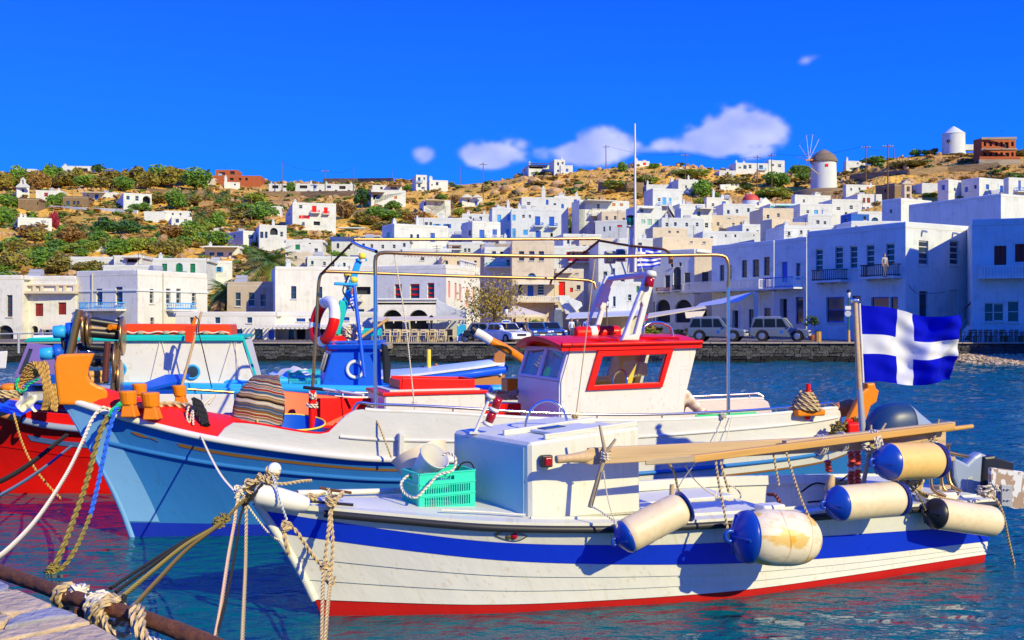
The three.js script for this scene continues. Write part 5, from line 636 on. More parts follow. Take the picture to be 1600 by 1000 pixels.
// ---------- boats ----------
function makeHull(o) {// fair hull through half-breadths and sheer heights; u runs from stem to stern, f from waterline (0) to sheer (1)
const a = o.ang * Math.PI / 180,t = v(Math.cos(a),0,-Math.sin(a)).multiplyScalar(o.flip ? -1 :1),n = v(Math.sin(a),0,Math.cos(a)),B = v(o.B[0],0,o.B[1]);
const bow = f => f >= 0 ? -o.rake * Math.pow(f,1.25) :o.rake * -f * 1.2,stern = f => o.L + (o.sternRake || 0) * Math.max(f,0);
const hh = (u,f) => f * o.H(u),ff = o.flare || 1.3;
const off = (u,f) => f >= 0 ? mix(o.wl(u),o.sh(u),Math.pow(f,ff)) :o.wl(u) * (1 - (f / 0.45) ** 2);
const pt = (u,f,side = 1,out = 0,up = 0) => {const s = mix(bow(f),stern(f),u),w = Math.max(0,off(u,f) + out);return B.clone().addScaledVector(t,s).addScaledVector(n,side * w).add(v(0,hh(u,f) + up,0));};
const fn = q => typeof q === 'function' ? q :() => q;
const strip = (f0,f1,rows = 3,cols = 70,u0 = 0,u1 = 1,out0 = 0,out1 = out0,sides = [1,-1]) => sides.map(sd => grid(cols,rows,(x,y) => {const u = mix(u0,u1,x),f = mix(fn(f0)(u),fn(f1)(u),y),p = pt(u,f,sd,mix(out0,out1,y));p.u = u * (o.L + 1);p.w = f;return p;}));
const line = (f,side,u0,u1,k = 40,out = 0,up = 0) => Array.from({length:k + 1 },(_,i) => {const u = mix(u0,u1,i / k);return pt(u,fn(f)(u),side,typeof out === 'function' ? out(u) :out,typeof up === 'function' ? up(u) :up);});
const sheet = (h,u0,u1,inset = 0,camber = 0,cols = 40) => grid(cols,8,(x,y) => {const u = mix(u0,u1,x),f = Math.min(1,fn(h)(u) / o.H(u)),w = Math.max(0,off(u,f) - inset) * (2 * y - 1),s = mix(bow(f),stern(f),u),p = B.clone().addScaledVector(t,s).addScaledVector(n,w).add(v(0,fn(h)(u) + camber * (1 - (2 * y - 1) ** 2),0));p.u = s;p.w = w;return p;});
const transom = (f0,f1,u = 1) => grid(8,6,(x,y) => {const f = mix(f0,f1,y),w = off(u,f) * (2 * x - 1),p = B.clone().addScaledVector(t,mix(bow(f),stern(f),u)).addScaledVector(n,w).add(v(0,hh(u,f),0));p.u = w;p.w = p.y;return p;});
const cap = (u0,u1,w0,w1,th,up = 0,sides = [1,-1],f = 1) => sides.flatMap(sd => [grid(50,1,(x,y) => pt(mix(u0,u1,x),f,sd,mix(w0,w1,y),up)),grid(50,1,(x,y) => pt(mix(u0,u1,x),f,sd,w0,up - th * y)),grid(50,1,(x,y) => pt(mix(u0,u1,x),f,sd,w1,up - th * y))]);
const bulwark = (top,u0,u1,th = 0.05,sides = [1,-1],cols = 90) => sides.flatMap(sd => [0,-th].map(w => grid(cols,3,(x,y) => {const u = mix(u0,u1,x),p = pt(u,1,sd,w + 0.06 * y * top(u),top(u) * y);p.u = u * o.L;p.w = y;return p;})).concat([grid(cols,1,(x,y) => {const u = mix(u0,u1,x);return pt(u,1,sd,mix(0,-th,y) + 0.06 * top(u),top(u));})]));
const mapped = (poly,side = 1,out = 0.006) => {const s = new THREE.Shape(poly.map(q => new THREE.Vector2(...q))),g = new THREE.ExtrudeGeometry(s,{depth:1,bevelEnabled:false }),p = g.attributes.position;for (let i = 0;i < p.count;i++) {const q = pt(p.getX(i),p.getY(i),side,out * (p.getZ(i) > 0.5 ? 1 :-1));p.setXYZ(i,q.x,q.y,q.z);} g.computeVertexNormals();return g;};
return {...o,t,n,B,pt,strip,line,sheet,transom,cap,bulwark,mapped,off };
}
const along = (A,t) => (px,py) => {const kx = (px - 800) / F,D = (A.x * t.z - A.z * t.x) / (kx * t.z + t.x);return v(kx * D,EYE - (py - 500) / F * D,-D);};// a pixel on the upright plane through A along t
function ringTorus(c,R,r,nrm,arc = 6.2832,seg = 28) {const g = new THREE.TorusGeometry(R,r,10,seg,arc);g.applyQuaternion(new THREE.Quaternion().setFromUnitVectors(v(0,0,1),nrm.clone().normalize()));g.translate(c.x,c.y,c.z);return g;}
function turned(profile,a,b,seg = 24) {const d = b.clone().sub(a),L = d.length(),g = new THREE.LatheGeometry(profile.map(([r,y]) => new THREE.Vector2(Math.max(r,1e-4),y * L)),seg);g.applyQuaternion(new THREE.Quaternion().setFromUnitVectors(v(0,1,0),d.normalize()));g.translate(a.x,a.y,a.z);return g;}

const each = (R,name,list,m) => list.forEach(g => add(R,name,g,m));
// ===== the white boat with the blue stripe =====
const w1 = makeHull({B:[-1.88,-9.85],ang:23,L:7.8,rake:0.62,sternRake:0.05,flare:1.2,wl:lut([[0,0.02],[0.08,0.27],[0.18,0.56],[0.31,0.8],[0.52,1.06],[0.69,1.06],[1,0.93]]),sh:lut([[0,0.03],[0.06,0.24],[0.14,0.5],[0.25,0.83],[0.4,1.09],[0.55,1.2],[0.72,1.19],[1,1.04]]),H:lut([[0,1.16],[0.14,1.03],[0.25,0.94],[0.4,0.875],[0.55,0.85],[0.72,0.83],[1,0.75]]) });
const boat1 = thing('fishing_boat','white open fishing boat with a blue stripe, red waterline and hanging fenders, nearest the quay','boat',v(-1.88,0,-9.85));
{
const st = lut([[0,0.93],[0.22,0.80],[0.38,0.755],[0.72,0.67],[1,0.60]]),sb = lut([[0,0.74],[0.22,0.60],[0.38,0.52],[0.72,0.37],[1,0.34]]),rd = lut([[0,0.15],[0.25,0.10],[0.6,0.10],[1,0.13]]),R = boat1;
add(R,'bottom',[...w1.strip(-0.4,rd,8,90),w1.transom(-0.3,rd(1))],M.bootRed);
const k1 = u => mix(sb(u),rd(u),0.36),k2 = u => mix(sb(u),rd(u),0.70),lap = (a,b) => [...w1.strip(a,b,3,90,0,1,0.014,0),...w1.strip(a,u => a(u) - 0.002,1,90,0,1,0.014,0)];
add(R,'plank',[...lap(rd,k2)],M.hullWhite);add(R,'plank',lap(k2,k1),M.hullWhite);add(R,'plank',lap(k1,sb),M.hullWhite);
add(R,'stripe',[...w1.strip(sb,st,4,90,0,1,0.008,0.008),...w1.strip(sb,u => sb(u) - 0.004,1,90,0,1,0.008,0)],M.stripeBlue);
add(R,'plank',[...w1.strip(st,1,3,90)],M.hullWhite);
add(R,'stem',tube([w1.pt(0,0.15,1,0),w1.pt(0,0.4),w1.pt(0,0.7),w1.pt(0,1)],0.045,8),M.hullWhite);
add(R,'transom',[w1.transom(rd(1),0.34),w1.transom(0.6,1)],M.hullWhite);add(R,'transom_stripe',w1.transom(0.34,0.6),M.stripeBlue);
for (const sd of [1,-1]) {const pts = w1.line(1,sd,0.07,1,60,0.03,-0.035);add(R,'rub_rail',tube(pts,0.038,10,160),M.rubber);}
add(R,'gunwale',[...w1.cap(0.0,1,0.035,-0.17,0.05,0.03),...w1.cap(0.3,1,-0.165,-0.185,0.12,0.055)],M.deckWhite);
add(R,'foredeck',[w1.sheet(u => w1.H(u) + 0.012,0.01,0.34,0.02,0.05),w1.sheet(u => w1.H(u) + 0.01,0.34,0.50,0.02,0.02)],M.deckWhite);
add(R,'cockpit_floor',w1.sheet(0.36,0.47,0.99,0.03,0),M.deckWhite);
each(R,'inner_side',w1.strip(0.38,1,3,50,0.47,0.99,-0.08,-0.15),M.deckWhite);
add(R,'aft_deck',w1.sheet(u => w1.H(u) + 0.02,0.9,1.0,0.05,0.02),M.deckWhite);
// cabin
const NF0 = v(0.177,0.9,-9.95),NA = v(1.335,0.9,-10.38),FF = v(-0.66,0.9,-11.1),e1 = NA.clone().sub(NF0),e2 = FF.clone().sub(NF0),FA = NA.clone().add(e2);
const top = (p,h,lean) => p.clone().setY(h).addScaledVector(e2,lean);
add(R,'cabin',solid([NF0,NA,FA,FF],[top(NF0,1.68,0.01),top(NA,1.80,0.01),top(FA,1.80,-0.01),top(FF,1.68,-0.01)],0.03),M.deckWhite);
add(R,'cabin_front_shade',plate([[0.06,0.94],[0.94,0.94],[0.94,1.63],[0.06,1.63]].map(([b,y]) => NF0.clone().addScaledVector(e2,b).setY(y).addScaledVector(e1,-0.006)),0.012),gloss('pale aqua paint',[0.26,0.52,0.60]));  // aqua plate puts shade and crate bounce into the front's colour
const rf = (a,b,up = 0) => NF0.clone().addScaledVector(e1,a).addScaledVector(e2,b).setY(1.68 + 0.12 * a + up);
add(R,'roof_rail',beam(rf(0.16,0.05,0.025),rf(1.0,0.05,0.025),0.06,0.05,0.012),M.deckWhite);add(R,'roof_rail',beam(rf(0.1,0.46,0.025),rf(0.95,0.46,0.025),0.06,0.05,0.012),M.deckWhite);
add(R,'hatch',plate([rf(0.3,0.12,0.02),rf(0.75,0.12,0.02),rf(0.75,0.4,0.02),rf(0.3,0.4,0.02)],0.03,[],0.01),M.deckWhite);add(R,'hatch_glass',plate([rf(0.36,0.3,0.04),rf(0.55,0.3,0.04),rf(0.55,0.39,0.04),rf(0.36,0.39,0.04)],0.01),M.glass);
const ha = rf(0.42,0.62),hb = rf(0.72,0.5),hc = ha.clone().lerp(hb,0.5),hr = ha.distanceTo(hb) / 2,hd = hb.clone().sub(ha).normalize();
add(R,'grab_hoop',tube(Array.from({length:17 },(_,i) => {const a = Math.PI * i / 16;return hc.clone().addScaledVector(hd,-Math.cos(a) * hr).add(v(0,Math.sin(a) * hr * 1.25,0));}),0.014,8,48),M.hoop);
const lp = v(0.2,0,0),sideN = e1.clone().cross(v(0,1,0)).setY(0).normalize().multiplyScalar(-1);if (sideN.z < 0) sideN.negate();
const sl = NF0.clone().addScaledVector(e1,0.13).addScaledVector(sideN,0.035).setY(1.50);const sb2 = add(R,'side_light',box(sl,0.12,0.12,0.07,Math.atan2(0.43,1.158),0.015),M.blackP);add(sb2,'lens',box(sl.clone().addScaledVector(sideN,0.02).add(v(0.01,0,0)),0.085,0.09,0.06,Math.atan2(0.43,1.158),0.02),M.lampRed);
// signal pole with its lamps
const pb = rf(0.02,0.72),ptp = pb.clone().add(v(0.18,0.42,0)),pl = add(R,'signal_pole',[rod(pb,ptp,0.018),box(pb.clone().add(v(0,0.01,0)),0.1,0.02,0.1)],M.whiteP),dirp = ptp.clone().sub(pb).normalize();
add(pl,'lamp',turned([[0.0,0],[0.042,0.02],[0.045,0.5],[0.042,0.95],[0,1]],ptp,ptp.clone().addScaledVector(dirp,0.11)),M.clear);add(pl,'lamp_foot',turned([[0.0,0],[0.05,0.05],[0.055,0.9],[0,1]],ptp.clone().addScaledVector(dirp,-0.05),ptp),M.whiteP);
for (const [f,q] of [[0.66,0.1],[0.3,0.1]]) {const c = pb.clone().lerp(ptp,f).add(v(q,0,0.02));add(pl,'red_lamp',turned([[0,0],[0.045,0.02],[0.048,0.6],[0.04,0.95],[0,1]],c,c.clone().addScaledVector(dirp,0.12)),M.lampRed);add(pl,'lamp_foot',turned([[0,0],[0.055,0.1],[0.055,0.9],[0,1]],c.clone().addScaledVector(dirp,-0.05),c),M.whiteP);add(pl,'lamp_arm',rod(pb.clone().lerp(ptp,f),c,0.012),M.whiteP);}
// bow fittings
add(R,'bow_fender_block',turned([[0,0],[0.07,0.02],[0.1,0.1],[0.1,0.45],[0.085,0.8],[0.06,0.97],[0,1]],P(395,770,9.32),P(484,789,9.44)),M.bucket);
add(R,'bow_roller_plate',turned([[0,0],[0.055,0.05],[0.063,0.3],[0.063,0.7],[0.055,0.95],[0,1]],P(427,733,9.5),P(430,733,9.42)),M.hullWhite);add(R,'bow_post',beam(P(424,775,9.5),P(428,742,9.5),0.06,0.05,0.01),M.hullWhite);
add(R,'cleat',[tube([P(500,762,9.8),P(512,765,9.78),P(535,768,9.75),P(549,770,9.74)],0.014,8),rod(P(516,766,9.78),P(517,775,9.78),0.015),rod(P(533,768,9.76),P(534,777,9.76),0.015)],M.rust);
add(R,'deck_slot',beam(w1.pt(0.06,1,1,-0.11,0.05),w1.pt(0.105,1,1,-0.14,0.05),0.02,0.05,0.004),M.blackP);
each(R,'deck_trim',[tube([w1.pt(0.2,1,1,-0.18,0.07),w1.pt(0.25,1,1,-0.24,0.07),w1.pt(0.295,1,1,-0.2,0.06)],0.012,6),tube([w1.pt(0.05,1,-1,-0.05,0.08),w1.pt(0.15,1,-1,-0.05,0.08),w1.pt(0.3,1,-1,-0.05,0.08)],0.03,8)],M.deckWhite);
// the little eye of a navigation light on the topside
const eye = (k,out) => {const o2 = [];for (let i = 0;i < 24;i++) {const a = i / 24 * 6.283,c = Math.cos(a);o2.push([0.262 + 0.0187 * k * c,0.868 + 0.062 * k * Math.sin(a) * (1 - 0.55 * c * c)]);} return w1.mapped(o2,1,out);};
const ey = add(R,'topside_light',eye(1,0.012),M.brass);add(ey,'plate',eye(0.86,0.016),M.greyP);const eb = w1.pt(0.262,0.868,1,0.012);add(ey,'bulb',(() => {const g = new THREE.SphereGeometry(0.034,16,10);g.scale(1,1,0.6);g.translate(eb.x + 0.03,eb.y,eb.z);return g;})(),M.lampRed);add(ey,'reflector',(() => {const g = new THREE.SphereGeometry(0.036,16,10);g.scale(1.1,1,0.4);g.translate(eb.x - 0.03,eb.y,eb.z);return g;})(),M.brass);
// cockpit: thwarts, locker, blocks on the gunwale
const bl = (u,h0,h1,w0,w1_,len) => {const c = w1.pt(u,0.9,1,0),o2 = w1.off(u,0.9);return solid([[0,w0],[len,w0],[len,w1_],[0,w1_]].map(([s,w]) => c.clone().addScaledVector(w1.t,s).addScaledVector(w1.n,w - o2).setY(h0)),[[0,w0],[len,w0],[len,w1_],[0,w1_]].map(([s,w]) => c.clone().addScaledVector(w1.t,s).addScaledVector(w1.n,w - o2).setY(h1)),0.015);};
add(R,'thwart',bl(0.66,0.62,0.68,-1.05,1.05,0.35),M.deckWhite);add(R,'locker',bl(0.52,0.36,0.78,-1.0,-0.35,1.3),M.deckWhite);add(R,'engine_box',bl(0.56,0.36,0.74,-0.3,0.4,0.9),M.deckWhite);add(R,'bench',bl(0.505,0.66,0.71,-0.2,1.0,1.1),M.wood);
for (const [u,m] of [[0.425,0.5],[0.585,.35],[0.86,0.6]]) add(R,'gunwale_block',bl(u,w1.H(u) + 0.03,w1.H(u) + 0.12,w1.off(u,1) - 0.16,w1.off(u,1) + 0.02,m * 0.8),M.bucket);
add(R,'mooring_post',[rod(P(1049,790,10.2),P(1050,757,10.2),0.025),rod(P(1389,770,11.0),P(1402,742,11.0),0.03)],M.wood);
// ladder frame of tarnished pipe on the aft deck
const ld = (pts) => add(R,'ladder_pipe',tube(pts.map(([x,y,d]) => P(x,y,d)),0.022,8,24),M.brass);
ld([[1468,697,11.7],[1470,730,11.7],[1476,765,11.65],[1498,772,11.6]]);ld([[1482,694,11.85],[1481,730,11.85],[1486,757,11.8],[1502,768,11.75]]);ld([[1454,744,11.6],[1458,765,11.5],[1478,776,11.45]]);ld([[1466,698,11.7],[1484,694,11.85]]);ld([[1482,707,11.85],[1500,711,11.9],[1512,713,11.95]]);ld([[1438,745,11.5],[1438,770,11.4],[1450,776,11.35]]);
for (const [y,x] of [[718,1467],[762,1462]]) add(R,'ladder_step',beam(P(x,y,11.65),P(x + 20,y - 2,11.85),0.05,0.1,0.01),M.woodG);
}
// outboard motor, tilted up over the transom
{
const d = 12.25,t = thing('outboard_motor','dark blue outboard motor tilted up at the stern of the white striped boat','outboard motor',P(1480,760,d)),p = (x,y) => P(x,y,d + (x - 1400) * 0.0024);
const cowl = (x0,x1) => {const top = lut([[0,700],[0.03,674],[0.1,653],[0.2,638],[0.32,631],[0.48,629],[0.57,631],[0.66,640],[0.82,655],[0.95,669],[1,692]]),hw = lut([[0,0.05],[0.08,0.15],[0.3,0.23],[0.65,0.22],[0.92,0.15],[1,0.05]]);return grid(26,22,(a,b) => {const u = mix(x0,x1,a),px = 1351 + 113 * u,tp = p(px,top(u)),bt = p(px,705),an = Math.PI * b,c = Math.cos(an),sn = Math.pow(Math.sin(an),0.36),q = bt.clone().lerp(tp,sn);q.z += c * hw(u);q.x += c * hw(u) * 0.35;return q;});};
add(t,'cowl',cowl(0,0.53),M.engine);add(t,'cowl_cover',cowl(0.55,1),M.engineG);add(t,'cowl_seam',cowl(0.528,0.552),M.blackP);
add(t,'leg',plate([p(1482,712),p(1505,723),p(1516,712),p(1526,706),p(1536,710),p(1532,745),p(1524,768),p(1494,770),p(1484,745)],0.16,[],0.04),M.engineG);add(t,'leg_panel',plate([p(1502,768),p(1504,746),p(1512,742),p(1514,752),p(1511,768)],0.18,[],0.01),M.greyP);
add(t,'bracket',plate([p(1528,712),p(1545,710),p(1550,718),p(1548,745),p(1538,768),p(1524,770)],0.24,[],0.03),M.blackP);add(t,'fin',plate([p(1546,712),p(1582,723),p(1580,740),p(1546,735)],0.05,[],0.01),M.blackP);add(t,'tube',tube([p(1460,690),p(1478,730),p(1490,760)],0.05,8),M.blackP);
}
{const p = (x,y) => P(x,y,12.15 + (x - 1545) * 0.002),t = thing('rudder_board','peeling white rudder board with a metal plate behind the stern','rudder',P(1572,796,12.2));add(t,'board',plate([p(1546,730),p(1600,737),p(1602,793),p(1583,795),p(1546,782)],0.06,[],0.01),mat('peeling board paint',[0.62,0.62,0.62],{map:tex(256,(x,y) => {const n = fbm(x * 7,y * 5,301,5);return n > 0.53 ? [0.55,0.38,0.26] :[1,1,1.0];},2.2),roughness:0.8 }));add(t,'metal_plate',plate([P(1564,757,12.1),P(1581,758,12.12),P(1581,792,12.12),P(1564,790,12.1)],0.03,[],0.006),M.greyP);for (const [x,y] of [[1570,765],[1576,765],[1570,782],[1576,782]]) add(t,'bolt',box(P(x,y,12.08),0.02,0.02,0.02,0,0.004),M.steel);}
// spars on their crutches
{
const t = thing('oar_blade_spar','long flat pale wooden oar with a rounded grip, the thickest spar along the white boat','oar',P(900,715,9.8)),a = P(918,713,9.82),b = P(1476,685,11.45);
add(t,'blade',beam(a,b,0.165,0.05,0.012),M.wood);add(t,'grip',turned([[0,0],[0.036,0.01],[0.04,0.05],[0.042,0.4],[0.06,0.8],[0.03,1]],P(868,718,9.7),P(926,713,9.84),16),M.wood);add(t,'shoulder',solid([P(898,722,9.76),P(922,726,9.8),P(922,726,9.87),P(898,722,9.82)],[P(898,712,9.76),P(922,700,9.8),P(922,700,9.87),P(898,712,9.82)],0.01),M.wood);
const t2 = thing('oar','square-sectioned pale spar lashed in front of the flat oar','oar',P(1080,718,9.9));add(t2,'loom',beam(P(1082,717,9.92),P(1490,666,11.3),0.075,0.06,0.012),M.woodY);add(t2,'blade',solid([P(1008,727,9.7),P(1086,722,9.9),P(1086,722,9.96),P(1008,727,9.76)],[P(1008,719,9.7),P(1086,711,9.9),P(1086,711,9.96),P(1008,719,9.76)],0.008),M.woodG);
const t3 = thing('spar','flat pale batten lying on top of the square spar','spar',P(1230,690,10.6));add(t3,'batten',beam(P(1225,692,10.5),P(1489,662,11.4),0.05,0.08,0.01),M.wood);
single('pole','thin varnished pole whose yellow tip sticks out past the other spars','pole',rod(P(1380,684,11.1),P(1519,666,11.6),0.032,0.026,12),M.woodY);
[[[922,792,9.86],[946,708,9.76],[937,664,9.76],[962,686,9.74],'beside the cabin of the white boat'],[[1348,760,10.95],[1360,700,10.95],[1361,664,10.95],[1384,661,10.97],'beside the flagpole'],[[1452,735,11.35],[1458,690,11.3],[1467,655,11.28],[1440,690,11.3],'nearest the stern']].forEach(([a,b,c,e,w]) => {const t4 = thing('oar_crutch',`forked wooden crutch holding the spars ${w}`,'crutch',P(...a));add(t4,'stick',rod(P(...a),P(...b),0.026,0.022,8),M.woodG);for (const q of [c,e]) add(t4,'prong',rod(P(...b),P(...q),0.02,0.012,8),M.woodG);add(t4,'lashing',rope(coil(P(...b).add(v(0,-0.06,0)),0.04,3,0.08,0.006,v(0.1,1,0),4),0.010),M.ropePale);});
single('lashing','grey rope lashing round the spars near their middle','rope',[rope(coil(P(1277,695,10.7),0.10,3,0.08,0.01,v(1,0,-0.4),3),0.010),rope(coil(P(1313,690,10.85),0.10,2,0.05,0.01,v(1,0,-0.4),5),0.010)],M.ropePale);single('lashing','knotted rope lashing tying the spars beside the flagpole','rope',[rope(coil(P(1358,692,10.9),0.11,4,0.1,0.02,v(1,0.3,-0.4),7),0.014),rope(knot(P(1353,697,10.85),0.05,9),0.012)],M.ropePale);
}
// fenders
function fender(a,b,r,label,m,cap,o = {}) {
const t = thing('fender',label,'fender',a),d = b.clone().sub(a),L = d.length(),q = r / L,k = o.round ? 0.55 :1,prof = [];
for (let i = 0;i <= 24;i++) {const y = i / 24,e = o.round ? Math.pow(Math.max(0,1 - Math.pow(Math.abs(2 * y - 1),2.9)),0.42) :Math.min(1,Math.pow(Math.sin(Math.PI * 0.5 * clamp(Math.min(y,1 - y) / Math.min(0.45,q * 0.9) + 0.25)),0.6));prof.push([r * e,0.02 + y * 0.96]);}
prof.push([0,0.98]);prof.unshift([0,0.02]);
const g = turned(prof,a,b,32);add(t,'body',g,m);
const ax = d.clone().normalize(),cL = r * (o.capL || 0.75),a1 = a.clone().addScaledVector(ax,-cL * 0.35);
const cp = add(t,'cap',turned([[0,0],[r * 0.2,0.0],[r * 0.32,0.10],[r * 0.62,0.32],[r * 0.9,0.62],[r * (o.round ? 0.93 :1.0),0.86],[r * (o.round ? 0.95 :0.99),1.0],[0,1.0]],a1,a1.clone().addScaledVector(ax,cL * 1.15),32),cap);
const side = ax.clone().cross(v(0,1,0)).normalize();for (let i = 0;i < 3;i++) {const an = i * 2.09,u = side.clone().multiplyScalar(Math.cos(an)).add(side.clone().cross(ax).multiplyScalar(Math.sin(an)));add(cp,'rib',rod(a1.clone().addScaledVector(ax,cL * 0.02),a1.clone().addScaledVector(u,r * 0.8).addScaledVector(ax,cL * 0.55),r * 0.10,r * 0.06,8),cap);}
add(cp,'eye',ringTorus(a1.clone().addScaledVector(ax,-r * 0.10),r * 0.18,r * 0.09,side),cap);
if (o.end !== false) {const e1 = b.clone().addScaledVector(ax,-cL * 0.22);add(t,'cap',turned([[0,0],[r * 0.98,0],[r * 0.95,0.25],[r * 0.7,0.6],[r * 0.3,0.9],[0,1]],e1,e1.clone().addScaledVector(ax,cL * 0.55),28),cap);}
return t;
}
fender(P(968,843,9.62),P(1072,790,9.85),0.165,'long cream fender with dark blue caps hanging at a slant below the cabin',M.fender,M.capBlue,{capL:0.6 });
fender(P(1152,838,9.82),P(1280,842,10.05),0.275,'biggest stained round fender with a blue pointed cap',mat('stained fender vinyl',[0.80,0.71,0.52],{map:tex(512,(x,y) => {const s = sstep(0.50,0.64,fbm(x * 9,y * 5,401,5)),g = sstep(0.55,0.7,fbm(x * 40,y * 14,405,3)),l = Math.exp(-(((y - 0.46 - 0.02 * Math.sin(x * 19)) / 0.006) ** 2)) + Math.exp(-(((y - 0.74 + 0.02 * Math.sin(x * 13)) / 0.006) ** 2));return [1 - 0.12 * s - 0.08 * g - 0.25 * l,0.97 - 0.33 * s - 0.14 * g - 0.42 * l,0.9 - 0.66 * s - 0.22 * g - 0.5 * l];}),roughness:0.45 }),M.capBlue,{round:true,capL:0.55,end:false });
fender(P(1297,788,10.45),P(1410,778,10.75),0.185,'clean cream fender lying on the gunwale behind the biggest one',M.fender,M.capBlue,{capL:0.9 });
fender(P(1374,722,10.75),P(1468,719,11.05),0.20,'yellowed fender with a bright blue cap hung highest under the spars',M.fenderYellow,M.capBlue,{capL:1.0 });
fender(P(1452,801,11.2),P(1560,816,11.55),0.175,'yellow-topped fender with a black cap nearest the stern',M.fender,M.blackP,{capL:0.8,end:false });
// strings of red floats
{const bead = (() => {const g = new THREE.SphereGeometry(0.043,14,8);g.scale(1,0.62,1);return clean(g);})();
const str = (label,list) => {const t = thing('float_string',label,'float string',P(list[0][0],list[0][2],list[0][3]));for (const [x,y0,y1,d] of list) {const n = Math.round((y1 - y0) / 6.2);add(t,'cord',rod(P(x,y0 - 12,d),P(x + 1,y1,d),0.006),M.ropePale);for (let i = 0;i < n;i++) {const c = P(x + (i % 3 - 1) * 0.8,y0 + i * 6.2,d),g = bead.clone();g.translate(c.x,c.y,c.z);add(t,'float',g,i === 4 ? M.bucket :M.bead);} } };
str('two strings of red floats hanging beside the yellowed fender',[[1330,708,762,11.25],[1340,706,760,11.35]]);str('short string of three red floats under the spars',[[1294,722,740,11.2]]);}
// crate with its tubs
function crate(name,label,c,dir,L,Wd,Hh,m) {
const t = thing(name,label,'crate',c),x = dir.clone().normalize(),z = v(-x.z,0,x.x),q = (a,y,b) => c.clone().addScaledVector(x,a).addScaledVector(z,b).add(v(0,y,0));
const side = (p0,u,len) => {const hs = [],at = (a,y) => p0.clone().addScaledVector(u,a).add(v(0,y,0)),n = Math.round(len / 0.026);for (const [y0,y1] of [[0.12,0.36],[0.46,0.66]]) for (let i = 2;i < n - 2;i++) {const a = len * (i + 0.22) / n,e = len * (i + 0.78) / n;hs.push([at(a,y0 * Hh),at(e,y0 * Hh),at(e,y1 * Hh),at(a,y1 * Hh)]);} hs.push([at(len * 0.38,Hh * 0.79),at(len * 0.62,Hh * 0.79),at(len * 0.62,Hh * 0.9),at(len * 0.38,Hh * 0.9)]);
add(t,'side',plate([at(0,0),at(len,0),at(len,Hh),at(0,Hh)],0.012,hs),m);
add(t,'rib',[0.02,0.41,0.71,0.985].map(y => beam(at(0,y * Hh),at(len,y * Hh),0.014,0.03,0.003)).concat([0,0.33,0.66,1].map(a => beam(at(len * a,0),at(len * a,Hh),0.03,0.014,0.003))),m);};
side(q(0,0,0),x,L);side(q(0,0,-Wd),x,L);side(q(0,0,0),z.clone().negate(),Wd);side(q(L,0,0),z.clone().negate(),Wd);add(t,'bottom',plate([q(0,0.01,0),q(L,0.01,0),q(L,0.01,-Wd),q(0,0.01,-Wd)],0.015),m);
return t;
}
crate('crate','turquoise-green plastic crate on the foredeck in front of the cabin',P(655,801,9.98).setY(0.985),v(0.87,0,-0.49),0.62,0.42,0.385,M.crate);
{const c = P(657,742,10.35);single('bucket','white bucket lying tilted in the green crate','bucket',[turned([[0,0],[0.11,0],[0.13,0.5],[0.155,1.0],[0.165,1.0],[0.165,0.94],[0.142,0.93],[0.12,0.5],[0.10,0.04],[0,0.04]],c,c.clone().add(v(0.16,0.22,0.14)),28)],M.bucket);
const d2 = P(668,735,10.75);single('tub','beige round tub propped behind the white bucket','tub',[turned([[0,0],[0.18,0],[0.25,0.2],[0.30,0.95],[0.32,1],[0.30,0.98],[0.235,0.22],[0.17,0.06],[0,0.06]],d2.clone().add(v(0.03,-0.12,0)),d2.clone().add(v(-0.1,0.18,-0.10)),32)],M.tubBeige);
single('rope_loop','pale rope looping out of the green crate','rope',rope([P(690,712,10.1),P(700,708,10.1),P(712,716,10.05),P(708,734,10.0),P(685,742,9.95),P(668,760,9.9),P(650,777,9.85),P(632,770,9.95),P(627,755,10.05),P(640,742,10.15),P(655,742,10.2)],0.014),M.ropePale);single('rope_loop','dark rope loop between the crate and the cabin front','rope',rope([P(713,738,10.5),P(722,724,10.5),P(735,723,10.5),P(742,735,10.5)],0.010),M.ropeBlack);}
// flag of white cross on blue
function flag(name,label,cn,cat,m,waveAmp,pole,nW = 48) {
const t = thing(name,label,cat,cn[0]);const g = grid(nW,30,(x,y) => {const a = cn[0].clone().lerp(cn[1],x),b = cn[3].clone().lerp(cn[2],x),p = a.lerp(b,y),k = Math.pow(x,0.7);p.z += waveAmp * k * (Math.sin(x * 9 + y * 2.2) + 0.5 * Math.sin(x * 17 - y * 5) + 0.22 * Math.sin(x * 31 + y * 13) + 0.14 * Math.sin(x * 12 - y * 27));p.y += waveAmp * 0.35 * k * Math.sin(x * 7.5 + y);p.u = x;p.w = 1 - y;return p;});add(t,'cloth',g,m);pole && pole(t);return t;
}
flag('cross_flag','blue flag with a white cross flying at the stern of the white boat',[P(1345,477,12.2),P(1503,497,12.4),P(1494,600,12.4),P(1349,597,12.2)],'flag',mat('cross flag cloth',[1,1,1],{map:tex(256,(x,y) => (x > 0.365 && x < 0.53) || (y > 0.365 && y < 0.625) ? [0.84,0.84,0.86] :[0.0,0.05,0.70],1,true),roughness:0.8,specularIntensity:0.15,transmission:0.1,thickness:0 }),0.13,t => {
add(t,'pole',rod(P(1343,610,12.2),P(1336,472,12.2),0.034,0.03,12),M.wood);add(t,'socket',rod(P(1350,705,12.2),P(1343,606,12.2),0.045,0.034,14),M.greyP);add(t,'hoist_line',rod(P(1349,598,12.2),P(1343,474,12.2),0.012),M.whiteP);add(t,'truck',box(P(1336,470,12.2),0.09,0.05,0.09,0,0.02),M.steel);});

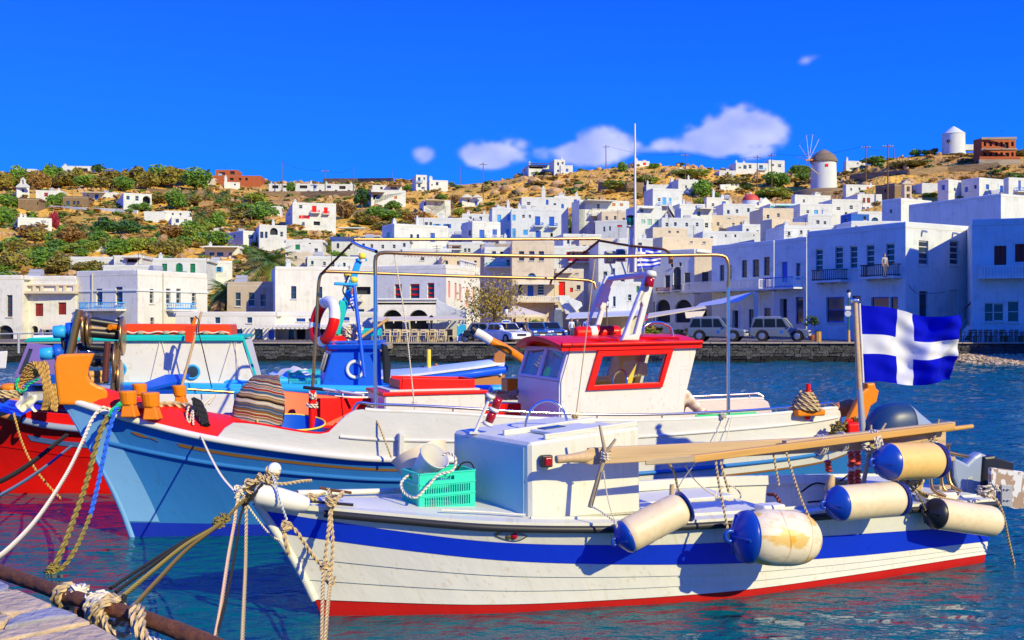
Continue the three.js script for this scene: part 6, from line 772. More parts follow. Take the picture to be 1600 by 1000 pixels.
// ===== the blue boat =====
const w2 = makeHull({B:[-5.07,-13.39],ang:20,L:11.6,rake:0.85,sternRake:0.5,flare:1.5,wl:lut([[0,0.02],[0.06,0.16],[0.12,0.36],[0.25,0.82],[0.45,1.25],[0.64,1.27],[0.87,0.75],[1,0.02]]),sh:lut([[0,0.04],[0.05,0.27],[0.11,0.55],[0.18,0.82],[0.28,1.12],[0.45,1.4],[0.64,1.42],[0.87,1.05],[0.96,0.5],[1,0.05]]),H:lut([[0,1.90],[0.053,1.66],[0.11,1.45],[0.16,1.31],[0.25,1.13],[0.31,1.05],[0.5,0.97],[0.7,1.0],[0.87,1.08],[1,1.3]]) });
const bulH = lut([[0.13,0.0],[0.146,0.01],[0.160,0.25],[0.25,0.27],[0.262,0.42],[0.278,0.62],[0.3,0.64],[0.37,0.63],[0.48,0.56],[0.59,0.49],[0.71,0.45],[0.87,0.42],[0.885,0.34],[0.893,0.02]]);
const boat2 = thing('fishing_boat','pale blue wooden fishing boat with a white wheelhouse under a red roof','boat',v(-5.07,0,-13.39));
{
const R = boat2,hullC = gloss('light blue hull paint',[0.03,0.18,0.50]),stemC = gloss('pale stem paint',[0.17,0.40,0.72]),g1 = gloss('greyish bulwark paint',[0.66,0.65,0.60]);
add(R,'bottom',w2.strip(-0.4,0.11,5,90),M.bootBlue);add(R,'hull',w2.strip(0.11,1,12,100),hullC);each(R,'upper_plank',w2.strip(0.58,1,5,50,0.47,0.985,0.006),M.hullWhite);each(R,'cove_line',w2.strip(0.55,0.58,1,50,0.47,0.985,0.01),M.goldLine);
add(R,'stem',[tube(Array.from({length:12 },(_,i) => w2.pt(0,mix(-0.15,1.02,i / 11),1,-0.1)),0.045,8,40),...[1,-1].map(s => grid(6,24,(x,y) => w2.pt(x * 0.035,mix(0.12,0.99,y),s,0.012)))],stemC);
for (const sd of [1,-1]) {add(R,'rub_rail',tube(w2.line(1,sd,0.005,0.99,70,0.03,0),0.045,10,160),gloss('white rail paint',[0.70,0.68,0.62]));add(R,'moulding',tube(w2.line(0.72,sd,0.02,0.98,70,0.012,0),0.03,8,120),hullC);}
each(R,'cove_line',w2.strip(0.835,0.87,1,60,0.10,0.36,0.008),M.goldLine);
{const f = [];for (let i = 0;i <= 10;i++) {const x = i / 10;f.push([0.056 + 0.018 * x,0.868 - 0.012 * x - 0.018 * Math.sin(Math.PI * Math.pow(x,0.7)) * (1 - x * 0.3)]);} f.push([0.080,0.838],[0.0785,0.856],[0.080,0.874]);for (let i = 10;i >= 1;i--) {const x = i / 10;f.push([0.056 + 0.018 * x,0.868 - 0.012 * x + 0.018 * Math.sin(Math.PI * Math.pow(x,0.7)) * (1 - x * 0.3)]);} add(R,'fish_emblem',w2.mapped(f,1,0.012),M.goldLine);}
add(R,'bulwark',w2.bulwark(bulH,0.146,0.893),g1);for (const sd of [1,-1]) {add(R,'bulwark_cap',tube(w2.line(1,sd,0.29,0.88,50,u => -0.025 + 0.06 * bulH(u),bulH),0.03,8,120),M.hullWhite);add(R,'bulwark_step',tube(w2.line(1,sd,0.265,0.88,50,0.02,0.26),0.022,8,120),M.hullWhite);}
add(R,'bulwark_trim',tube(w2.line(1,1,0.164,0.262,20,u => -0.03 + 0.06 * bulH(u),u => bulH(u) + 0.01),0.016,6,40),M.boatRed);
add(R,'bulwark_post',beam(w2.pt(0.325,1,1,0.06,0.03),w2.pt(0.325,1,1,0.09,0.36),0.10,0.07,0.01),g1);
add(R,'foredeck',w2.sheet(u => w2.H(u) + 0.03,0.01,0.19,0.0,0.26),M.deckRed);add(R,'deck',w2.sheet(u => w2.H(u) - 0.2,0.17,0.99,0.03,0.02),M.deckRed);each(R,'inner_side',w2.strip(0.75,1,2,60,0.13,0.9,-0.06,-0.06),M.deckRed);
// stem head
const sh = (x,y) => P(x,y,12.98 + (x - 90) * 0.003);add(R,'stem_head',plate([[88,557],[95,553.5],[125,552],[148,552],[144,562],[139,575],[138,587],[143,596],[153,602],[163,605],[168,612],[170,634],[92,632],[87,595],[85,570]].map(q => sh(...q)),0.15,[],0.035),M.orange);
add(R,'worn_edge',tube(w2.line(1,1,0.012,0.075,14,-0.02,0.03),0.03,6),M.woodG);
// handrail
for (const sd of [1,-1]) {const pts = w2.line(1,sd,0.283,0.872,44,u => -0.02 + 0.05 * bulH(u),u => bulH(u) + 0.085);pts.push(w2.pt(0.88,1,sd,0,0.44));pts.unshift(w2.pt(0.278,1,sd,0.02,0.62));add(R,'handrail',tube(pts,0.02,8,140),M.steel);for (let i = 0;i < 8;i++) {const u = 0.30 + i * 0.08;add(R,'rail_post',rod(w2.pt(u,1,sd,-0.02,bulH(u)),w2.pt(u,1,sd,0.0,bulH(u) + 0.085),0.012),M.steel);} }
add(R,'green_strip',beam(w2.pt(0.665,1,1,-0.02,0.49),w2.pt(0.75,1,1,-0.02,0.47),0.05,0.03,0.01),M.ropeGreen);
// engine casing amidships
const A = PH(601,14.2,1.0),B = A.clone().addScaledVector(w2.t,1.5),nn = w2.n,C = B.clone().addScaledVector(nn,-1.15),D0 = A.clone().addScaledVector(nn,-1.15),up = h0 => [A,B,C,D0].map(p => p.clone().setY(h0));
add(R,'engine_casing',solid(up(0.85),up(1.83),0.02),M.hullWhite);add(R,'casing_lid',plate([A.clone().addScaledVector(nn,0.03).addScaledVector(w2.t,-0.03),B.clone().addScaledVector(nn,0.03).addScaledVector(w2.t,0.03),C.clone().addScaledVector(w2.t,0.03),D0.clone().addScaledVector(w2.t,-0.03)].map(p => p.clone().setY(1.85)),0.05,[],0.01),M.boatRed);
const lidP = (s,w,y) => A.clone().addScaledVector(w2.t,s).addScaledVector(nn,-w).setY(y);for (const w of [0.25,0.95]) add(R,'hatch_board',plate([lidP(0.3,w,1.86),lidP(1.42,w,1.86),lidP(1.38,w,2.02),lidP(0.32,w,2.06)],0.04,[],0.008),M.boatRed);for (const s of [0.3,1.4]) add(R,'hatch_board',plate([lidP(s,0.25,1.86),lidP(s,0.95,1.86),lidP(s,0.95,2.03),lidP(s,0.25,2.03)],0.04,[],0.008),M.boatRed);
add(R,'hatch_cover',plate([lidP(0.1,0.1,1.885),lidP(1.45,0.1,1.885),lidP(1.45,1.05,1.885),lidP(0.1,1.05,1.885)],0.02),M.deckWhite);
// fore well: bulkhead, post
add(R,'bulkhead',plate([P(368,662,14.05),P(585,668,15.0),P(575,622,15.0),P(440,614,14.6),P(372,612,14.1)].map(p => p.clone()),0.05,[],0.01),M.orangeRed);add(R,'bulkhead',plate([P(480,668,14.5),P(600,668,15.2),P(600,622,15.2),P(490,622,14.6)],0.05),M.boatRed);
const po = add(R,'pump_post',[rod(P(488,672,14.05),P(488,610,14.05),0.055,0.05,14)],M.boatRed);add(po,'wrapping',[rope(coil(P(488,636,14.05),0.07,2,0.06,0.01,v(0,1,0),4),0.016),rope(knot(P(489,618,14.02),0.06,6),0.014)],M.ropePale);
add(R,'red_panel',plate([P(757,672,15.1),P(812,672,15.5),P(812,630,15.5),P(757,632,15.1)],0.06),M.darkRed.clone ? M.boatRed :M.boatRed);
add(R,'orange_box',box(P(803,603,16.4),0.34,0.26,0.3,0.35,0.02),M.orange);
}
// wheelhouse
{
const R = boat2,near = PH(876,14.4,1),t = w2.t,n = w2.n,Wd = 1.7,on = along(near,t),far = p => p.clone().addScaledVector(n,-Wd),wt = M.hullWhite;
const s0 = on(876,672),s1 = on(1066,672),s2 = on(1068,621),s3 = on(1087,541),s4 = on(891,545),s5 = on(876,597),sidePoly = [s0,s1,s2,s3,s4,s5];
const win = [[939,557],[1039,553],[1027,597],[926,602]].map(q => on(...q)),frame = [[932,547],[1050,544],[1032,605],[914,610]].map(q => on(...q));
add(R,'side_wall',plate(sidePoly,0.05,[win]),wt);add(R,'side_wall',plate(sidePoly.map(far),0.05,[win.map(far)]),wt);
for (const f of [p => p.clone().addScaledVector(n,0.045),p => far(p).addScaledVector(n,-0.045)]) {const w = add(R,'window_frame',plate(frame.map(f),0.05,[win.map(f)],0.012),M.boatRed);add(w,'pane',plate(win.map(p => f(p).addScaledVector(n,-0.02)),0.008),M.clear);}
add(R,'front_wall',plate([s0,s5,far(s5),far(s0)],0.05),wt);
const fq = (a,b) => s5.clone().lerp(s4,b).add(n.clone().multiplyScalar(-Wd * a)),lights = [[[0.06,0.1],[0.06,0.84],[0.46,0.93],[0.46,0.1]],[[0.54,0.1],[0.54,0.93],[0.94,0.84],[0.94,0.1]]].map(l => l.map(q => fq(...q)));
const fw = add(R,'windscreen_frame',plate([fq(0,0),fq(0,1),fq(1,1),fq(1,0)],0.06,lights,0.012),gloss('lavender frame paint',[0.62,0.58,0.62]));lights.forEach(l => add(fw,'pane',plate(l,0.01),mat('tinted windscreen',[0.55,0.68,0.75],{transmission:0.85,thickness:0,roughness:0.03 })));  // lavender tint paints the purple shade into the windscreen front
add(R,'back_wall',plate([s2,s3,far(s3),far(s2)],0.05,[[[0.2,0.02],[0.85,0.02],[0.85,0.92],[0.2,0.92]].map(([a,b]) => s2.clone().lerp(far(s2),a).lerp(s3.clone().lerp(far(s3),a),b))]),wt);add(R,'cabin_floor',plate([s0,s1,far(s1),far(s0)].map(p => p.clone().setY(1.05)),0.05),M.deckWhite);{const g0 = on(915,612).addScaledVector(n,-0.06),g1 = on(1034,612).addScaledVector(n,-0.06);add(R,'bounce_shelf',plate([g0,g1,g1.clone().addScaledVector(n,-0.75),g0.clone().addScaledVector(n,-0.75)].map(p => p.setY(g0.y)),0.04),M.yellow);}  // yellow ledge added under the window to bounce sun into the wheelhouse
// yellow lining seen through the window
const inn = p => far(p).addScaledVector(n,0.06),fl = [s0,s1,s2,s3,s4,s5].map(inn),fh = [[1004,556],[1036,554],[1025,596],[1000,598]].map(q => inn(on(...q)));add(R,'lining',plate(fl,0.02,[fh]),M.yellow);add(R,'lining',plate([s5,s4,far(s4),far(s5)].map(p => p.clone().addScaledVector(t,0.1)),0.02,[[0.08,0.5],[0.54,0.92]].map(([a,b]) => [fq(a,0.1),fq(a,0.85),fq(b,0.85),fq(b,0.1)].map(p => p.addScaledVector(t,0.1)))),M.yellow);
add(R,'wheel',ringTorus(P(968,596,15.1),0.17,0.02,v(-0.8,0.2,0.5)),M.hoop);add(R,'headset',box(P(1006,577,15.6),0.1,0.2,0.06,0,0.02),M.yellow);
// roof with its overhang and camber
const q0 = on(886,543),q1 = on(1092,538),Lr = q0.distanceTo(q1),roof = grid(24,16,(x,y) => {const w = mix(0.09,-Wd - 0.09,y),c = 1 - (2 * y - 1) ** 2,p = q0.clone().addScaledVector(t,mix(-0.12,Lr,x) - 0.06 * c * (x < 0.05 ? 1 :0)).addScaledVector(n,w);p.y = mix(q0.y,q1.y,x) + 0.02 + 0.13 * c;return p;}),under = roof.clone();under.translate(0,-0.07,0);
const edge = (f) => grid(24,1,(x,y) => {const p = f(x);p.y -= 0.07 * y;return p;}),rp = (x,y) => {const w = mix(0.09,-Wd - 0.09,y),c = 1 - (2 * y - 1) ** 2,p = q0.clone().addScaledVector(t,mix(-0.12,Lr,x) - 0.06 * c * (x < 0.05 ? 1 :0)).addScaledVector(n,w);p.y = mix(q0.y,q1.y,x) + 0.02 + 0.13 * c;return p;};
const rm = add(R,'roof',[roof,under,edge(x => rp(x,0)),edge(x => rp(x,1)),edge(y => rp(0,y)),edge(y => rp(1,y))],M.boatRed);
add(rm,'roof_trim',tube([rp(0,0),rp(0.5,0),rp(1,0)].map(p => p.add(v(0,0.02,0.02))),0.03,8,30),M.boatRed);add(rm,'roof_ledge',[box(rp(0.32,0.1).add(v(0,0.03,0)),0.5,0.04,0.05,-0.35,0.01),box(rp(0.72,0.12).add(v(0,0.03,0)),0.7,0.04,0.06,-0.35,0.01)],M.boatRed);
// raked mast arch
const leg = (pts,holes,m) => add(R,'arch_leg',plate(pts,0.09,holes,0.025),wt),nl = (x,y) => P(x,y,14.85 + (x - 970) * 0.006),flp = (x,y) => P(x,y,16.2 + (x - 915) * 0.004);
leg([[970,532],[996,532],[1021,438],[1021,424],[1009,426],[1003,445]].map(q => nl(...q)),[[[982,524],[990,522],[1002,478],[1000,472],[995,474],[984,508]].map(q => nl(...q))]);
leg([[906,534],[930,534],[957,440],[960,428],[945,432],[930,468]].map(q => flp(...q)),[[[917,526],[924,524],[937,484],[935,478],[930,480],[918,512]].map(q => flp(...q))]);
add(R,'arch_crossbar',solid([P(940,440,16.4),P(1016,432,15.1),P(1024,432,15.2),P(950,440,16.5)],[P(945,432,16.4),P(1014,424,15.1),P(1022,424,15.2),P(955,432,16.5)],0.02),gloss('arch bar paint',[0.60,0.60,0.66]));const ml = add(R,'arch_light',turned([[0,0],[0.07,0.05],[0.07,0.95],[0,1]],P(1013,448,14.98),P(1016,434,14.98)),M.lampRed);add(ml,'light_cap',turned([[0,0],[0.085,0.1],[0.09,0.5],[0.07,0.9],[0,1]],P(1016,434,15.0),P(1018,422,15.0)),wt);
add(R,'roof_hoop',tube([P(1004,530,15.3),P(1006,512,15.3),P(1016,505,15.35),P(1036,505,15.5),P(1048,512,15.55),P(1053,530,15.55)],0.022,8,40),M.steel);
add(R,'antenna',[rod(P(992,425,15.55),P(992.5,340,15.55),0.028,0.024,10),rod(P(992.5,340,15.55),P(992,193,15.55),0.02,0.012,10)],M.whiteP);add(R,'lamp_post',solid([P(980,426,15.6),P(990,426,15.6),P(990,426,15.72),P(980,426,15.72)],[P(983,356,15.6),P(989,356,15.6),P(989,356,15.7),P(983,356,15.7)],0.01),wt);const gl = add(R,'mast_light',turned([[0,0],[0.058,0.03],[0.062,0.5],[0.055,0.95],[0,1]],P(985.5,352,15.65),P(985.5,340,15.65)),M.lampGreen);add(gl,'light_cap',turned([[0,0],[0.06,0.1],[0.055,0.8],[0,1]],P(985.5,340,15.65),P(985.5,336,15.65)),M.blackP);add(gl,'light_foot',turned([[0,0],[0.065,0.1],[0.065,0.9],[0,1]],P(985.5,356,15.65),P(985.5,352,15.65)),M.whiteP);
for (const [x,y,r] of [[953,402,0.3],[971,399,-0.3]]) {const f = add(R,'floodlight',box(P(x,y,15.9),0.17,0.2,0.1,r,0.02),M.greyP);add(f,'lens',box(P(x,y,15.84),0.13,0.15,0.06,r,0.01),M.glass);add(f,'arm',rod(P(x,y + 10,15.9),P(x + 8,432,15.9),0.014),M.steel);}
}
// what lies on the blue boat
single('life_raft_canister','red canister with a white band lashed on the red wheelhouse roof','canister',[turned([[0,0],[0.085,0.01],[0.105,0.06],[0.105,0.94],[0.085,0.99],[0,1]],P(897,521,15.5),P(968,519,15.7),26)],M.boatRed);single('strap','white band round the red canister on the roof','strap',turned([[0.104,0],[0.112,0.02],[0.112,0.98],[0.104,1]],P(921,520.5,15.57),P(931,520,15.6),26),M.bucket);single('tie_rope','dark rope tied round the foot of the red canister','rope',rope([P(893,523,15.3),P(900,533,15.3),P(925,535,15.3),P(950,527,15.35),P(962,520,15.4)],0.012),M.ropeBlack);
flag('striped_flag','small blue and white striped flag beside the tall antenna',[P(994,386,15.6),P(1033,390,15.6),P(1032,416,15.6),P(996,420,15.6)],'flag',mat('striped flag cloth',[1,1,1],{map:tex(180,(x,y) => {const s = Math.floor((1 - y) * 9),canton = x < 0.37 && s < 5;const w = canton ? Math.abs(x - 0.185) < 0.037 || s === 2 :s % 2 === 1;return w ? [0.9,0.9,0.92] :[0.06,0.22,0.78];},1,true),roughness:0.8 }),0.03,t => add(t,'halyard',rod(P(994,384,15.6),P(1006,430,15.5),0.006),M.ropePale),24);
{// pipe frame for an awning
const t = thing('canopy_framework','bare brass-coloured pipe frame for an awning standing over the blue boat','pipe frame',P(587,665,13.5)),pp = (pts,r = 0.024,m = M.brass) => add(t,'pipe',tube(pts.map(q => P(...q)),r,10,pts.length > 2 ? pts.length * 8 :1),m);
pp([[586.5,668,13.5],[586.5,560,13.53],[586.5,430,13.56]],0.027,M.steel);pp([[586.5,432,13.56],[586.5,405,13.57],[589,398,13.57],[597,395,13.58],[640,396,13.65],[900,401,14.3],[1100,398.5,14.95],[1126,399,15.03],[1134,402,15.05],[1138,412,15.05],[1138,450,15.05]],0.027);pp([[1138,448,15.05],[1138,560,15.03],[1138,668,15.0]],0.027,M.steel);
pp([[488,610,16],[494,520,16],[499,436,16],[502,428,16],[510,423.5,16]],0.026);pp([[508,424,16],[700,431,16.6],[920,438.5,17.2],[928,441,17.2],[931,452,17.2]],0.026);pp([[502,428,16],[553,377,14.9]],0.019,M.rust);pp([[553,374,14.9],[740,374,15.5],[936,373,16.1]],0.024);pp([[550,378,14.9],[562,384,14.5],[588,393,13.6]],0.024,M.steel);pp([[936,376,16.1],[875,427,17.0],[862,437,17.1],[860,446,17.1]],0.019,M.rust);pp([[936,376,16.1],[985,384,15.6],[1040,391,15.0],[1046,396,14.95],[1048,402,14.95]],0.019,M.rust);add(t,'pipe_end',rod(P(1048,402,14.95),P(1048,412,14.95),0.034),M.orangeWood);
single('tackle_line','thin line from the awning frame down to the handrail beside the engine casing','rope',[rope([P(616,397,13.62),P(633,500,13.6),P(648,640,13.6)],0.010,{max:160 }),rope(knot(P(647,630,13.58),0.04,5),0.010)],M.ropePale);single('tackle_line','thin line from the awning frame down to the handrail in front of the wheelhouse','rope',[rope([P(930,402,14.4),P(915,530,14.1),P(900,650,14.0)],0.009,{max:160 }),rope(knot(P(899,652,14),0.05,8),0.011)],M.rope);
single('lashing_line','rope hanging from the handrail to a shackle on the pale hull','rope',[rope([P(578,636,13.45),P(590,660,13.3),P(602,690,13.2),P(612,716,13.15)],0.014),rope(knot(P(578,636,13.42),0.05,3),0.014)],M.rope);single('lashing_line','pair of thin pink lines tied over the bulwark behind the wheelhouse','rope',[rod(P(1130,650,14.9),P(1113,700,14.7),0.007),rod(P(1144,650,14.9),P(1132,700,14.75),0.007),rope(knot(P(1130,650,14.85),0.05,4),0.012)],M.ropePale);
}
{// bollards on the foredeck
const bol = (x,y,d,s,w) => {const c = P(x,y,d),t = thing('bollard',`orange wooden bollard ${w}`,'bollard',c),a = 0.35;add(t,'post',solid([[-1,1],[1,1],[1,-1],[-1,-1]].map(q => c.clone().add(v(q[0] * 0.085 * s,0,q[1] * 0.085 * s))),[[-1,1],[1,1],[1,-1],[-1,-1]].map(q => c.clone().add(v(q[0] * 0.055 * s - 0.02,0.16 * s,q[1] * 0.055 * s))),0.012),M.orange);const h0 = c.clone().add(v(-0.02,0.13 * s,0)),oc = k => Array.from({length:8 },(_,i) => {const q = i / 8 * 6.283 + 0.39;return h0.clone().add(v(Math.cos(q) * 0.105 * s * k,0,Math.sin(q) * 0.105 * s * k));});add(t,'head',solid(oc(0.85),oc(1).map(p => p.add(v(-0.02,0.16 * s,0))),0.02),M.orange);};
bol(204,651,12.95,1.15,'nearest the stem of the blue boat');bol(239,655,13.0,1.2,'beside the thick rope on the blue foredeck');bol(222,632,13.9,1.0,'at the far edge of the red foredeck');bol(284,634,14.2,1.0,'at the far edge beside the thick rope');
single('thick_rope','thick laid rope stretched between the orange bollards','rope',rope([P(206,640,12.95),P(222,634,13.2),P(245,632,13.3),P(275,632,13.5),P(300,636,13.5),P(312,650,13.4)],0.045),M.rope);
single('net_bundle','bundle of black net hanging over the edge of the foredeck','net',[0,1,2,3,4,5].map(i => rope([P(302 + i * 2,622 + i,13.35),P(306 + i * 3,636 + i * 2,13.3),P(312 + i * 2.4,652 + i * 2,13.25),P(318 + i * 1.5,664,13.2)],0.03,{max:60 })),M.ropeBlack);single('pale_cord','tangle of pale cord beside the black net','rope',[rope([P(295,634,13.3),P(292,650,13.25),P(296,660,13.2),P(301,640,13.25),P(302,664,13.15)],0.014),rope([P(312,640,14),P(330,622,14.4),P(336,618,14.5),P(326,632,14.2)],0.014)],M.ropePale);
single('boat_hook','brass-coloured pole lying behind the bollards of the blue boat','pole',rod(P(293,608,14.6),P(365,613,14.9),0.02),M.brass);const bh = thing('boat_hook','white pole with a dark handle lying beside the red post','pole',P(505,612,15));add(bh,'pole',rod(P(505,608,15.0),P(568,617,14.6),0.022),M.whiteP);add(bh,'handle',rod(P(474,605,15.0),P(508,609,15.0),0.026),M.blackP);
}
{// striped rug over a heap, tub
const c = P(406,640,13.95),stripes = [];const r = rng(31);for (let i = 0;i < 90;i++) stripes.push([[0.82,0.74,0.60],[0.08,0.06,0.06],[0.70,0.60,0.46],[0.62,0.10,0.10],[0.30,0.24,0.20],[0.86,0.80,0.70],[0.55,0.36,0.10],[0.20,0.34,0.46],[0.78,0.68,0.52]][Math.floor(r() * 9)]);
const rugM = mat('striped rug weave',[1,1,1],{map:tex(256,(x,y) => {const k = stripes[Math.floor(y * 90)],n = 0.8 + 0.3 * vnoise(x * 256,y * 256,7);return k.map(q => q * n);},1,true),bumpMap:NFx,bumpScale:0.006,roughness:1 });
const t = thing('striped_rug','woven striped rug draped over a heap in the well of the blue boat','rug',c);add(t,'cloth',grid(40,40,(x,y) => {const a = mix(-1.1,1.1,x),e = mix(-0.15,2.2,y),rx = 0.36 * (1 - 0.25 * sstep(0.5,1.4,e)),p = c.clone().add(v(Math.sin(a) * rx * (0.35 + 0.75 * Math.cos(Math.max(0,e - 0.3) * 0.72)) + 0.06 * e,Math.sin(Math.min(e,1.9) * 0.8) * 0.60 - 0.12 + 0.004 * Math.sin(x * 20 + y * 3),Math.cos(a) * 0.34 * Math.cos(e * 0.75) + 0.008 * Math.sin(x * 16)));p.u = x;p.w = y * 0.9 + x * x * 0.12;return p;}),rugM);add(t,'heap',(() => {const g = new THREE.SphereGeometry(0.33,20,14);g.scale(0.92,1.35,0.8);g.translate(c.x + 0.03,c.y,c.z - 0.06);return g;})(),M.ropeBlack);
const b = P(453,700,13.72);const tb = thing('wash_tub','blue plastic tub with a yellow rim beside the striped rug','tub',b);add(tb,'bowl',turned([[0,0],[0.34,0],[0.40,0.4],[0.45,1],[0.44,1.0],[0.39,0.4],[0.33,0.05],[0,0.05]],b,b.clone().add(v(0.03,0.36,0.05)),40),M.boatBlue);add(tb,'rim',ringTorus(b.clone().add(v(0.03,0.36,0.05)),0.452,0.014,v(0.08,1,0.13),6.2832,48),M.yellow);
}
{// stern gear of the blue boat
const c = P(1260,640,15.6),t = thing('rope_coil','rope coiled round a red post at the stern of the blue boat','rope',c);const cs = [];for (let i = 0;i < 5;i++) cs.push(rope(coil(c.clone().add(v(0,0.02 + i * 0.055,0)),0.21 - i * 0.03,1.05,0.04,0.006,v(0.05,1,0),i + 2),0.032));add(t,'coil',cs,M.rope);add(t,'post',[rod(c.clone().add(v(0.02,-0.15,0)),c.clone().add(v(0.03,0.40,0)),0.04,0.035,12)],M.boatRed);add(t,'foot',box(c.clone().add(v(0,-0.04,0)),0.5,0.1,0.3,0.3,0.03),M.orange);
const q = (x,y) => P(x,y,15.9 + (x - 1310) * 0.003);single('tiller','orange wooden rudder head and tiller standing up at the blue boat stern','tiller',[plate([[1306,678],[1320,660],[1344,612],[1352,606],[1352,599],[1364,598],[1366,606],[1371,610],[1367,628],[1358,634],[1346,668],[1335,678]].map(p => q(...p)),0.12,[],0.03)],M.orange);single('float','worn orange float lying behind the tiller','float',turned([[0,0],[0.1,0.04],[0.125,0.2],[0.13,0.8],[0.1,0.96],[0,1]],P(1300,643,16.3),P(1338,634,16.4)),M.orangeWood);single('fuel_can','red fuel can at the foot of the flagpole','can',[box(P(1333,672,15.6),0.3,0.24,0.2,0.3,0.04),box(P(1327,657,15.6),0.12,0.05,0.05,0.3,0.02)],M.boatRed);single('net_heap','brown net and rope heap beside the tiller','net',[1,2,3,4].map(i => rope(knot(P(1303 + i * 3,668 + (i % 2) * 6,15.6),0.12,i + 20),0.02)),M.ropeOlive);single('net_heap','yellow rope tangle behind the flagpole','net',[1,2].map(i => rope(knot(P(1338 + i * 5,655 + i * 2,15.8),0.09,i + 30),0.016)),M.ropeGold);
}

// ===== the red boat and its white deckhouse =====
const w3 = makeHull({B:[-10.4,-17.0],ang:12,L:11,rake:0.9,sternRake:0.4,flare:1.4,wl:lut([[0,0.02],[0.12,0.35],[0.25,0.75],[0.5,1.3],[0.8,1.1],[1,0.1]]),sh:lut([[0,0.05],[0.1,0.55],[0.2,0.95],[0.32,1.25],[0.5,1.5],[0.8,1.35],[1,0.2]]),H:lut([[0,1.95],[0.12,1.62],[0.2,1.44],[0.3,1.16],[0.5,1.0],[0.8,1.1],[1,1.3]]) });
const boat3 = thing('fishing_boat','bright red wooden fishing boat with a white deckhouse beyond the pale blue bow','boat',v(-10.4,0,-17));
{
const R = boat3;add(R,'hull',w3.strip(-0.4,1,14,90),M.boatRed);each(R,'blue_line',w3.strip(0.70,0.78,1,50,0.245,0.5,0.01),gloss('dull blue line paint',[0.10,0.20,0.42]));each(R,'plank_edge',w3.strip(0.55,0.565,1,50,0.02,0.9,0.012),M.boatRed);
for (const sd of [1,-1]) {add(R,'rub_rail',tube(w3.line(1,sd,0.005,0.255,40,0.03,0),0.05,8,60),M.orangeWood);add(R,'rub_rail',tube(w3.line(1,sd,0.257,0.99,40,0.03,0),0.055,8,80),gloss('grey rail paint',[0.30,0.36,0.46]));}
add(R,'foredeck',w3.sheet(u => w3.H(u) + 0.01,0.01,0.25,0.0,0.03),M.boatBlue);add(R,'deck',w3.sheet(u => w3.H(u) - 0.1,0.25,0.98,0.02,0.03),M.boatSky);add(R,'bulwark',w3.bulwark(lut([[0.25,0.02],[0.27,0.2],[0.5,0.22],[0.9,0.24]]),0.25,0.9),M.boatRed);
// deckhouse
const near = PH(188,17.7,1),t = v(0.985,0,-0.17),n = v(0.17,0,0.985),on = along(near,t),far = p => p.clone().addScaledVector(n,-1.9),dh = [on(183,610),on(400,610),on(379,531),on(188,531)];
add(R,'deckhouse',solid([dh[0],dh[1],far(dh[1]),far(dh[0])],[dh[3],dh[2],far(dh[2]),far(dh[3])],0.02),M.hullWhite);
add(R,'house_trim',[beam(on(140,529).addScaledVector(n,0.04),on(381,529).addScaledVector(n,0.04),0.09,0.08,0.02),beam(on(380,529).addScaledVector(n,0.0),on(401,592).addScaledVector(n,0.0),0.045,0.05,0.01),plate([on(140,526),on(381,526),far(on(381,526)),far(on(140,526))],0.06)],M.boatTurq);
add(R,'roof_box',solid([on(192,526).addScaledVector(n,-0.2),on(359,526).addScaledVector(n,-0.2),on(359,526).addScaledVector(n,-1.4),on(192,526).addScaledVector(n,-1.4)],[on(192,506).addScaledVector(n,-0.2),on(358,507).addScaledVector(n,-0.2),on(358,507).addScaledVector(n,-1.4),on(192,506).addScaledVector(n,-1.4)],0.02),M.orangeRed);
add(R,'grab_line',[tube([196,205,217,230,245,258,270,282,292,305,320,330,345,357].map((x,i) => on(x,519 + (i % 2 ? 1.5 :-1)).addScaledVector(n,-0.15)),0.012,6)],M.ropePale);for (const x of [217,258,282,320,345]) add(R,'line_float',turned([[0,0],[0.035,0.1],[0.035,0.9],[0,1]],on(x - 5,520).addScaledVector(n,-0.14),on(x + 5,520).addScaledVector(n,-0.14)),M.woodG);
for (const [x,y] of [[301,581],[186,577]]) {const c = on(x,y).addScaledVector(n,0.03),p = add(R,'porthole',ringTorus(c,0.115,0.022,n),M.boatSky);add(p,'pane',turned([[0,0],[0.1,0],[0.1,1],[0,1]],c,c.clone().addScaledVector(n,0.015)),M.glass);}
add(R,'ledge',[beam(on(183,602).addScaledVector(n,0.12),on(380,604).addScaledVector(n,0.12),0.12,0.25,0.02),beam(on(275,610).addScaledVector(n,0.3),on(378,608).addScaledVector(n,0.3),0.1,0.2,0.02)],M.boatSky);add(R,'bench',[plate([on(200,602).addScaledVector(n,0.5),on(228,600).addScaledVector(n,0.5),on(262,592).addScaledVector(n,0.15),on(300,600).addScaledVector(n,0.15),on(285,604).addScaledVector(n,0.45),on(226,610).addScaledVector(n,0.75)],0.07,[],0.01),box(on(213,604).addScaledVector(n,0.6),0.3,0.1,0.12,0.2,0.02),box(on(276,594).addScaledVector(n,0.25),0.3,0.12,0.12,0.2,0.02)],M.boatBlue);
add(R,'white_strake',beam(on(232,628).addScaledVector(n,0.55),on(370,628).addScaledVector(n,0.55),0.36,0.05,0.01),M.hullWhite);add(R,'rigging',[[250,534,237,592],[254,534,269,592],[362,534,344,594],[366,534,376,585],[369,534,372,595]].map(([a,b,c,d2]) => rod(on(a,b).addScaledVector(n,0.03),on(c,d2).addScaledVector(n,0.04),0.005)),M.ropePale);
}
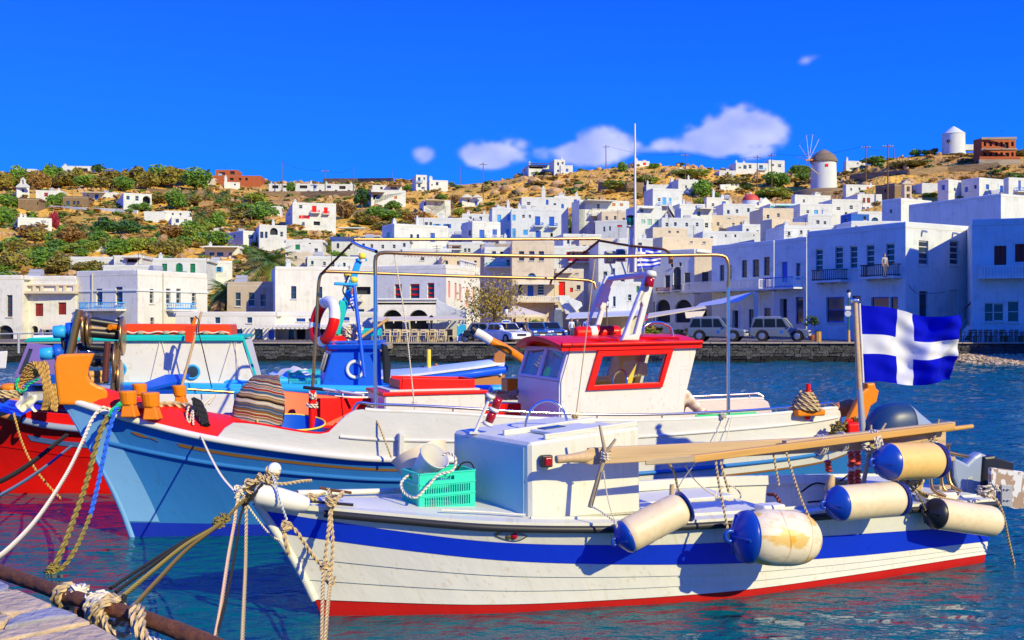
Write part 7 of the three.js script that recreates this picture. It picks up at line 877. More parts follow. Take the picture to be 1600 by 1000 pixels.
{const t = thing('pole','bamboo pole with an orange board leaning on the white deckhouse','pole',P(284,603,17.2));add(t,'stick',rod(P(284,603,17.2),P(315,487,17.3),0.025,0.02),M.wood);add(t,'board',plate([P(291,508,17.2),P(305,509,17.2),P(300,536,17.2),P(289,534,17.2)],0.05,[],0.012),M.orangeRed);add(t,'float',rod(P(301,508,17.2),P(305,496,17.2),0.03),M.orange);add(t,'cord',tube([P(305,494,17.2),P(311,500,17.2),P(310,515,17.2),P(317,545,17.2),P(331,606,17.1)],0.01,5),M.ropeBlack);}
{// net winch
const t = thing('net_winch','net hauling winch with brass-rimmed discs and black rollers on the red boat','winch',P(150,620,16.3)),ax = v(1,0.0,-0.25).normalize();
const disc = (x,y,R,d) => add(t,'disc',turned([[0,0],[R * 0.9,0.1],[R,0.3],[R,0.7],[R * 0.9,0.9],[0,1]],P(x,y,d),P(x,y,d).addScaledVector(ax,0.07),40),M.brass);disc(129,514,0.29,16.4);disc(136,518,0.27,16.4);disc(188,525,0.33,16.7);disc(178,566,0.36,16.6);disc(184,590,0.3,16.65);
const rol = (x0,y0,x1,y1,r,m = M.blackP) => add(t,'roller',rod(P(x0,y0,16.45),P(x1,y1,16.65),r,r,18),m);rol(140,501,186,508,0.065);rol(140,520,185,524,0.075);rol(122,541,182,545,0.06);rol(140,566,166,567,0.07);rol(138,585,168,584,0.06,M.woodY);rol(140,594,168,594,0.06,M.woodY);rol(124,549,164,550,0.025,M.steel);rol(140,571,166,572,0.025,M.steel);rol(140,512,180,515,0.03,M.woodG);rol(172,511,184,512,0.05,M.orange);
add(t,'post',rod(P(109,556,16.2),P(124,484,16.2),0.065,0.06,14),M.brass);add(t,'post',rod(P(164,596,16.2),P(168,534,16.2),0.05,0.05,14),mat('rust red pipe',[0.18,0.05,0.03],{roughness:0.4,metalness:0.5 }));add(t,'post',rod(P(176,622,16.5),P(185,545,16.5),0.06,0.05,14),M.brass);
for (const [x,y] of [[84,519],[64,553]]) {add(t,'motor',turned([[0,0],[0.1,0.02],[0.1,0.4],[0.07,0.42],[0.07,0.55],[0.13,0.57],[0.13,0.98],[0,1]],P(x,y,16.2),P(x + 36,y - 4,16.4)),M.boatBlue);add(t,'motor_cap',turned([[0,0],[0.1,0.05],[0.1,1],[0,1]],P(x - 1,y,16.18),P(x + 18,y - 1,16.22)),M.boatSky);} add(t,'bracket',[beam(P(106,560,16.4),P(113,508,16.4),0.2,0.1,0.02),beam(P(84,620,16.1),P(82,585,16.1),0.14,0.1,0.02)],M.boatBlue);add(t,'hose',tube([P(97,526,16.3),P(99,545,16.3),P(92,560,16.3)],0.03,6),M.blackP);
}
{// rope heap on the red foredeck, post and small things
const t = [];for (let i = 0;i < 13;i++) t.push(rope([P(30 + i * 1.2,604 - i,16.2),P(38 + i * 2,578 + (i % 3) * 4,16.1),P(52 + i * 1.6,566 + (i % 4) * 3,16.0),P(66 + i * 1.0,590 + i,15.95),P(70 + i * 1.4,618 + i * 1.5,15.95),P(66 + i * 1.8,640,16)],0.028,{max:70 }));single('rope_heap','big hank of golden rope hung beside the net winch','rope',t,M.ropeGold);single('rope_heap','second hank of golden rope hanging in front of the blue bracket','rope',[0,1,2,3].map(i => rope([P(80 + i * 2,600,16),P(82 + i * 2.5,620,15.95),P(81 + i * 2,640 + i,15.9)],0.026,{max:60 })),M.ropeGold);
single('green_rope','green rope loop lying over the golden hank','rope',rope([P(28,590,16),P(26,605,15.95),P(36,612,15.9),P(45,600,15.9),P(60,592,15.9)],0.024),M.ropeGreen);single('bollard','orange bollard wound with pale rope at the left edge on the red boat','bollard',[turned([[0,0],[0.16,0],[0.16,0.6],[0.12,0.9],[0,1]],P(16,612,16.1),P(16,598,16.1),8)],M.orange);single('rope_coil','pale rope wound round the bollard at the left edge','rope',[rope(coil(P(12,618,16.05),0.22,3,0.1,0.01,v(0,1,0),3),0.035)],M.rope);single('rag','crumpled white cloth on the red boat rail','cloth',grid(14,10,(x,y) => P(28 + 28 * x + 4 * Math.sin(y * 7),615 + 26 * y + 3 * Math.sin(x * 9),15.9 + 0.08 * Math.sin(x * 8 + y * 5))),M.bucket);single('mooring_cleat','grey round cleat with dark rope on the red boat bow','cleat',[rod(P(0,624,15.9),P(14,616,16),0.08,0.07,12)],M.engine);
}

// ===== the boat with the violet windscreen, far left =====
{
const t = thing('fishing_boat','white and blue boat with a violet windscreen and turquoise roof at the left edge','boat',PH(30,20,0)),p = (x,y,d = 20) => P(x,y,d),w = makeHull({B:[-13.5,-21],ang:6,L:8,rake:0.6,sternRake:0.3,flare:1.3,wl:lut([[0,0.02],[0.2,0.6],[0.5,1.0],[1,0.8]]),sh:lut([[0,0.05],[0.2,0.9],[0.5,1.3],[1,1.1]]),H:lut([[0,1.8],[0.3,1.5],[1,1.35]]) });
add(t,'hull',w.strip(-0.3,0.7,6,40),M.hullWhite);add(t,'blue_band',w.strip(0.7,0.9,2,40),M.boatBlue);add(t,'rail_band',w.strip(0.9,1,1,40),M.hullWhite);add(t,'deck',w.sheet(u => w.H(u),0.01,1,0.02,0.06),M.beigeP);
const wp = [p(23,590),p(45,590),p(83,540),p(44,536)];add(t,'windscreen_frame',plate(wp,0.07,[[p(29,585),p(38,585),p(52,546),p(46,545)]],0.01),M.violet);add(t,'pane',plate([p(29,585),p(38,585),p(52,546),p(46,545)],0.01),M.glass);add(t,'cabin',solid([p(45,600),p(120,600,20.4),p(120,600,21.6),p(45,600,21.4)],[p(80,541),p(120,541,20.4),p(120,541,21.6),p(80,541,21.4)],0.02),M.violet);add(t,'roof',solid([p(36,535),p(125,533,20.3),p(125,533,21.8),p(36,535,21.5)],[p(44,528),p(122,525,20.3),p(122,525,21.8),p(44,528,21.5)],0.02),M.boatTurq);add(t,'tarp',[box(p(75,528,20.6),0.5,0.12,0.4,0,0.05)],M.bucket);
single('boat_stern_post','white stern post with a red cap at the left edge','post',[solid([p(-8,576,22),p(9,576,22),p(9,576,22.4),p(-8,576,22.4)],[p(-10,550,22),p(12,548,22),p(12,548,22.4),p(-10,550,22.4)],0.02)],M.hullWhite);single('quay_rail','thin white pipe railing with a post behind the violet-windscreened boat','railing',[rod(p(-20,522,40),p(110,520,40),0.03),rod(p(29,521,40),p(29,552,40),0.05)],M.greyP);
}

// ===== the boat with the bright blue wheelhouse =====
{
const t = thing('fishing_boat','fishing boat with a bright blue wheelhouse and a leaning light blue mast','boat',PH(540,19.6,0)),w = makeHull({B:[-5.6,-18.6],ang:14,L:6.2,rake:0.6,sternRake:0.3,flare:1.3,wl:lut([[0,0.02],[0.25,0.7],[0.55,1.1],[1,0.8]]),sh:lut([[0,0.05],[0.25,1.0],[0.55,1.35],[1,1.1]]),H:lut([[0,1.85],[0.3,1.68],[1,1.6]]) });
add(t,'hull',w.strip(-0.3,1,8,50),M.hullWhite);add(t,'rail',[1,-1].map(s => tube(w.line(1,s,0.01,1,40,0.03,0),0.085,10,80)),M.boatSky);add(t,'deck',w.sheet(u => w.H(u) - 0.08,0.01,1,0.02,0.04),M.boatSky);
const near = PH(512,19.3,1),tt = v(0.97,0,-0.24),n = v(0.24,0,0.97),on = along(near,tt),far = p => p.clone().addScaledVector(n,-1.6),cb = [on(500,612),on(597,612),on(594,546),on(519,546)];
add(t,'wheelhouse',solid([cb[0],cb[1],far(cb[1]),far(cb[0])],[cb[3],cb[2],far(cb[2]),far(cb[3])],0.02),M.boatBlue);for (const [a,b] of [[0.12,0.44],[0.55,0.88]]) {const q = (x,y) => cb[0].clone().lerp(cb[3],y).addScaledVector(n,-1.6 * x).addScaledVector(tt,-0.02);add(t,'front_window',plate([q(a,0.45),q(b,0.45),q(b,0.88),q(a,0.88)],0.03),M.glass);}
add(t,'roof',solid([on(513,546).addScaledVector(n,0.1),on(600,546).addScaledVector(n,0.1),far(on(600,546)),far(on(508,546))],[on(510,538).addScaledVector(n,0.18),on(604,537).addScaledVector(n,0.18),far(on(604,537)),far(on(505,538))],0.02),M.boatBlue);add(t,'roof_rail',[beam(on(513,535).addScaledVector(n,0.1),on(602,533).addScaledVector(n,0.1),0.05,0.05,0.01),beam(on(511,535),far(on(511,535)),0.12,0.06,0.01)],M.boatBlue);
add(t,'white_ring',ringTorus(on(555,577).addScaledVector(n,0.03),0.155,0.034,n),M.hullWhite);
const m0 = P(517,536,19.6),m1 = P(564,406,19.8);add(t,'mast',[solid([P(514,536,19.5),P(526,536,19.5),P(526,536,19.7),P(514,536,19.7)],[P(555,408,19.7),P(566,408,19.7),P(566,408,19.85),P(555,408,19.85)],0.02)],M.boatSky);add(t,'crosstree',[beam(P(522,443,19.6),P(559,445,19.7),0.06,0.14,0.02),beam(P(557,406,19.7),P(572,406,19.8),0.06,0.14,0.02)],M.boatSky);add(t,'stay',[rod(P(553,447,19.5),P(570,590,19.2),0.04)],M.boatBlue);add(t,'mast_foot',beam(P(522,534,19.55),P(537,470,19.6),0.16,0.1,0.02),M.boatTurq);
for (const [x,y] of [[566,400],[553,437],[543,428]]) {const l = add(t,'lamp',turned([[0,0],[0.07,0.05],[0.075,0.5],[0.06,0.95],[0,1]],P(x,y + 5,19.7),P(x,y - 5,19.7)),M.yellow);add(l,'lamp_foot',rod(P(x,y + 9,19.7),P(x,y + 4,19.7),0.06),M.whiteP);} add(t,'cable',[tube([P(540,440,19.6),P(536,455,19.6),P(545,470,19.5),P(553,486,19.5)],0.015,5),tube([P(545,430,19.6),P(540,445,19.6),P(546,452,19.6)],0.02,5)],M.blackP);add(t,'lamp_red',rod(P(551,460,19.5),P(551,450,19.5),0.04),M.orange);
add(t,'tarp',[plate([P(597,537,19.2),P(604,540,19.4),P(609,570,19.6),P(609,600,19.6),P(600,598,19.4),P(599,560,19.3)],0.06,[],0.02)],M.net);
// lifebuoy leaning on the mast
const c = P(507,502,19.3),nb = v(-0.72,0.2,0.55),bq = thing('lifebuoy','red and white lifebuoy hung on the mast of the bright blue wheelhouse boat','lifebuoy',c),up = v(0.30,1,0.12),zz = nb.clone().normalize(),xx = up.clone().cross(zz).normalize(),yy = zz.clone().cross(xx),seg = (a0,a1,r,m,nm) => {const g = new THREE.TorusGeometry(0.39,r,14,12,a1 - a0);g.rotateZ(a0);g.applyMatrix4(new THREE.Matrix4().makeBasis(xx,yy,zz));g.translate(c.x,c.y,c.z);add(bq,nm,g,m);};for (let i = 0;i < 4;i++) {const a = i * Math.PI / 2 + 0.7;seg(a,a + 1.25,0.105,i === 0 ? M.bucket :M.boatRed,'segment');seg(a + 1.25,a + Math.PI / 2,0.108,M.bucket,'band');} add(bq,'grab_rope',rope([P(520,492,19.1),P(527,500,19.1),P(523,510,19.1),P(526,488,19.1)],0.012),M.rope);
// things on the wheelhouse roof
single('drum','red winch drum on the blue wheelhouse roof','drum',[turned([[0,0],[0.15,0],[0.15,1],[0,1]],P(514,538,19.3).add(v(0,0.02,0)),P(534,538,19.5).add(v(0,0.02,0)),20)],M.boatRed);single('net_heap','pale net heap on the blue wheelhouse roof','net',[1,2,3,4,5].map(i => rope(knot(P(541 + i * 3,525 - (i % 3) * 5,19.6),0.16,i + 40),0.03)),M.ropePale);single('roof_chest','turquoise chest with a white side behind the blue wheelhouse','chest',box(P(572,519,20.6),0.6,0.16,0.5,0,0.03),M.boatTurq);single('net_heap','green-yellow net ball beside the lifebuoy','net',[1,2,3].map(i => rope(knot(P(512 + i * 3,527,19.4),0.1,i + 60),0.02)),M.ropeOlive);single('pole','pale wooden pole slanting up behind the blue wheelhouse','pole',rod(P(560,530,20),P(607,498,20.2),0.03),M.woodY);
flag('striped_flag','limp blue and white striped flag hanging under the light blue mast',[P(538,458,19.75),P(553,458,19.8),P(551,482,19.8),P(536,482,19.75)],'flag',MATS['striped flag cloth'],0.03,null,16);
crate('crate','teal plastic crate beside the bright blue wheelhouse',P(452,604,18.6),v(0.96,0,-0.26),0.56,0.4,0.3,M.crateBlue);single('plastic_sheet','crumpled clear plastic sheet lying on the teal crate','sheet',grid(20,12,(x,y) => P(434 + 52 * x,588 - 8 * Math.sin(x * 3.1) - 6 * y + 2.5 * Math.sin(x * 17 + y * 9),18.5 + 0.5 * y)),M.bucket);
}

// ===== the small boat whose orange stem head points right =====
{
const t = thing('rowing_boat','small boat with an orange stem head, blue rail and orange side pointing right','boat',PH(700,22,0)),w = makeHull({B:[-0.35,-21.0],ang:-8,flip:true,L:4.6,rake:0.25,sternRake:0.2,flare:1.3,wl:lut([[0,0.02],[0.2,0.5],[0.6,0.9],[1,0.6]]),sh:lut([[0,0.05],[0.15,0.55],[0.5,1.05],[1,0.8]]),H:lut([[0,2.0],[0.15,1.9],[0.5,1.72],[1,1.66]]) });
add(t,'hull',w.strip(-0.3,0.62,6,40),M.hullWhite);add(t,'orange_strake',w.strip(0.62,0.88,3,40),M.orangeWood);add(t,'rail',[1,-1].map(s => tube(w.line(0.94,s,0.005,1,40,0.02,0),0.085,10,60)),M.boatBlue);add(t,'deck',w.sheet(u => w.H(u) + 0.01,0.01,1,0.0,0.12),gloss('pale blue deck paint',[0.45,0.58,0.72]));add(t,'cap_rail',w.cap(0.01,1,0.04,-0.12,0.05,0.03),M.hullWhite);
const s = (x,y) => P(x,y,20.9);add(t,'stem_head',plate([s(770,580),s(786,584),s(789,560),s(791,549),s(780,547),s(772,553),s(770,566)],0.14,[],0.03),M.orangeWood);add(t,'stem_base',plate([s(770,582),s(784,588),s(789,566),s(770,566)],0.17,[],0.03),M.hullWhite);add(t,'crossbeam',[beam(P(736,583,20.8),P(775,569,21.2),0.16,0.14,0.03),beam(P(742,578,20.7),P(748,590,20.7),0.2,0.12,0.03)],M.orangeWood);for (const [x,y] of [[660,594],[681,590]]) add(t,'bollard',solid([P(x - 4,y,21),P(x + 4,y,21),P(x + 4,y,21.12),P(x - 4,y,21.12)],[P(x - 2,y - 22,21),P(x + 3,y - 22,21),P(x + 3,y - 22,21.1),P(x - 2,y - 22,21.1)],0.02),M.orangeWood);add(t,'post',rod(P(670,596,20.9),P(670,546,20.9),0.045,0.045,10),M.yellow);add(t,'float',turned([[0,0],[0.06,0.1],[0.12,0.5],[0.1,0.9],[0,1]],P(735,596,20.6),P(705,592,20.6)),M.greyP);add(t,'lashing',rope(coil(P(742,584,20.7),0.12,3,0.1,0.01,v(0.3,1,0),3),0.02),M.ropePale);
const t2 = thing('tiller_spar','orange spar with a white sleeve and black tip rising behind the wheelhouse','spar',P(820,575,19));add(t2,'spar',tube([P(832,585,19.2),P(815,562,19),P(790,545,18.8),P(765,532,18.7)],0.085,10),M.orange);add(t2,'sleeve',tube([P(766,532.5,18.7),P(755,525,18.65),P(742,518,18.6)],0.088,10),M.hullWhite);add(t2,'tip',rod(P(743,518.5,18.6),P(737,514,18.6),0.092,0.09,12),M.blackP);
single('hose_coil','coil of pale hose on the deck in front of the wheelhouse','hose',[rope(coil(P(785,622,15.6),0.22,3,0.08,0.01,v(0,1,0),2),0.024),rope([P(760,622,15.5),P(775,612,15.7),P(800,614,15.9),P(812,608,16)],0.03)],M.rope);
}
// ---------- the near quay ----------
const QN = 1.25,onQuay = (px,py) => {const d = (EYE - QN) * F / (py - 500);return v((px - 800) / F * d,QN,-d);};
{
const edge = [[-900,610],[-300,790],[-40,893],[24,916],[86,943],[142,968],[192,999],[262,1050],[420,1180],[700,1500]].map(q => onQuay(...q)),back = [v(4,QN,5),v(-22,QN,5),v(-22,QN,-18)];
const sh = new THREE.Shape([...edge,...back].map(p => new THREE.Vector2(p.x,-p.z))),g = new THREE.ExtrudeGeometry(sh,{depth:2.2,bevelEnabled:false });g.rotateX(-Math.PI / 2);g.translate(0,QN - 2.2 - 0.03,0);
const q = thing('quay',undefined,undefined,v(0,0,0),{kind:'structure' });delete q.userData.label;add(q,'quay_body',g,M.mortar);
const stones = [[[-90,893],[-44,893],[-6,906],[14,916],[8,924],[-40,926],[-110,915]],[[-40,930],[10,926],[28,922],[62,935],[80,944],[58,956],[10,957],[-50,950]],[[-70,975],[-4,960],[20,962],[6,972],[-30,984],[-80,990]],[[14,970],[30,961],[84,949],[108,954],[120,962],[78,966],[30,976],[8,980]],[[-40,992],[10,984],[86,970],[126,966],[140,972],[110,979],[40,994],[-30,1006]],[[30,1000],[112,983],[146,975],[170,989],[190,1003],[150,1022],[60,1030],[20,1016]],[[-60,1012],[12,1004],[18,1020],[50,1034],[-20,1052],[-90,1040]],[[64,1036],[150,1028],[204,1010],[250,1046],[180,1080],[90,1070]],[[-160,900],[-100,896],[-118,918],[-60,930],[-62,948],[-150,940]],[[-170,948],[-60,955],[-12,958],[-74,970],[-90,990],[-180,980]]];
stones.forEach((s,i) => {const r = rng(i + 3),pts = s.map(([x,y]) => onQuay(x + (r() - .5) * 3,y + (r() - .5) * 2));add(q,'paving_stone',(() => {const g2 = boxUV(clean(plate(pts.map(p => p.clone().setY(QN - 0.02 + r() * 0.004)),0.05,[],0.012)));return g2;})(),i % 3 ? M.slab :mat('blue grey slab stone',[0.40,0.40,0.42],{map:T_stone,bumpMap:again(N1,3),bumpScale:0.02,roughness:0.9 }));});
}
// rusty pipe along the edge, wound with ropes
{
const pts = [[-60,872,7.6],[0,893,7.05],[60,914,6.6],[100,929,6.3],[170,950,5.95],[240,972,5.72],[330,1006,5.4],[420,1045,5.1]].map(q => P(...q)),t = thing('mooring_pipe','rusty iron pipe along the quay edge wound with mooring ropes','pipe',pts[3]);
const g = tube(pts,0.046,16,120),pos = g.attributes.position,n = g.attributes.normal;for (let i = 0;i < pos.count;i++) {const k = (fbm(pos.getX(i) * 18,pos.getY(i) * 18 + pos.getZ(i) * 18,5,3) - 0.5) * 0.012;pos.setXYZ(i,pos.getX(i) + n.getX(i) * k,pos.getY(i) + n.getY(i) * k,pos.getZ(i) + n.getZ(i) * k);} g.computeVertexNormals();add(t,'pipe',g,M.rust);add(t,'bracket',[rod(P(128,950,6.1),P(120,975,6.0).add(v(0,-0.4,0)),0.05),rod(P(-20,890,7.1),P(-26,910,7.0).add(v(0,-0.4,0)),0.05)],M.rust);
const ax = v(0.78,-0.02,0.62),cl = (x,y,d,R,turns,rise,r,m,label,seed) => single('rope_coil',label,'rope',rope(coil(P(x,y,d),R,turns,rise,0.01,ax,seed),r),m);
cl(98,929,6.3,0.062,2.2,0.09,0.024,M.rope,'thick tan rope wound round the pipe at its far end',2);cl(150,944,6.05,0.07,3,0.13,0.02,M.ropePale,'pale speckled rope wound round the middle of the pipe',5);cl(162,958,5.95,0.085,2,0.11,0.022,M.rope,'tan rope loop round the middle of the pipe',8);
single('rope_knot','heap of pale knotted rope on top of the rusty pipe','rope',[rope(knot(P(122,922,6.25),0.065,3),0.020),rope(knot(P(145,934,6.1),0.06,12),0.018)],M.ropePale);single('rope_knot','tan rope knot hanging below the rusty pipe','rope',[rope(knot(P(175,945,5.95),0.07,5),0.020),rope([P(160,960,5.85),P(172,985,5.75),P(196,992,5.75),P(205,970,5.85)],0.02)],M.rope);single('rope_knot','dark frayed rope knot beside the tan rope on the pipe','rope',rope(knot(P(186,944,5.95),0.05,25),0.014),M.ropeBlack);
single('rope_loop','tan rope hanging in a loop over the near end of the pipe','rope',rope([P(228,1010,5.5),P(214,980,5.55),P(208,955,5.68),P(214,947,5.75),P(221,955,5.68),P(222,980,5.55),P(232,1010,5.45)],0.026),M.rope);single('rope_loop','thin pale rope slung below the near end of the pipe','rope',rope([P(206,985,5.6),P(230,996,5.5),P(262,1006,5.4)],0.016),M.ropePale);
single('plastic_stub','short pale yellow plastic tube standing under the pipe','tube',rod(P(137,976,6.0),P(138,952,6.0),0.02),mat('yellowed plastic',[0.6,0.55,0.2]));single('plastic_stub','second pale yellow plastic tube lower under the pipe','tube',rod(P(172,1000,5.8),P(167,978,5.8),0.022),mat('yellowed plastic'));
}
// mooring lines
{
const R = (label,pts,r,m,o) => single('mooring_rope',label,'rope',rope(pts.map(q => P(...q)),r,o),m);
R('white mooring rope sweeping from the blue bow to the left edge',[[172,640,12.95],[160,637,12.85],[146,652,12.7],[130,688,12.4],[110,730,11.7],[85,772,10.8],[57,812,9.8],[22,850,8.6],[-6,873,7.8],[-60,900,6.8]],0.023,M.ropePale);
R('olive mooring rope hanging from the blue bow into the water',[[176,648,12.9],[168,652,12.8],[158,672,12.7],[148,705,12.6],[139,740,12.5],[130,770,12.35],[117,807,12.1],[103,845,11.8],[86,884,11.55],[82,896,11.5]],0.036,M.ropeOlive);R('bright blue mooring rope over the bow of the blue boat',[[192,634,12.95],[181,640,12.8],[173,665,12.7],[163,710,12.55],[152,762,12.35],[141,806,12.15]],0.030,M.ropeBlue);R('green-stained lower end of the blue mooring rope',[[141.5,804,12.15],[133,826,12.0],[118,858,11.75],[98,886,11.6],[78,897,11.5]],0.028,M.ropeOlive);R('green hose wrapped on the ropes at the blue bow rail',[[212,626,13.1],[195,630,12.95],[182,637,12.85],[172,652,12.8]],0.045,M.ropeGreen);single('rope_knot','olive rope knot at the water where two mooring ropes meet','rope',rope(knot(P(82,893,11.5),0.09,4),0.022),M.ropeOlive);
R('thin yellow rope hanging from the red boat into the water',[[22,646,15.9],[24,655,15.8],[34,690,15.85],[52,728,15.9],[75,758,15.95],[97,781,16.0]],0.018,M.ropeGold);R('dark mooring rope slanting across the red hull',[[104,680,15.4],[60,715,14],[20,742,12.5],[-20,762,11.5]],0.034,M.ropeBlack);R('dull blue mooring line slanting across the red hull',[[112,697,15.2],[70,730,13.8],[30,757,12.4],[-20,785,11]],0.022,mat('dull blue rope',[0.10,0.17,0.30],{roughness:0.9 }));
R('tan rope hanging straight down from the white bow',[[392,766,9.35],[386,778,9.3],[385,820,9.1],[384,880,8.6],[381,950,7.8],[378,1020,7.1]],0.0165,M.rope);R('pink-flecked rope hanging from the white bow to the bottom edge',[[384,758,9.35],[374,774,9.3],[366,820,9.0],[357,870,8.4],[345,950,7.6],[332,1020,6.9]],0.016,mat('pink flecked rope',[0.72,0.48,0.30],{roughness:0.95 }));R('black rope hanging behind the pink-flecked rope',[[392,772,9.35],[378,800,9.2],[370,850,8.7],[355,930,7.8],[334,1010,7.0]],0.014,M.ropeBlack);
const fan = (label,x,y,d,m,r) => R(label,[[393,771,9.35],[372,790,9.15],[352,812,8.85],[mix(340,x,0.35),mix(822,y,0.28),mix(8.7,d,0.4)],[mix(340,x,0.7),mix(822,y,0.66),mix(8.7,d,0.75)],[x,y,d]],r,m);fan('black mooring rope from the white bow to the quay pipe, uppermost',172,920,6.15,M.ropeBlack,0.013);fan('second black mooring rope from the white bow to the quay pipe',180,926,6.1,M.ropeBlack,0.014);fan('greenish mooring rope from the white bow to the quay pipe',192,932,6.05,M.ropeOlive,0.017);fan('brown mooring rope from the white bow to the quay pipe, lowest',205,952,5.85,mat('brown rope',[0.18,0.12,0.04],{roughness:1 }),0.016);single('rope_knot','dark knot tying the mooring ropes together below the white bow','rope',[rope(knot(P(341,818,8.75),0.06,4),0.013),rope(knot(P(352,808,8.85),0.05,14),0.012)],M.ropeOlive);
single('rope_knot','mass of knotted tan ropes on the bow fitting of the white boat','rope',[rope(knot(P(410,748,9.4),0.10,3),0.016),rope(knot(P(392,760,9.32),0.08,9),0.016),rope(coil(P(424,745,9.45),0.06,3,0.08,0.01,v(0.3,1,0.2),2),0.014),rope([P(405,740,9.4),P(420,752,9.3),P(440,756,9.4),P(470,752,9.55),P(486,751,9.7)],0.016)],M.rope);single('rope_knot','pink-flecked loop hanging at the tip of the white bow','rope',[rope(knot(P(374,768,9.3),0.05,6),0.014),rope([P(395,752,9.3),P(378,762,9.25),P(368,775,9.25),P(374,784,9.25),P(382,774,9.25)],0.015)],M.ropePale);single('rope_knot','black rope turns under the tan knots on the white bow','rope',rope([P(402,752,9.35),P(388,772,9.28),P(380,790,9.25),P(392,780,9.22),P(410,756,9.3)],0.018),M.ropeBlack);
R('blue-flecked line from the bow roller plate to the tan knot',[[424,736,9.42],[430,755,9.3],[440,790,9.22],[448,812,9.25]],0.012,mat('blue flecked rope',[0.55,0.58,0.62],{roughness:0.9 }));single('rope_knot','golden knot with a frayed tail in front of the white stem','rope',[rope(knot(P(447,822,9.2),0.055,5),0.018),rope([P(443,828,9.2),P(446,845,9.18),P(452,868,9.2)],0.022)],M.rope);R('tan rope from the golden knot to the twin ropes on the white bow',[[450,818,9.22],[463,830,9.2],[480,855,9.22],[496,877,9.25],[512,890,9.25]],0.019,M.rope);single('rope_knot','tan knot joining the ropes halfway down the white bow','rope',[rope(knot(P(508,884,9.22),0.055,15),0.018),rope([P(514,892,9.22),P(510,908,9.2),P(520,914,9.18),P(524,900,9.2)],0.014)],M.rope);
R('first of the twin tan ropes hanging from the rusty cleat',[[513,764,9.74],[516,775,9.6],[516,795,9.5],[512,840,9.35],[506,890,9.2],[504,950,8.7],[503,1020,8.1]],0.019,M.rope);R('second of the twin tan ropes hanging from the rusty cleat',[[536,768,9.72],[526,782,9.6],[518,797,9.5],[520,850,9.35],[517,900,9.2],[512,950,8.7],[507,1020,8.1]],0.019,M.rope);single('rope_knot','tan knot over the black rub rail below the cleat','rope',rope(coil(P(517,790,9.5),0.042,3,0.09,0.01,v(0,1,0),4),0.017),M.rope);single('rope_knot','small tan knot beside the end of the bow fender block','rope',[rope(knot(P(488,778,9.5),0.05,31),0.014),rope([P(494,776,9.55),P(508,770,9.7)],0.014)],M.rope);
R('thin red-flecked line from the blue boat to the white bow',[[312,676,13.15],[325,705,12.4],[345,742,11],[372,774,9.4]],0.014,M.ropePale);R('thin line from the white bow down to its stem ring',[[384,786,9.3],[405,815,9.35],[425,838,9.45],[438,845,9.55]],0.010,M.ropePale);
// small ropes at the fenders and gunwale
R('cord holding the slanting fender',[[922,790,9.85],[940,800,9.7],[962,818,9.6],[965,826,9.6]],0.010,M.ropePale);R('cord from the crutch to the slanting fender',[[943,735,9.75],[948,770,9.7],[957,805,9.62],[964,820,9.6]],0.007,M.ropePale);R('speckled rope holding the biggest fender',[[1118,720,10.0],[1124,760,9.95],[1132,800,9.85],[1137,826,9.78]],0.014,M.rope);R('frayed rope end hanging from the square spar',[[1125,720,10.0],[1132,745,9.95],[1139,770,9.95]],0.014,M.rope);R('speckled rope from the spars to the end of the biggest fender',[[1228,704,10.4],[1240,745,10.3],[1256,790,10.2],[1272,822,10.12]],0.013,M.rope);R('short frayed rope hanging from the spars amidships',[[1208,706,10.4],[1212,730,10.35],[1217,758,10.35]],0.013,M.rope);R('dark cord holding the black-capped fender',[[1430,768,11.2],[1438,780,11.15],[1446,797,11.15]],0.010,M.ropeOlive);R('pale rope lying from the ladder foot to the stern',[[1437,768,11.3],[1465,776,11.35],[1500,783,11.45],[1525,791,11.5]],0.012,M.rope);R('pale rope hanging off the stern into the water',[[1530,772,11.6],[1555,780,11.55],[1566,800,11.6],[1575,840,11.8],[1585,884,11.95]],0.016,M.rope);single('rope_knot','pale rope knot on the stern corner of the white boat','rope',[rope(knot(P(1540,768,11.6),0.10,8),0.014),rope(knot(P(1553,762,11.65),0.07,18),0.012)],M.ropePale);
single('rope_coil','coil of pale netted rope under the yellowed fender','rope',[rope(knot(P(1425,755,11.3),0.14,8),0.02),rope(knot(P(1408,750,11.3),0.13,28),0.018),rope([P(1430,735,11.4),P(1440,750,11.3),P(1435,768,11.25)],0.03)],M.rope);R('pale cords hanging in a tangle under the spars',[[1046,726,10.1],[1054,740,10.2],[1060,765,10.3],[1066,775,10.3]],0.016,M.rope);R('thin pale cord looping over the white locker',[[1070,726,10.1],[1086,750,10.4],[1110,770,10.6],[1140,782,10.7],[1158,775,10.8],[1145,760,10.8],[1122,766,10.7],[1118,778,10.6]],0.009,M.ropePale);R('pink cord tied from the spars to the mooring post',[[1088,722,10.0],[1070,745,10.1],[1056,768,10.2]],0.006,M.ropePale);R('rust-coloured hose end in the cockpit',[[1200,772,11.6],[1212,774,11.4],[1220,788,11.2]],0.024,mat('rust coloured hose',[0.25,0.06,0.02]));R('dark cables tangled in the cockpit beside the flagpole',[[1250,770,11.8],[1275,755,11.9],[1300,758,11.8],[1330,740,11.9],[1300,778,11.7],[1262,785,11.6]],0.012,M.ropeBlack);single('paddle_handle_block','pale wooden float standing beside the red float strings','float',turned([[0,0],[0.045,0.02],[0.05,0.5],[0.03,0.95],[0,1]],P(1294,768,11.0),P(1301,742,11.0)),M.wood);
}
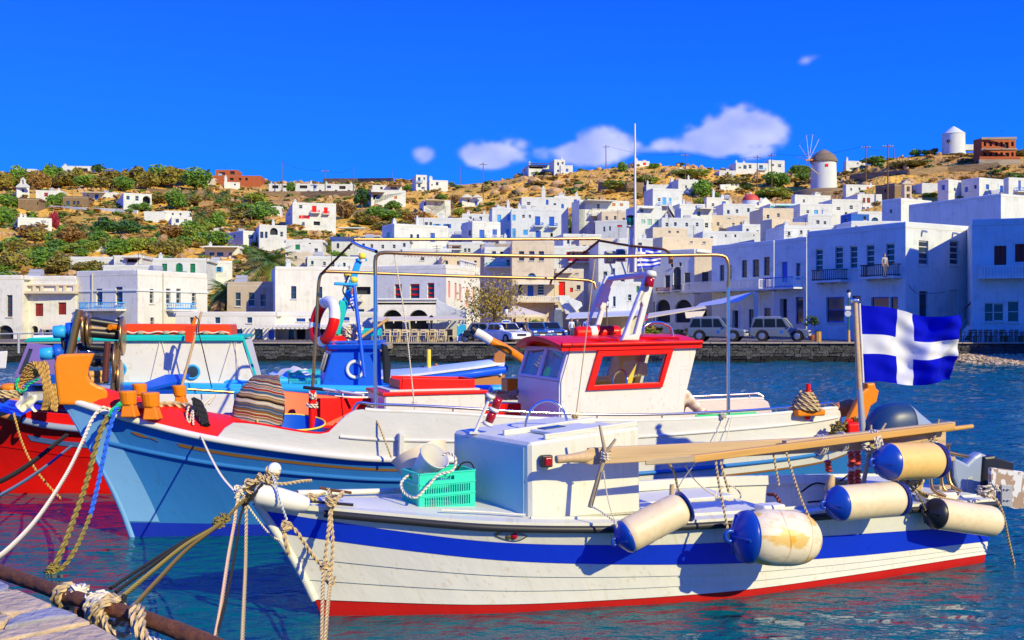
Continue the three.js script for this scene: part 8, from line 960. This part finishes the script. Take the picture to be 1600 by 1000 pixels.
// ---------- along the far waterfront ----------
function makeCar(name,label,cat,pos,turn,o) {
const t = thing(name,label,cat,v(0,0,0)),Lc = o.L,W2 = o.W / 2,suv = o.suv,gh = o.h,bh = suv ? 1.02 :0.86,wr = suv ? 0.41 :0.31,c = suv ? 0.32 :0.18;
const wx = [Lc * 0.30,-Lc * 0.29],low = new THREE.Shape();low.moveTo(-Lc / 2,c + 0.12);for (const x of [wx[1],wx[0]]) {low.lineTo(x - wr - 0.07,c);low.absarc(x,c + 0.06,wr + 0.06,Math.PI,0,true);} low.lineTo(Lc / 2,c + 0.1);low.lineTo(Lc / 2 + 0.02,bh * 0.72);low.quadraticCurveTo(Lc / 2 - 0.05,bh * 0.92,Lc * 0.36,bh * 0.95);low.lineTo(Lc * 0.2,bh + 0.03);low.lineTo(-Lc / 2 + 0.04,bh + 0.02);low.lineTo(-Lc / 2 - 0.02,bh * 0.7);
const ex = (s,w,bv) => {const g = new THREE.ExtrudeGeometry(s,{depth:w - 2 * bv,bevelEnabled:true,bevelThickness:bv,bevelSize:bv * 0.7,bevelOffset:-bv * 0.7,bevelSegments:3 });g.translate(0,0,-w / 2 + bv);return g;};
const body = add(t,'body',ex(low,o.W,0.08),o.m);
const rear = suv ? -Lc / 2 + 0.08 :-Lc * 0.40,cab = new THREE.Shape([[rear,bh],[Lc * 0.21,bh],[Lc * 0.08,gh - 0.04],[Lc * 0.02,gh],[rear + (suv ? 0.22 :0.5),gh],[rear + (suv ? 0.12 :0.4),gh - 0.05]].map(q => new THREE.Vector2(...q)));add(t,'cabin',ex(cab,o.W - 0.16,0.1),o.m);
const wins = suv ? [[-0.46,-0.27],[-0.25,-0.06],[-0.04,0.13]] :[[-0.3,-0.1],[-0.08,0.12]];for (const sd of [1,-1]) for (const [a,b] of wins) {const z = sd * (W2 - 0.075),s1 = b > 0.05 ? 0.08 :0.01,s0 = a < -0.25 ? 0.06 :0;add(t,'window',plate([v(Lc * a,bh + 0.07,z),v(Lc * b,bh + 0.07,z),v(Lc * (b - s1),gh - 0.12,z),v(Lc * (a + s0),gh - 0.12,z)],0.02),M.carGlass);}
const wsA = v(Lc * 0.205,bh + 0.06,0),wsB = v(Lc * 0.085,gh - 0.08,0),zz = W2 - 0.2,off = v(0.02,0.03,0);add(t,'windscreen',plate([wsA.clone().add(v(0,0,zz)),wsA.clone().add(v(0,0,-zz)),wsB.clone().add(v(0,0,-zz + .06)),wsB.clone().add(v(0,0,zz - .06))].map(p => p.add(off)),0.02),M.carGlass);
for (const x of wx) for (const sd of [1,-1]) {const w = add(t,'wheel',rod(v(x,wr,sd * (W2 - 0.24)),v(x,wr,sd * (W2 + 0.01)),wr,wr,22),M.tyre);add(w,'rim',turned([[0,0],[wr * 0.62,0],[wr * 0.55,0.6],[0,1]],v(x,wr,sd * (W2 + 0.012)),v(x,wr,sd * (W2 + 0.03)),16),M.rim);}
for (const sd of [1,-1]) {add(t,'headlight',box(v(Lc / 2 - 0.05,bh * 0.76,sd * (W2 - 0.24)),0.14,0.16,0.3,0,0.04),M.headlamp);add(t,'mirror',box(v(Lc * 0.17,bh + 0.12,sd * (W2 + 0.06)),0.1,0.14,0.16,0,0.03),o.m);}
add(t,'bumper',box(v(Lc / 2,c + 0.2,0),0.14,0.22,o.W - 0.1,0,0.05),suv ? M.greyP :o.m);add(t,'grille',box(v(Lc / 2 + 0.01,bh * 0.66,0),0.06,0.16,0.8,0,0.02),M.blackP);add(t,'number_plate',box(v(Lc / 2 + 0.075,c + 0.24,0),0.02,0.11,0.44),M.whiteP);
if (suv) {add(t,'roof_rail',[1,-1].map(sd => beam(v(-Lc * 0.38,gh + 0.04,sd * (W2 - 0.22)),v(Lc * 0.0,gh + 0.04,sd * (W2 - 0.22)),0.05,0.05,0.01)),M.greyP);add(t,'door_decal',plate([v(0.1,0.62,W2 + 0.004),v(0.3,0.62,W2 + 0.004),v(0.3,0.85,W2 + 0.004),v(0.1,0.85,W2 + 0.004)],0.004),M.blue);}
t.position.copy(pos);t.rotation.y = turn;return t;
}
const suvA = makeCar('parked_car','silver off-road car in shade-toned paint parked behind the wheelhouse on the quay','car',PH(1122,76.5,QUAY),-0.42,{L:4.3,W:1.78,h:1.82,suv:true,m:M.carShadeTone });copyOf(suvA,'silver off-road car in shade-toned paint parked left of the brown waste bin',PH(1219,76,QUAY),-0.36);
makeCar('parked_car','white hatchback parked at the quay edge beside a lamp post','car',PH(790,72.3,QUAY),-0.95,{L:3.9,W:1.68,h:1.42,m:mat('white car paint',[0.72,0.73,0.75],{roughness:0.3,clearcoat:0.8 }) });
const carB = makeCar('parked_car','blue car facing the harbour in the middle of the parked row','car',PH(834,84,QUAY),-1.25,{L:4.2,W:1.72,h:1.45,m:M.carBlue });copyOf(carB,'blue car parked left of its neighbour in the row',PH(807,86,QUAY),-1.0);copyOf(carB,'blue car at the end of the parked row next to the stele',PH(858,87,QUAY),-1.2);makeCar('parked_car','dark grey car half hidden behind the thin autumn tree','car',PH(764,78,QUAY),-0.6,{L:4.1,W:1.7,h:1.42,m:M.carGrey });
{const c = PH(740,71.6,QUAY),t = thing('motor_scooter','black motor scooter parked beside the café poster','scooter',c),q = (x,y,z = 0) => c.clone().add(v(x,y,z));for (const x of [-0.6,0.6]) {add(t,'wheel',ringTorus(q(x,0.28),0.22,0.06,v(0.3,0,1)),M.tyre);} add(t,'body',[box(q(-0.35,0.6),0.8,0.34,0.3,0,0.1),box(q(0.15,0.34),0.5,0.12,0.28,0,0.04),beam(q(0.4,0.3),q(0.55,1.0),0.28,0.3,0.06)],M.blackP);add(t,'seat',box(q(-0.35,0.82),0.7,0.12,0.28,0,0.05),M.rubber);add(t,'handlebar',rod(q(0.48,1.05,-0.3),q(0.48,1.05,0.3),0.025),M.steel);add(t,'fork',rod(q(0.5,0.95),q(0.6,0.28),0.04),M.greyP);}
function chairAt(m,name,label) {const t = thing(name,label,'chair',v(0,0,0));add(t,'seat',box(v(0,0.45,0),0.44,0.05,0.42,0,0.015),m);add(t,'backrest',[box(v(0,0.86,-0.2),0.44,0.10,0.035,0,0.01),box(v(0,0.70,-0.2),0.42,0.08,0.03,0,0.01),...[-0.2,0.2].map(x => box(v(x,0.68,-0.2),0.04,0.46,0.04))],m);for (const x of [-0.19,0.19]) for (const z of [-0.18,0.18]) add(t,'leg',rod(v(x,0,z),v(x,0.44,z),0.022,0.022,6),m);return t;}
function tableAt(m,name,label) {const t = thing(name,label,'table',v(0,0,0));add(t,'tabletop',box(v(0,0.74,0),0.8,0.04,0.8,0,0.015),m);for (const x of [-0.35,0.35]) for (const z of [-0.35,0.35]) add(t,'leg',rod(v(x,0,z),v(x,0.73,z),0.025,0.025,6),m);return t;}
{const r = rng(19),cy = chairAt(M.chairY,'cafe_chair','cream café chair on the terrace under the flat canopy'),ty = tableAt(M.chairY,'cafe_table','cream café table on the terrace under the flat canopy');let first = true,ft = true;
for (let i = 0;i < 8;i++) {const x = 602 + i * 14.5,d = 72.2 + (i % 2) * 2.2,c = PH(x,d,QUAY + 0.02);if (ft) {ty.position.copy(c);ty.userData.group = 'cream tables on the café terrace';ft = false;} else copyOf(ty,ty.userData.label,c,r() * 0.4);for (const [dx,dz,a] of [[-0.75,0,Math.PI / 2],[0.75,0.1,-Math.PI / 2],[0,-0.75,0]]) {const p = c.clone().add(v(dx,0,dz));if (first) {cy.position.copy(p);cy.rotation.y = a;cy.userData.group = 'cream chairs on the café terrace';first = false;} else copyOf(cy,cy.userData.label,p,a + (r() - 0.5) * 0.5);} }
const cb = chairAt(M.chairB,'wooden_chair','brown wooden chair of the tavern row behind the flag'),tb = tableAt(M.chairB,'wooden_table','brown wooden table of the tavern row behind the flag');first = ft = true;
for (let i = 0;i < 5;i++) {const c = PH(1512 + i * 24,71.3,QUAY + 0.02);if (ft) {tb.position.copy(c);tb.userData.group = 'brown tables by the beach';ft = false;} else copyOf(tb,tb.userData.label,c,0);for (const [dx,dz,a] of [[-0.7,0,Math.PI / 2],[0.7,0,-Math.PI / 2],[-0.25,-0.7,0]]) {const p = c.clone().add(v(dx,0,dz));if (first) {cb.position.copy(p);cb.rotation.y = a;cb.userData.group = 'brown chairs by the beach';first = false;} else copyOf(cb,cb.userData.label,p,a);} } }
// lamp posts, signs, bins
function lampPost(px,d,top,label,o = {}) {const c = PH(px,d,QUAY),q = P(px,top,d),t = thing('street_lamp',label,'street lamp',c);add(t,'post',rod(c,q.clone().add(v(0,-0.3,0)),0.08,0.05,10),o.m || M.pole);add(t,'base',rod(c,c.clone().add(v(0,0.9,0)),0.12,0.10,10),M.woodY);const l = add(t,'lantern',turned([[0,0],[0.1,0.02],[0.16,0.8],[0,0.8]],q.clone().add(v(0,-0.42,0)),q.clone().add(v(0,0.06,0)),8),mat('frosted lantern glass',[0.7,0.7,0.68],{roughness:0.3 }));add(l,'lantern_cap',turned([[0.2,0],[0.12,0.6],[0,1]],q.clone().add(v(0,-0.03,0)),q.clone().add(v(0,0.2,0)),8),M.iron);return [t,q];}
{const [t,q] = lampPost(791,71.5,482,'street lamp with a blue oval sign beside the white hatchback');const s = P(791,502.5,71.4);add(t,'oval_sign',(() => {const g = new THREE.CylinderGeometry(0.34,0.34,0.05,24);g.rotateX(Math.PI / 2);g.scale(1,0.42,1);g.translate(s.x,s.y,s.z);return g;})(),M.whiteP);add(t,'sign_band',box(s.clone().add(v(0,0,0.03)),0.5,0.1,0.03,0,0.01),M.blue);
const [t2] = lampPost(1326,71.5,456,'street lamp with two small plates right of the flag hoist',{m:mat('green pole paint',[0.01,0.12,0.10]) });add(t2,'plate',box(P(1325,481,71.4),0.42,0.26,0.04,0,0.01),M.whiteP);add(t2,'round_plate',rod(P(1325,490,71.4),P(1325,490,71.35),0.22,0.22,20),M.whiteP);
lampPost(674,78,496,'short street lamp at the west end of the café canopy');lampPost(738,79,488,'short street lamp at the east end of the café canopy');lampPost(948,80,470,'street lamp behind the wheelhouse mast');
const c = PH(1007,71.5,QUAY),n = thing('no_parking_sign','round red and blue no-parking sign on a thin post behind the wheelhouse','road sign',c),s2 = P(1007,496,71.4);add(n,'post',rod(c,s2,0.04,0.04,8),M.greyP);add(n,'disc',rod(s2.clone().add(v(0,0,-0.02)),s2.clone().add(v(0,0,0.02)),0.24,0.24,28),M.red);add(n,'disc_field',rod(s2,s2.clone().add(v(0,0,0.026)),0.18,0.18,28),M.blue);add(n,'bar',(() => {const g = new THREE.BoxGeometry(0.4,0.06,0.02);g.rotateZ(-0.78);g.translate(s2.x,s2.y,s2.z + 0.03);return g;})(),M.red);
for (const [x,d,w] of [[800,71.2,'beside the white hatchback'],[1278,71.3,'right of the off-road cars']]) {const b = PH(x,d,QUAY),t3 = thing('waste_bin',`brown wooden-slatted waste bin ${w}`,'bin',b);for (let i = 0;i < 10;i++) {const a = i / 10 * 6.283;add(t3,'slat',box(b.clone().add(v(Math.cos(a) * 0.2,0.42,Math.sin(a) * 0.2)),0.05,0.78,0.11,-a,0.01),M.woodY);} add(t3,'rim',ringTorus(b.clone().add(v(0,0.83,0)),0.21,0.03,v(0,1,0)),M.iron);add(t3,'liner',rod(b,b.clone().add(v(0,0.8,0)),0.17,0.17,14),M.blackP);}
const poster = thing('poster_stand','upright poster stand with a turquoise and yellow picture beside the café','poster',PH(721,72,QUAY)),pc = P(721,519,72);add(poster,'board',box(pc,0.62,1.1,0.06,0.1,0.01),mat('poster print',[1,1,1],{map:tex(128,(x,y) => {const k = fbm(x * 2.5,y * 2.5,8,2);return k > 0.52 ? [0.95,0.8,0.15] :k > 0.46 ? [0.9,0.92,0.9] :[0.1,0.62,0.78];},1,true) }));add(poster,'stand',box(pc.clone().add(v(0,-0.7,-0.02)),0.7,0.9,0.1,0.1,0.02),M.whiteP);const bb = thing('menu_board','small dark menu board at the café entrance','board',PH(703,73,QUAY));add(bb,'panel',box(P(703,523,73),0.4,0.8,0.04,0,0.01),M.iron);add(bb,'frame',[box(P(703,523,73).add(v(0,0.42,0)),0.5,0.05,0.06),box(P(703,523,73).add(v(0,-0.42,0)),0.5,0.05,0.06),...[-0.23,0.23].map(x => beam(P(703,523,73).add(v(x,-0.9,0)),P(703,523,73).add(v(x,0.42,0)),0.05,0.05,0))],M.woodG);
const st = PH(872,88,QUAY),stele = thing('stele','tall dark stone stele on a stepped base beside the parked cars','monument',st);add(stele,'shaft',solid([[-1,1],[1,1],[1,-1],[-1,-1]].map(q => st.clone().add(v(q[0] * 0.42,0.5,q[1] * 0.3))),[[-1,1],[1,1],[1,-1],[-1,-1]].map(q => st.clone().add(v(q[0] * 0.34,2.5,q[1] * 0.25))),0.03),mat('blue grey stone',[0.16,0.2,0.28],{map:T_stone }));add(stele,'base',[box(st.clone().add(v(0,0.15,0)),1.6,0.3,1.2,0,0.03),box(st.clone().add(v(0,0.4,0)),1.2,0.24,0.9,0,0.03)],M.grey);add(stele,'cap',box(st.clone().add(v(0,2.58,0)),0.5,0.18,0.4,0,0.05),M.grey);
// canopies of the tavernas
const um = (px,d,y0,y1,w,label) => {const a = PH(px,d,QUAY),t4 = thing('parasol',label,'parasol',a),tp = P(px,y0,d),ed = P(px,y1,d),g = new THREE.ConeGeometry(w,tp.y - ed.y,8,1,true);g.translate(tp.x,(tp.y + ed.y) / 2,tp.z);add(t4,'canopy',g,M.canvas);add(t4,'pole',rod(a,tp,0.05,0.05,8),M.wood);const v2 = new THREE.CylinderGeometry(w,w,0.22,8,1,true);v2.translate(ed.x,ed.y - 0.11,ed.z);add(t4,'valance',v2,M.canvas);};
um(805,92,477,492,2.9,'big square-looking beige parasol in front of the cream building');um(786,95,480,492,2.2,'smaller beige parasol behind the autumn tree');
const aw = thing('taverna_canopy','long white canopy on thin posts in front of the arched building','canopy',PH(1050,88,QUAY));add(aw,'roof',[plate([P(1014,490,96),P(1100,478,90),P(1104,484,84),P(1012,497,84)],0.1)],M.canvas);add(aw,'flap',[plate([P(1070,488,84),P(1102,486,84),P(1096,497,83.6),P(1072,497,83.6)],0.04)],M.canvas);for (const x of [1016,1045,1073,1100]) add(aw,'post',beam(PH(x,84.2,QUAY),P(x,493,84.2),0.14,0.14,0.02),M.whiteP);const aw2 = thing('taverna_canopy','dark flat taverna canopies behind the red canister','canopy',PH(930,98,QUAY));add(aw2,'roof',[plate([P(884,498,98),P(1006,492,98),P(1008,484,110),P(890,489,110)],0.1)],M.canvasBlue);for (const x of [886,915,945,975,1004]) add(aw2,'post',beam(PH(x,98,QUAY),P(x,496,98),0.12,0.12,0.02),M.whiteP);
const pot = PH(1268,80,QUAY),pl = thing('potted_tree','small tree in a pot beside the blue shop window','tree',pot);{const g = leafCloud(71,260,[0.01,0.05,0.01],[0.05,0.14,0.02],{leaf:0.09,lobes:7 });g.scale(1.3,1.3,1.2);g.translate(pot.x,pot.y + 1.0,pot.z);add(pl,'crown',g,leafMat);} add(pl,'trunk',rod(pot,pot.clone().add(v(0,1.3,0)),0.04),barkMat);add(pl,'pot',turned([[0,0],[0.2,0],[0.27,1],[0.22,1],[0,0.9]],pot,pot.clone().add(v(0,0.45,0))),M.brick);
for (const [x,d,s,w] of [[852,93,1.4,'under the beige parasol'],[826,93,1.1,'left of its twin under the parasol'],[836,100,1.6,'at the porch of the cream building']]) {const b = PH(x,d,QUAY),pp = thing('potted_plant',`bright green plant in a planter ${w}`,'plant',b),g = leafCloud(x,320,...tones.y,{leaf:0.10,lobes:8 });g.scale(s,s,s);g.translate(b.x,b.y + 0.4,b.z);add(pp,'foliage',g,leafMat);add(pp,'pot',box(b.clone().add(v(0,0.25,0)),0.6,0.5,0.5,0,0.04),M.brick);}
}
// ---------- people ----------
function figure(bones,cell,colour,ref) {// one continuous surface round a skeleton of tapered bones
let lo = v(1e9,1e9,1e9),hi = v(-1e9,-1e9,-1e9);for (const [a,b,r0,r1] of bones) for (const [p,r] of [[a,r0],[b,r1]]) {lo.min(p.clone().addScalar(-r - 0.06));hi.max(p.clone().addScalar(r + 0.06));}
const c = lo.clone().add(hi).multiplyScalar(0.5),half = Math.max(hi.x - lo.x,hi.y - lo.y,hi.z - lo.z) / 2,n = Math.min(100,Math.ceil(2 * half / cell)),mc = new MarchingCubes(n,new THREE.MeshBasicMaterial(),false,false,90000),p = v(0,0,0),ab = v(0,0,0),ap = v(0,0,0);
for (let z = 0;z < n;z++) for (let y = 0;y < n;y++) for (let x = 0;x < n;x++) {p.set((x - n / 2) / (n / 2),(y - n / 2) / (n / 2),(z - n / 2) / (n / 2)).multiplyScalar(half).add(c);let s = 0;for (const [a,b,r0,r1] of bones) {ab.subVectors(b,a);ap.subVectors(p,a);const t = clamp(ap.dot(ab) / Math.max(ab.lengthSq(),1e-9)),d = ap.addScaledVector(ab,-t).length() - mix(r0,r1,t);s += Math.exp(-d * 55);} mc.field[x + y * n + z * n * n] = Math.log(Math.max(s,1e-30)) / 55;}
mc.isolation = 0;mc.update();const cnt = mc.count,pa = mc.positionArray.slice(0,cnt * 3),na = mc.normalArray.slice(0,cnt * 3),col = new Float32Array(cnt * 3);for (let i = 0;i < cnt;i++) {const q = v(pa[3 * i],pa[3 * i + 1],pa[3 * i + 2]).multiplyScalar(half).add(c);pa[3 * i] = q.x;pa[3 * i + 1] = q.y;pa[3 * i + 2] = q.z;col.set(colour(q),3 * i);}
const g = new THREE.BufferGeometry();g.setAttribute('position',new THREE.BufferAttribute(pa,3));g.setAttribute('normal',new THREE.BufferAttribute(na,3));g.setAttribute('color',new THREE.BufferAttribute(col,3));return g;
}
const bodyMat = mat('skin and clothes',[1,1,1],{vertexColors:true,roughness:0.9 }),SKIN = [0.52,0.28,0.17];
function stander(px,d,turn,shirt,trousers,hair,label) {
const b = (a,c,r0,r1) => [v(...a),v(...c),r0,r1],bones = [b([0,1.02,0],[0,1.32,0.01],0.13,0.15),b([-0.09,0.92,0],[-0.1,0.5,0.03],0.09,0.062),b([-0.1,0.5,0.03],[-0.1,0.08,-0.02],0.06,0.04),b([0.09,0.92,0],[0.11,0.5,-0.04],0.09,0.062),b([0.11,0.5,-0.04],[0.12,0.08,-0.1],0.06,0.04),b([-0.1,0.04,-0.02],[-0.1,0.03,0.14],0.045,0.035),b([0.12,0.04,-0.1],[0.12,0.03,0.06],0.045,0.035),b([-0.18,1.40,0],[0.18,1.40,0],0.07,0.07),b([-0.2,1.38,0],[-0.25,1.1,-0.02],0.055,0.042),b([-0.25,1.1,-0.02],[-0.22,0.84,0.1],0.04,0.03),b([0.2,1.38,0],[0.26,1.1,-0.02],0.055,0.042),b([0.26,1.1,-0.02],[0.22,0.86,0.1],0.04,0.03),b([0,1.44,0],[0,1.54,0.01],0.055,0.05),b([0,1.58,0.015],[0,1.67,0.0],0.075,0.09),b([0,1.60,0.1],[0,1.58,0.11],0.015,0.018),b([-0.22,0.84,0.1],[-0.21,0.76,0.13],0.032,0.022),b([0.22,0.86,0.1],[0.21,0.78,0.13],0.032,0.022)];
const t = thing('person',label,'person',v(0,0,0)),tint = q => q.y > 1.47 ? SKIN :q.y > 0.98 ? (Math.abs(q.x) > 0.17 && q.y < 1.18 ? SKIN :shirt) :q.y > 0.07 ? (Math.abs(q.x) > 0.19 && q.y > 0.7 ? SKIN :trousers) :[0.03,0.03,0.03],g0 = (stander.body ??= figure(bones,0.026,() => SKIN)).clone(),gp = g0.attributes.position,gc = new Float32Array(gp.count * 3);for (let i = 0;i < gp.count;i++) gc.set(tint(v(gp.getX(i),gp.getY(i),gp.getZ(i))),3 * i);g0.setAttribute('color',new THREE.BufferAttribute(gc,3));add(t,'body',g0,bodyMat);add(t,'hair',(() => {const g = new THREE.SphereGeometry(0.105,16,12,0,6.283,0,1.7);g.rotateX(-0.35);g.translate(0,1.665,-0.012);return g;})(),mat('hair ' + hair,hair === 'dark' ? [0.02,0.012,0.008] :[0.25,0.15,0.06]));t.position.copy(PH(px,d,QUAY));t.rotation.y = turn;return t;
}
stander(893,82,0.4,[0.62,0.68,0.8],[0.05,0.08,0.2],'dark','person in a pale blue shirt standing left of the red canister');stander(902,84,-0.6,[0.08,0.08,0.1],[0.1,0.1,0.12],'dark','person in dark clothes beside the one in pale blue');stander(916,83,2.8,[0.45,0.6,0.85],[0.03,0.05,0.12],'dark','person in a sky blue top behind the arch leg');stander(822,79,1.2,[0.06,0.06,0.08],[0.04,0.04,0.05],'dark','person in black walking between the parked cars');stander(803,95,0.2,[0.75,0.5,0.4],[0.3,0.28,0.25],'fair','person in a peach top under the beige parasol');stander(846,95,-0.4,[0.65,0.08,0.05],[0.2,0.2,0.25],'dark','person in a red top beside the planters');stander(856,94,0.9,[0.75,0.72,0.68],[0.25,0.2,0.15],'fair','person in a white top near the stele');
{const p = stander(1389,77,0.3,[0.45,0.42,0.36],[0.12,0.12,0.14],'fair','person in a pale top standing on the dark iron balcony');const q = P(1389,433,77.4);p.position.set(q.x - 0.45,q.y + 0.02,q.z + 0.3);}
{// the fisherman bending behind the wheelhouse
const S = P(1074,618,15.9),o = (x,y,d) => P(x,y,d),b = (a,c,r0,r1) => [a,c,r0,r1],hip = o(1046,668,16.0),sh = o(1070,620,15.85),el = o(1092,640,15.7),wr = o(1112,652,15.55),kn = o(1078,690,15.7),ft = o(1074,735,15.7),hd = o(1060,590,16.25);
const bones = [b(hip,sh.clone().add(v(-0.12,0,0)),0.17,0.17),b(sh.clone().add(v(-0.25,0.02,-0.15)),sh,0.09,0.10),b(sh,el,0.095,0.075),b(el,wr,0.068,0.042),b(hip,kn,0.12,0.085),b(kn,ft,0.08,0.055),b(hip.clone().add(v(-0.1,0,-0.25)),kn.clone().add(v(0,0,-0.3)),0.12,0.085),b(kn.clone().add(v(0,0,-0.3)),ft.clone().add(v(0,0,-0.3)),0.08,0.055),b(ft,ft.clone().add(v(0.2,-0.02,0.03)),0.05,0.035),b(sh.clone().add(v(-0.14,0.04,-0.12)),hd.clone().add(v(0,-0.1,0)),0.07,0.06),b(hd.clone().add(v(0,-0.06,0)),hd.clone().add(v(0.02,0.04,0)),0.08,0.10)];
const h0 = wr.clone(),hdv = wr.clone().sub(el).normalize();bones.push(b(h0,h0.clone().addScaledVector(hdv,0.07),0.04,0.036));for (let i = 0;i < 4;i++) {const s = h0.clone().addScaledVector(hdv,0.07).add(v(0,0.015 - i * 0.012,-0.02 + i * 0.014)),L = [0.065,0.075,0.07,0.055][i];bones.push(b(s,s.clone().addScaledVector(hdv,L * 0.6).add(v(0,-0.012,0)),0.010,0.009),b(s.clone().addScaledVector(hdv,L * 0.6).add(v(0,-0.012,0)),s.clone().addScaledVector(hdv,L * 0.8).add(v(0,-0.04,0)),0.009,0.008));} bones.push(b(h0.clone().addScaledVector(hdv,0.03),h0.clone().addScaledVector(hdv,0.07).add(v(0.01,-0.05,0.03)),0.014,0.010));
const t = thing('person','person in a plaid shirt bending down behind the wheelhouse of the blue boat','person',hip.clone().setY(ft.y - 0.05));add(t,'body',figure(bones,0.014,q => {const dw = q.distanceTo(wr),isHand = dw < 0.15 || q.clone().sub(wr).dot(hdv) > -0.08 && dw < 0.3;if (isHand || q.y > hd.y - 0.12) return SKIN;if (q.y < hip.y - 0.1 || (q.x > kn.x - 0.2 && q.y < kn.y + 0.05)) return [0.08,0.10,0.16];const c1 = Math.floor((q.x * 0.8 + q.y * 0.6) * 16) & 1,c2 = Math.floor((q.y * 0.8 - q.x * 0.6) * 16) & 1;return c1 && c2 ? [0.48,0.33,0.24] :c1 || c2 ? [0.66,0.52,0.40] :[0.80,0.70,0.58];}),bodyMat);add(t,'hair',(() => {const g = new THREE.SphereGeometry(0.115,18,12,0,6.283,0,1.7);g.translate(hd.x,hd.y + 0.02,hd.z);return g;})(),mat('hair dark'));
}
// unseen house added outside the frame on the right, shaped to shade the street
{const c = v(44.45,0,-67.1),t = thing('waterfront_house','unseen tall white house added past the tavern tables to shade the street','house',c),q = (x,y,z) => v(x,y,z).applyAxisAngle(v(0,1,0),0.314).add(c);add(t,'wall',box(c.clone().setY(7.3),12,13.8,10,0.314,0.08),M.white);for (let i = 0;i < 3;i++) for (const y of [3,7,11]) add(t,'shutter',box(q(-3.6 + i * 3.4,y,5.02),1.0,1.9,0.08,0.314),M.blue);for (let i = 0;i < 2;i++) for (const y of [3,7,11]) add(t,'shutter',box(q(-6.02,y,-2 + i * 4),0.08,1.9,1.0,0.314),M.blue);}
{const g = box(v(58,0.1,-64),40,2.3,24);const s = ground('added_quay',g,MATS['bare concrete']);}  // unseen ground added to carry the shading house
renderer.render(scene,camera);
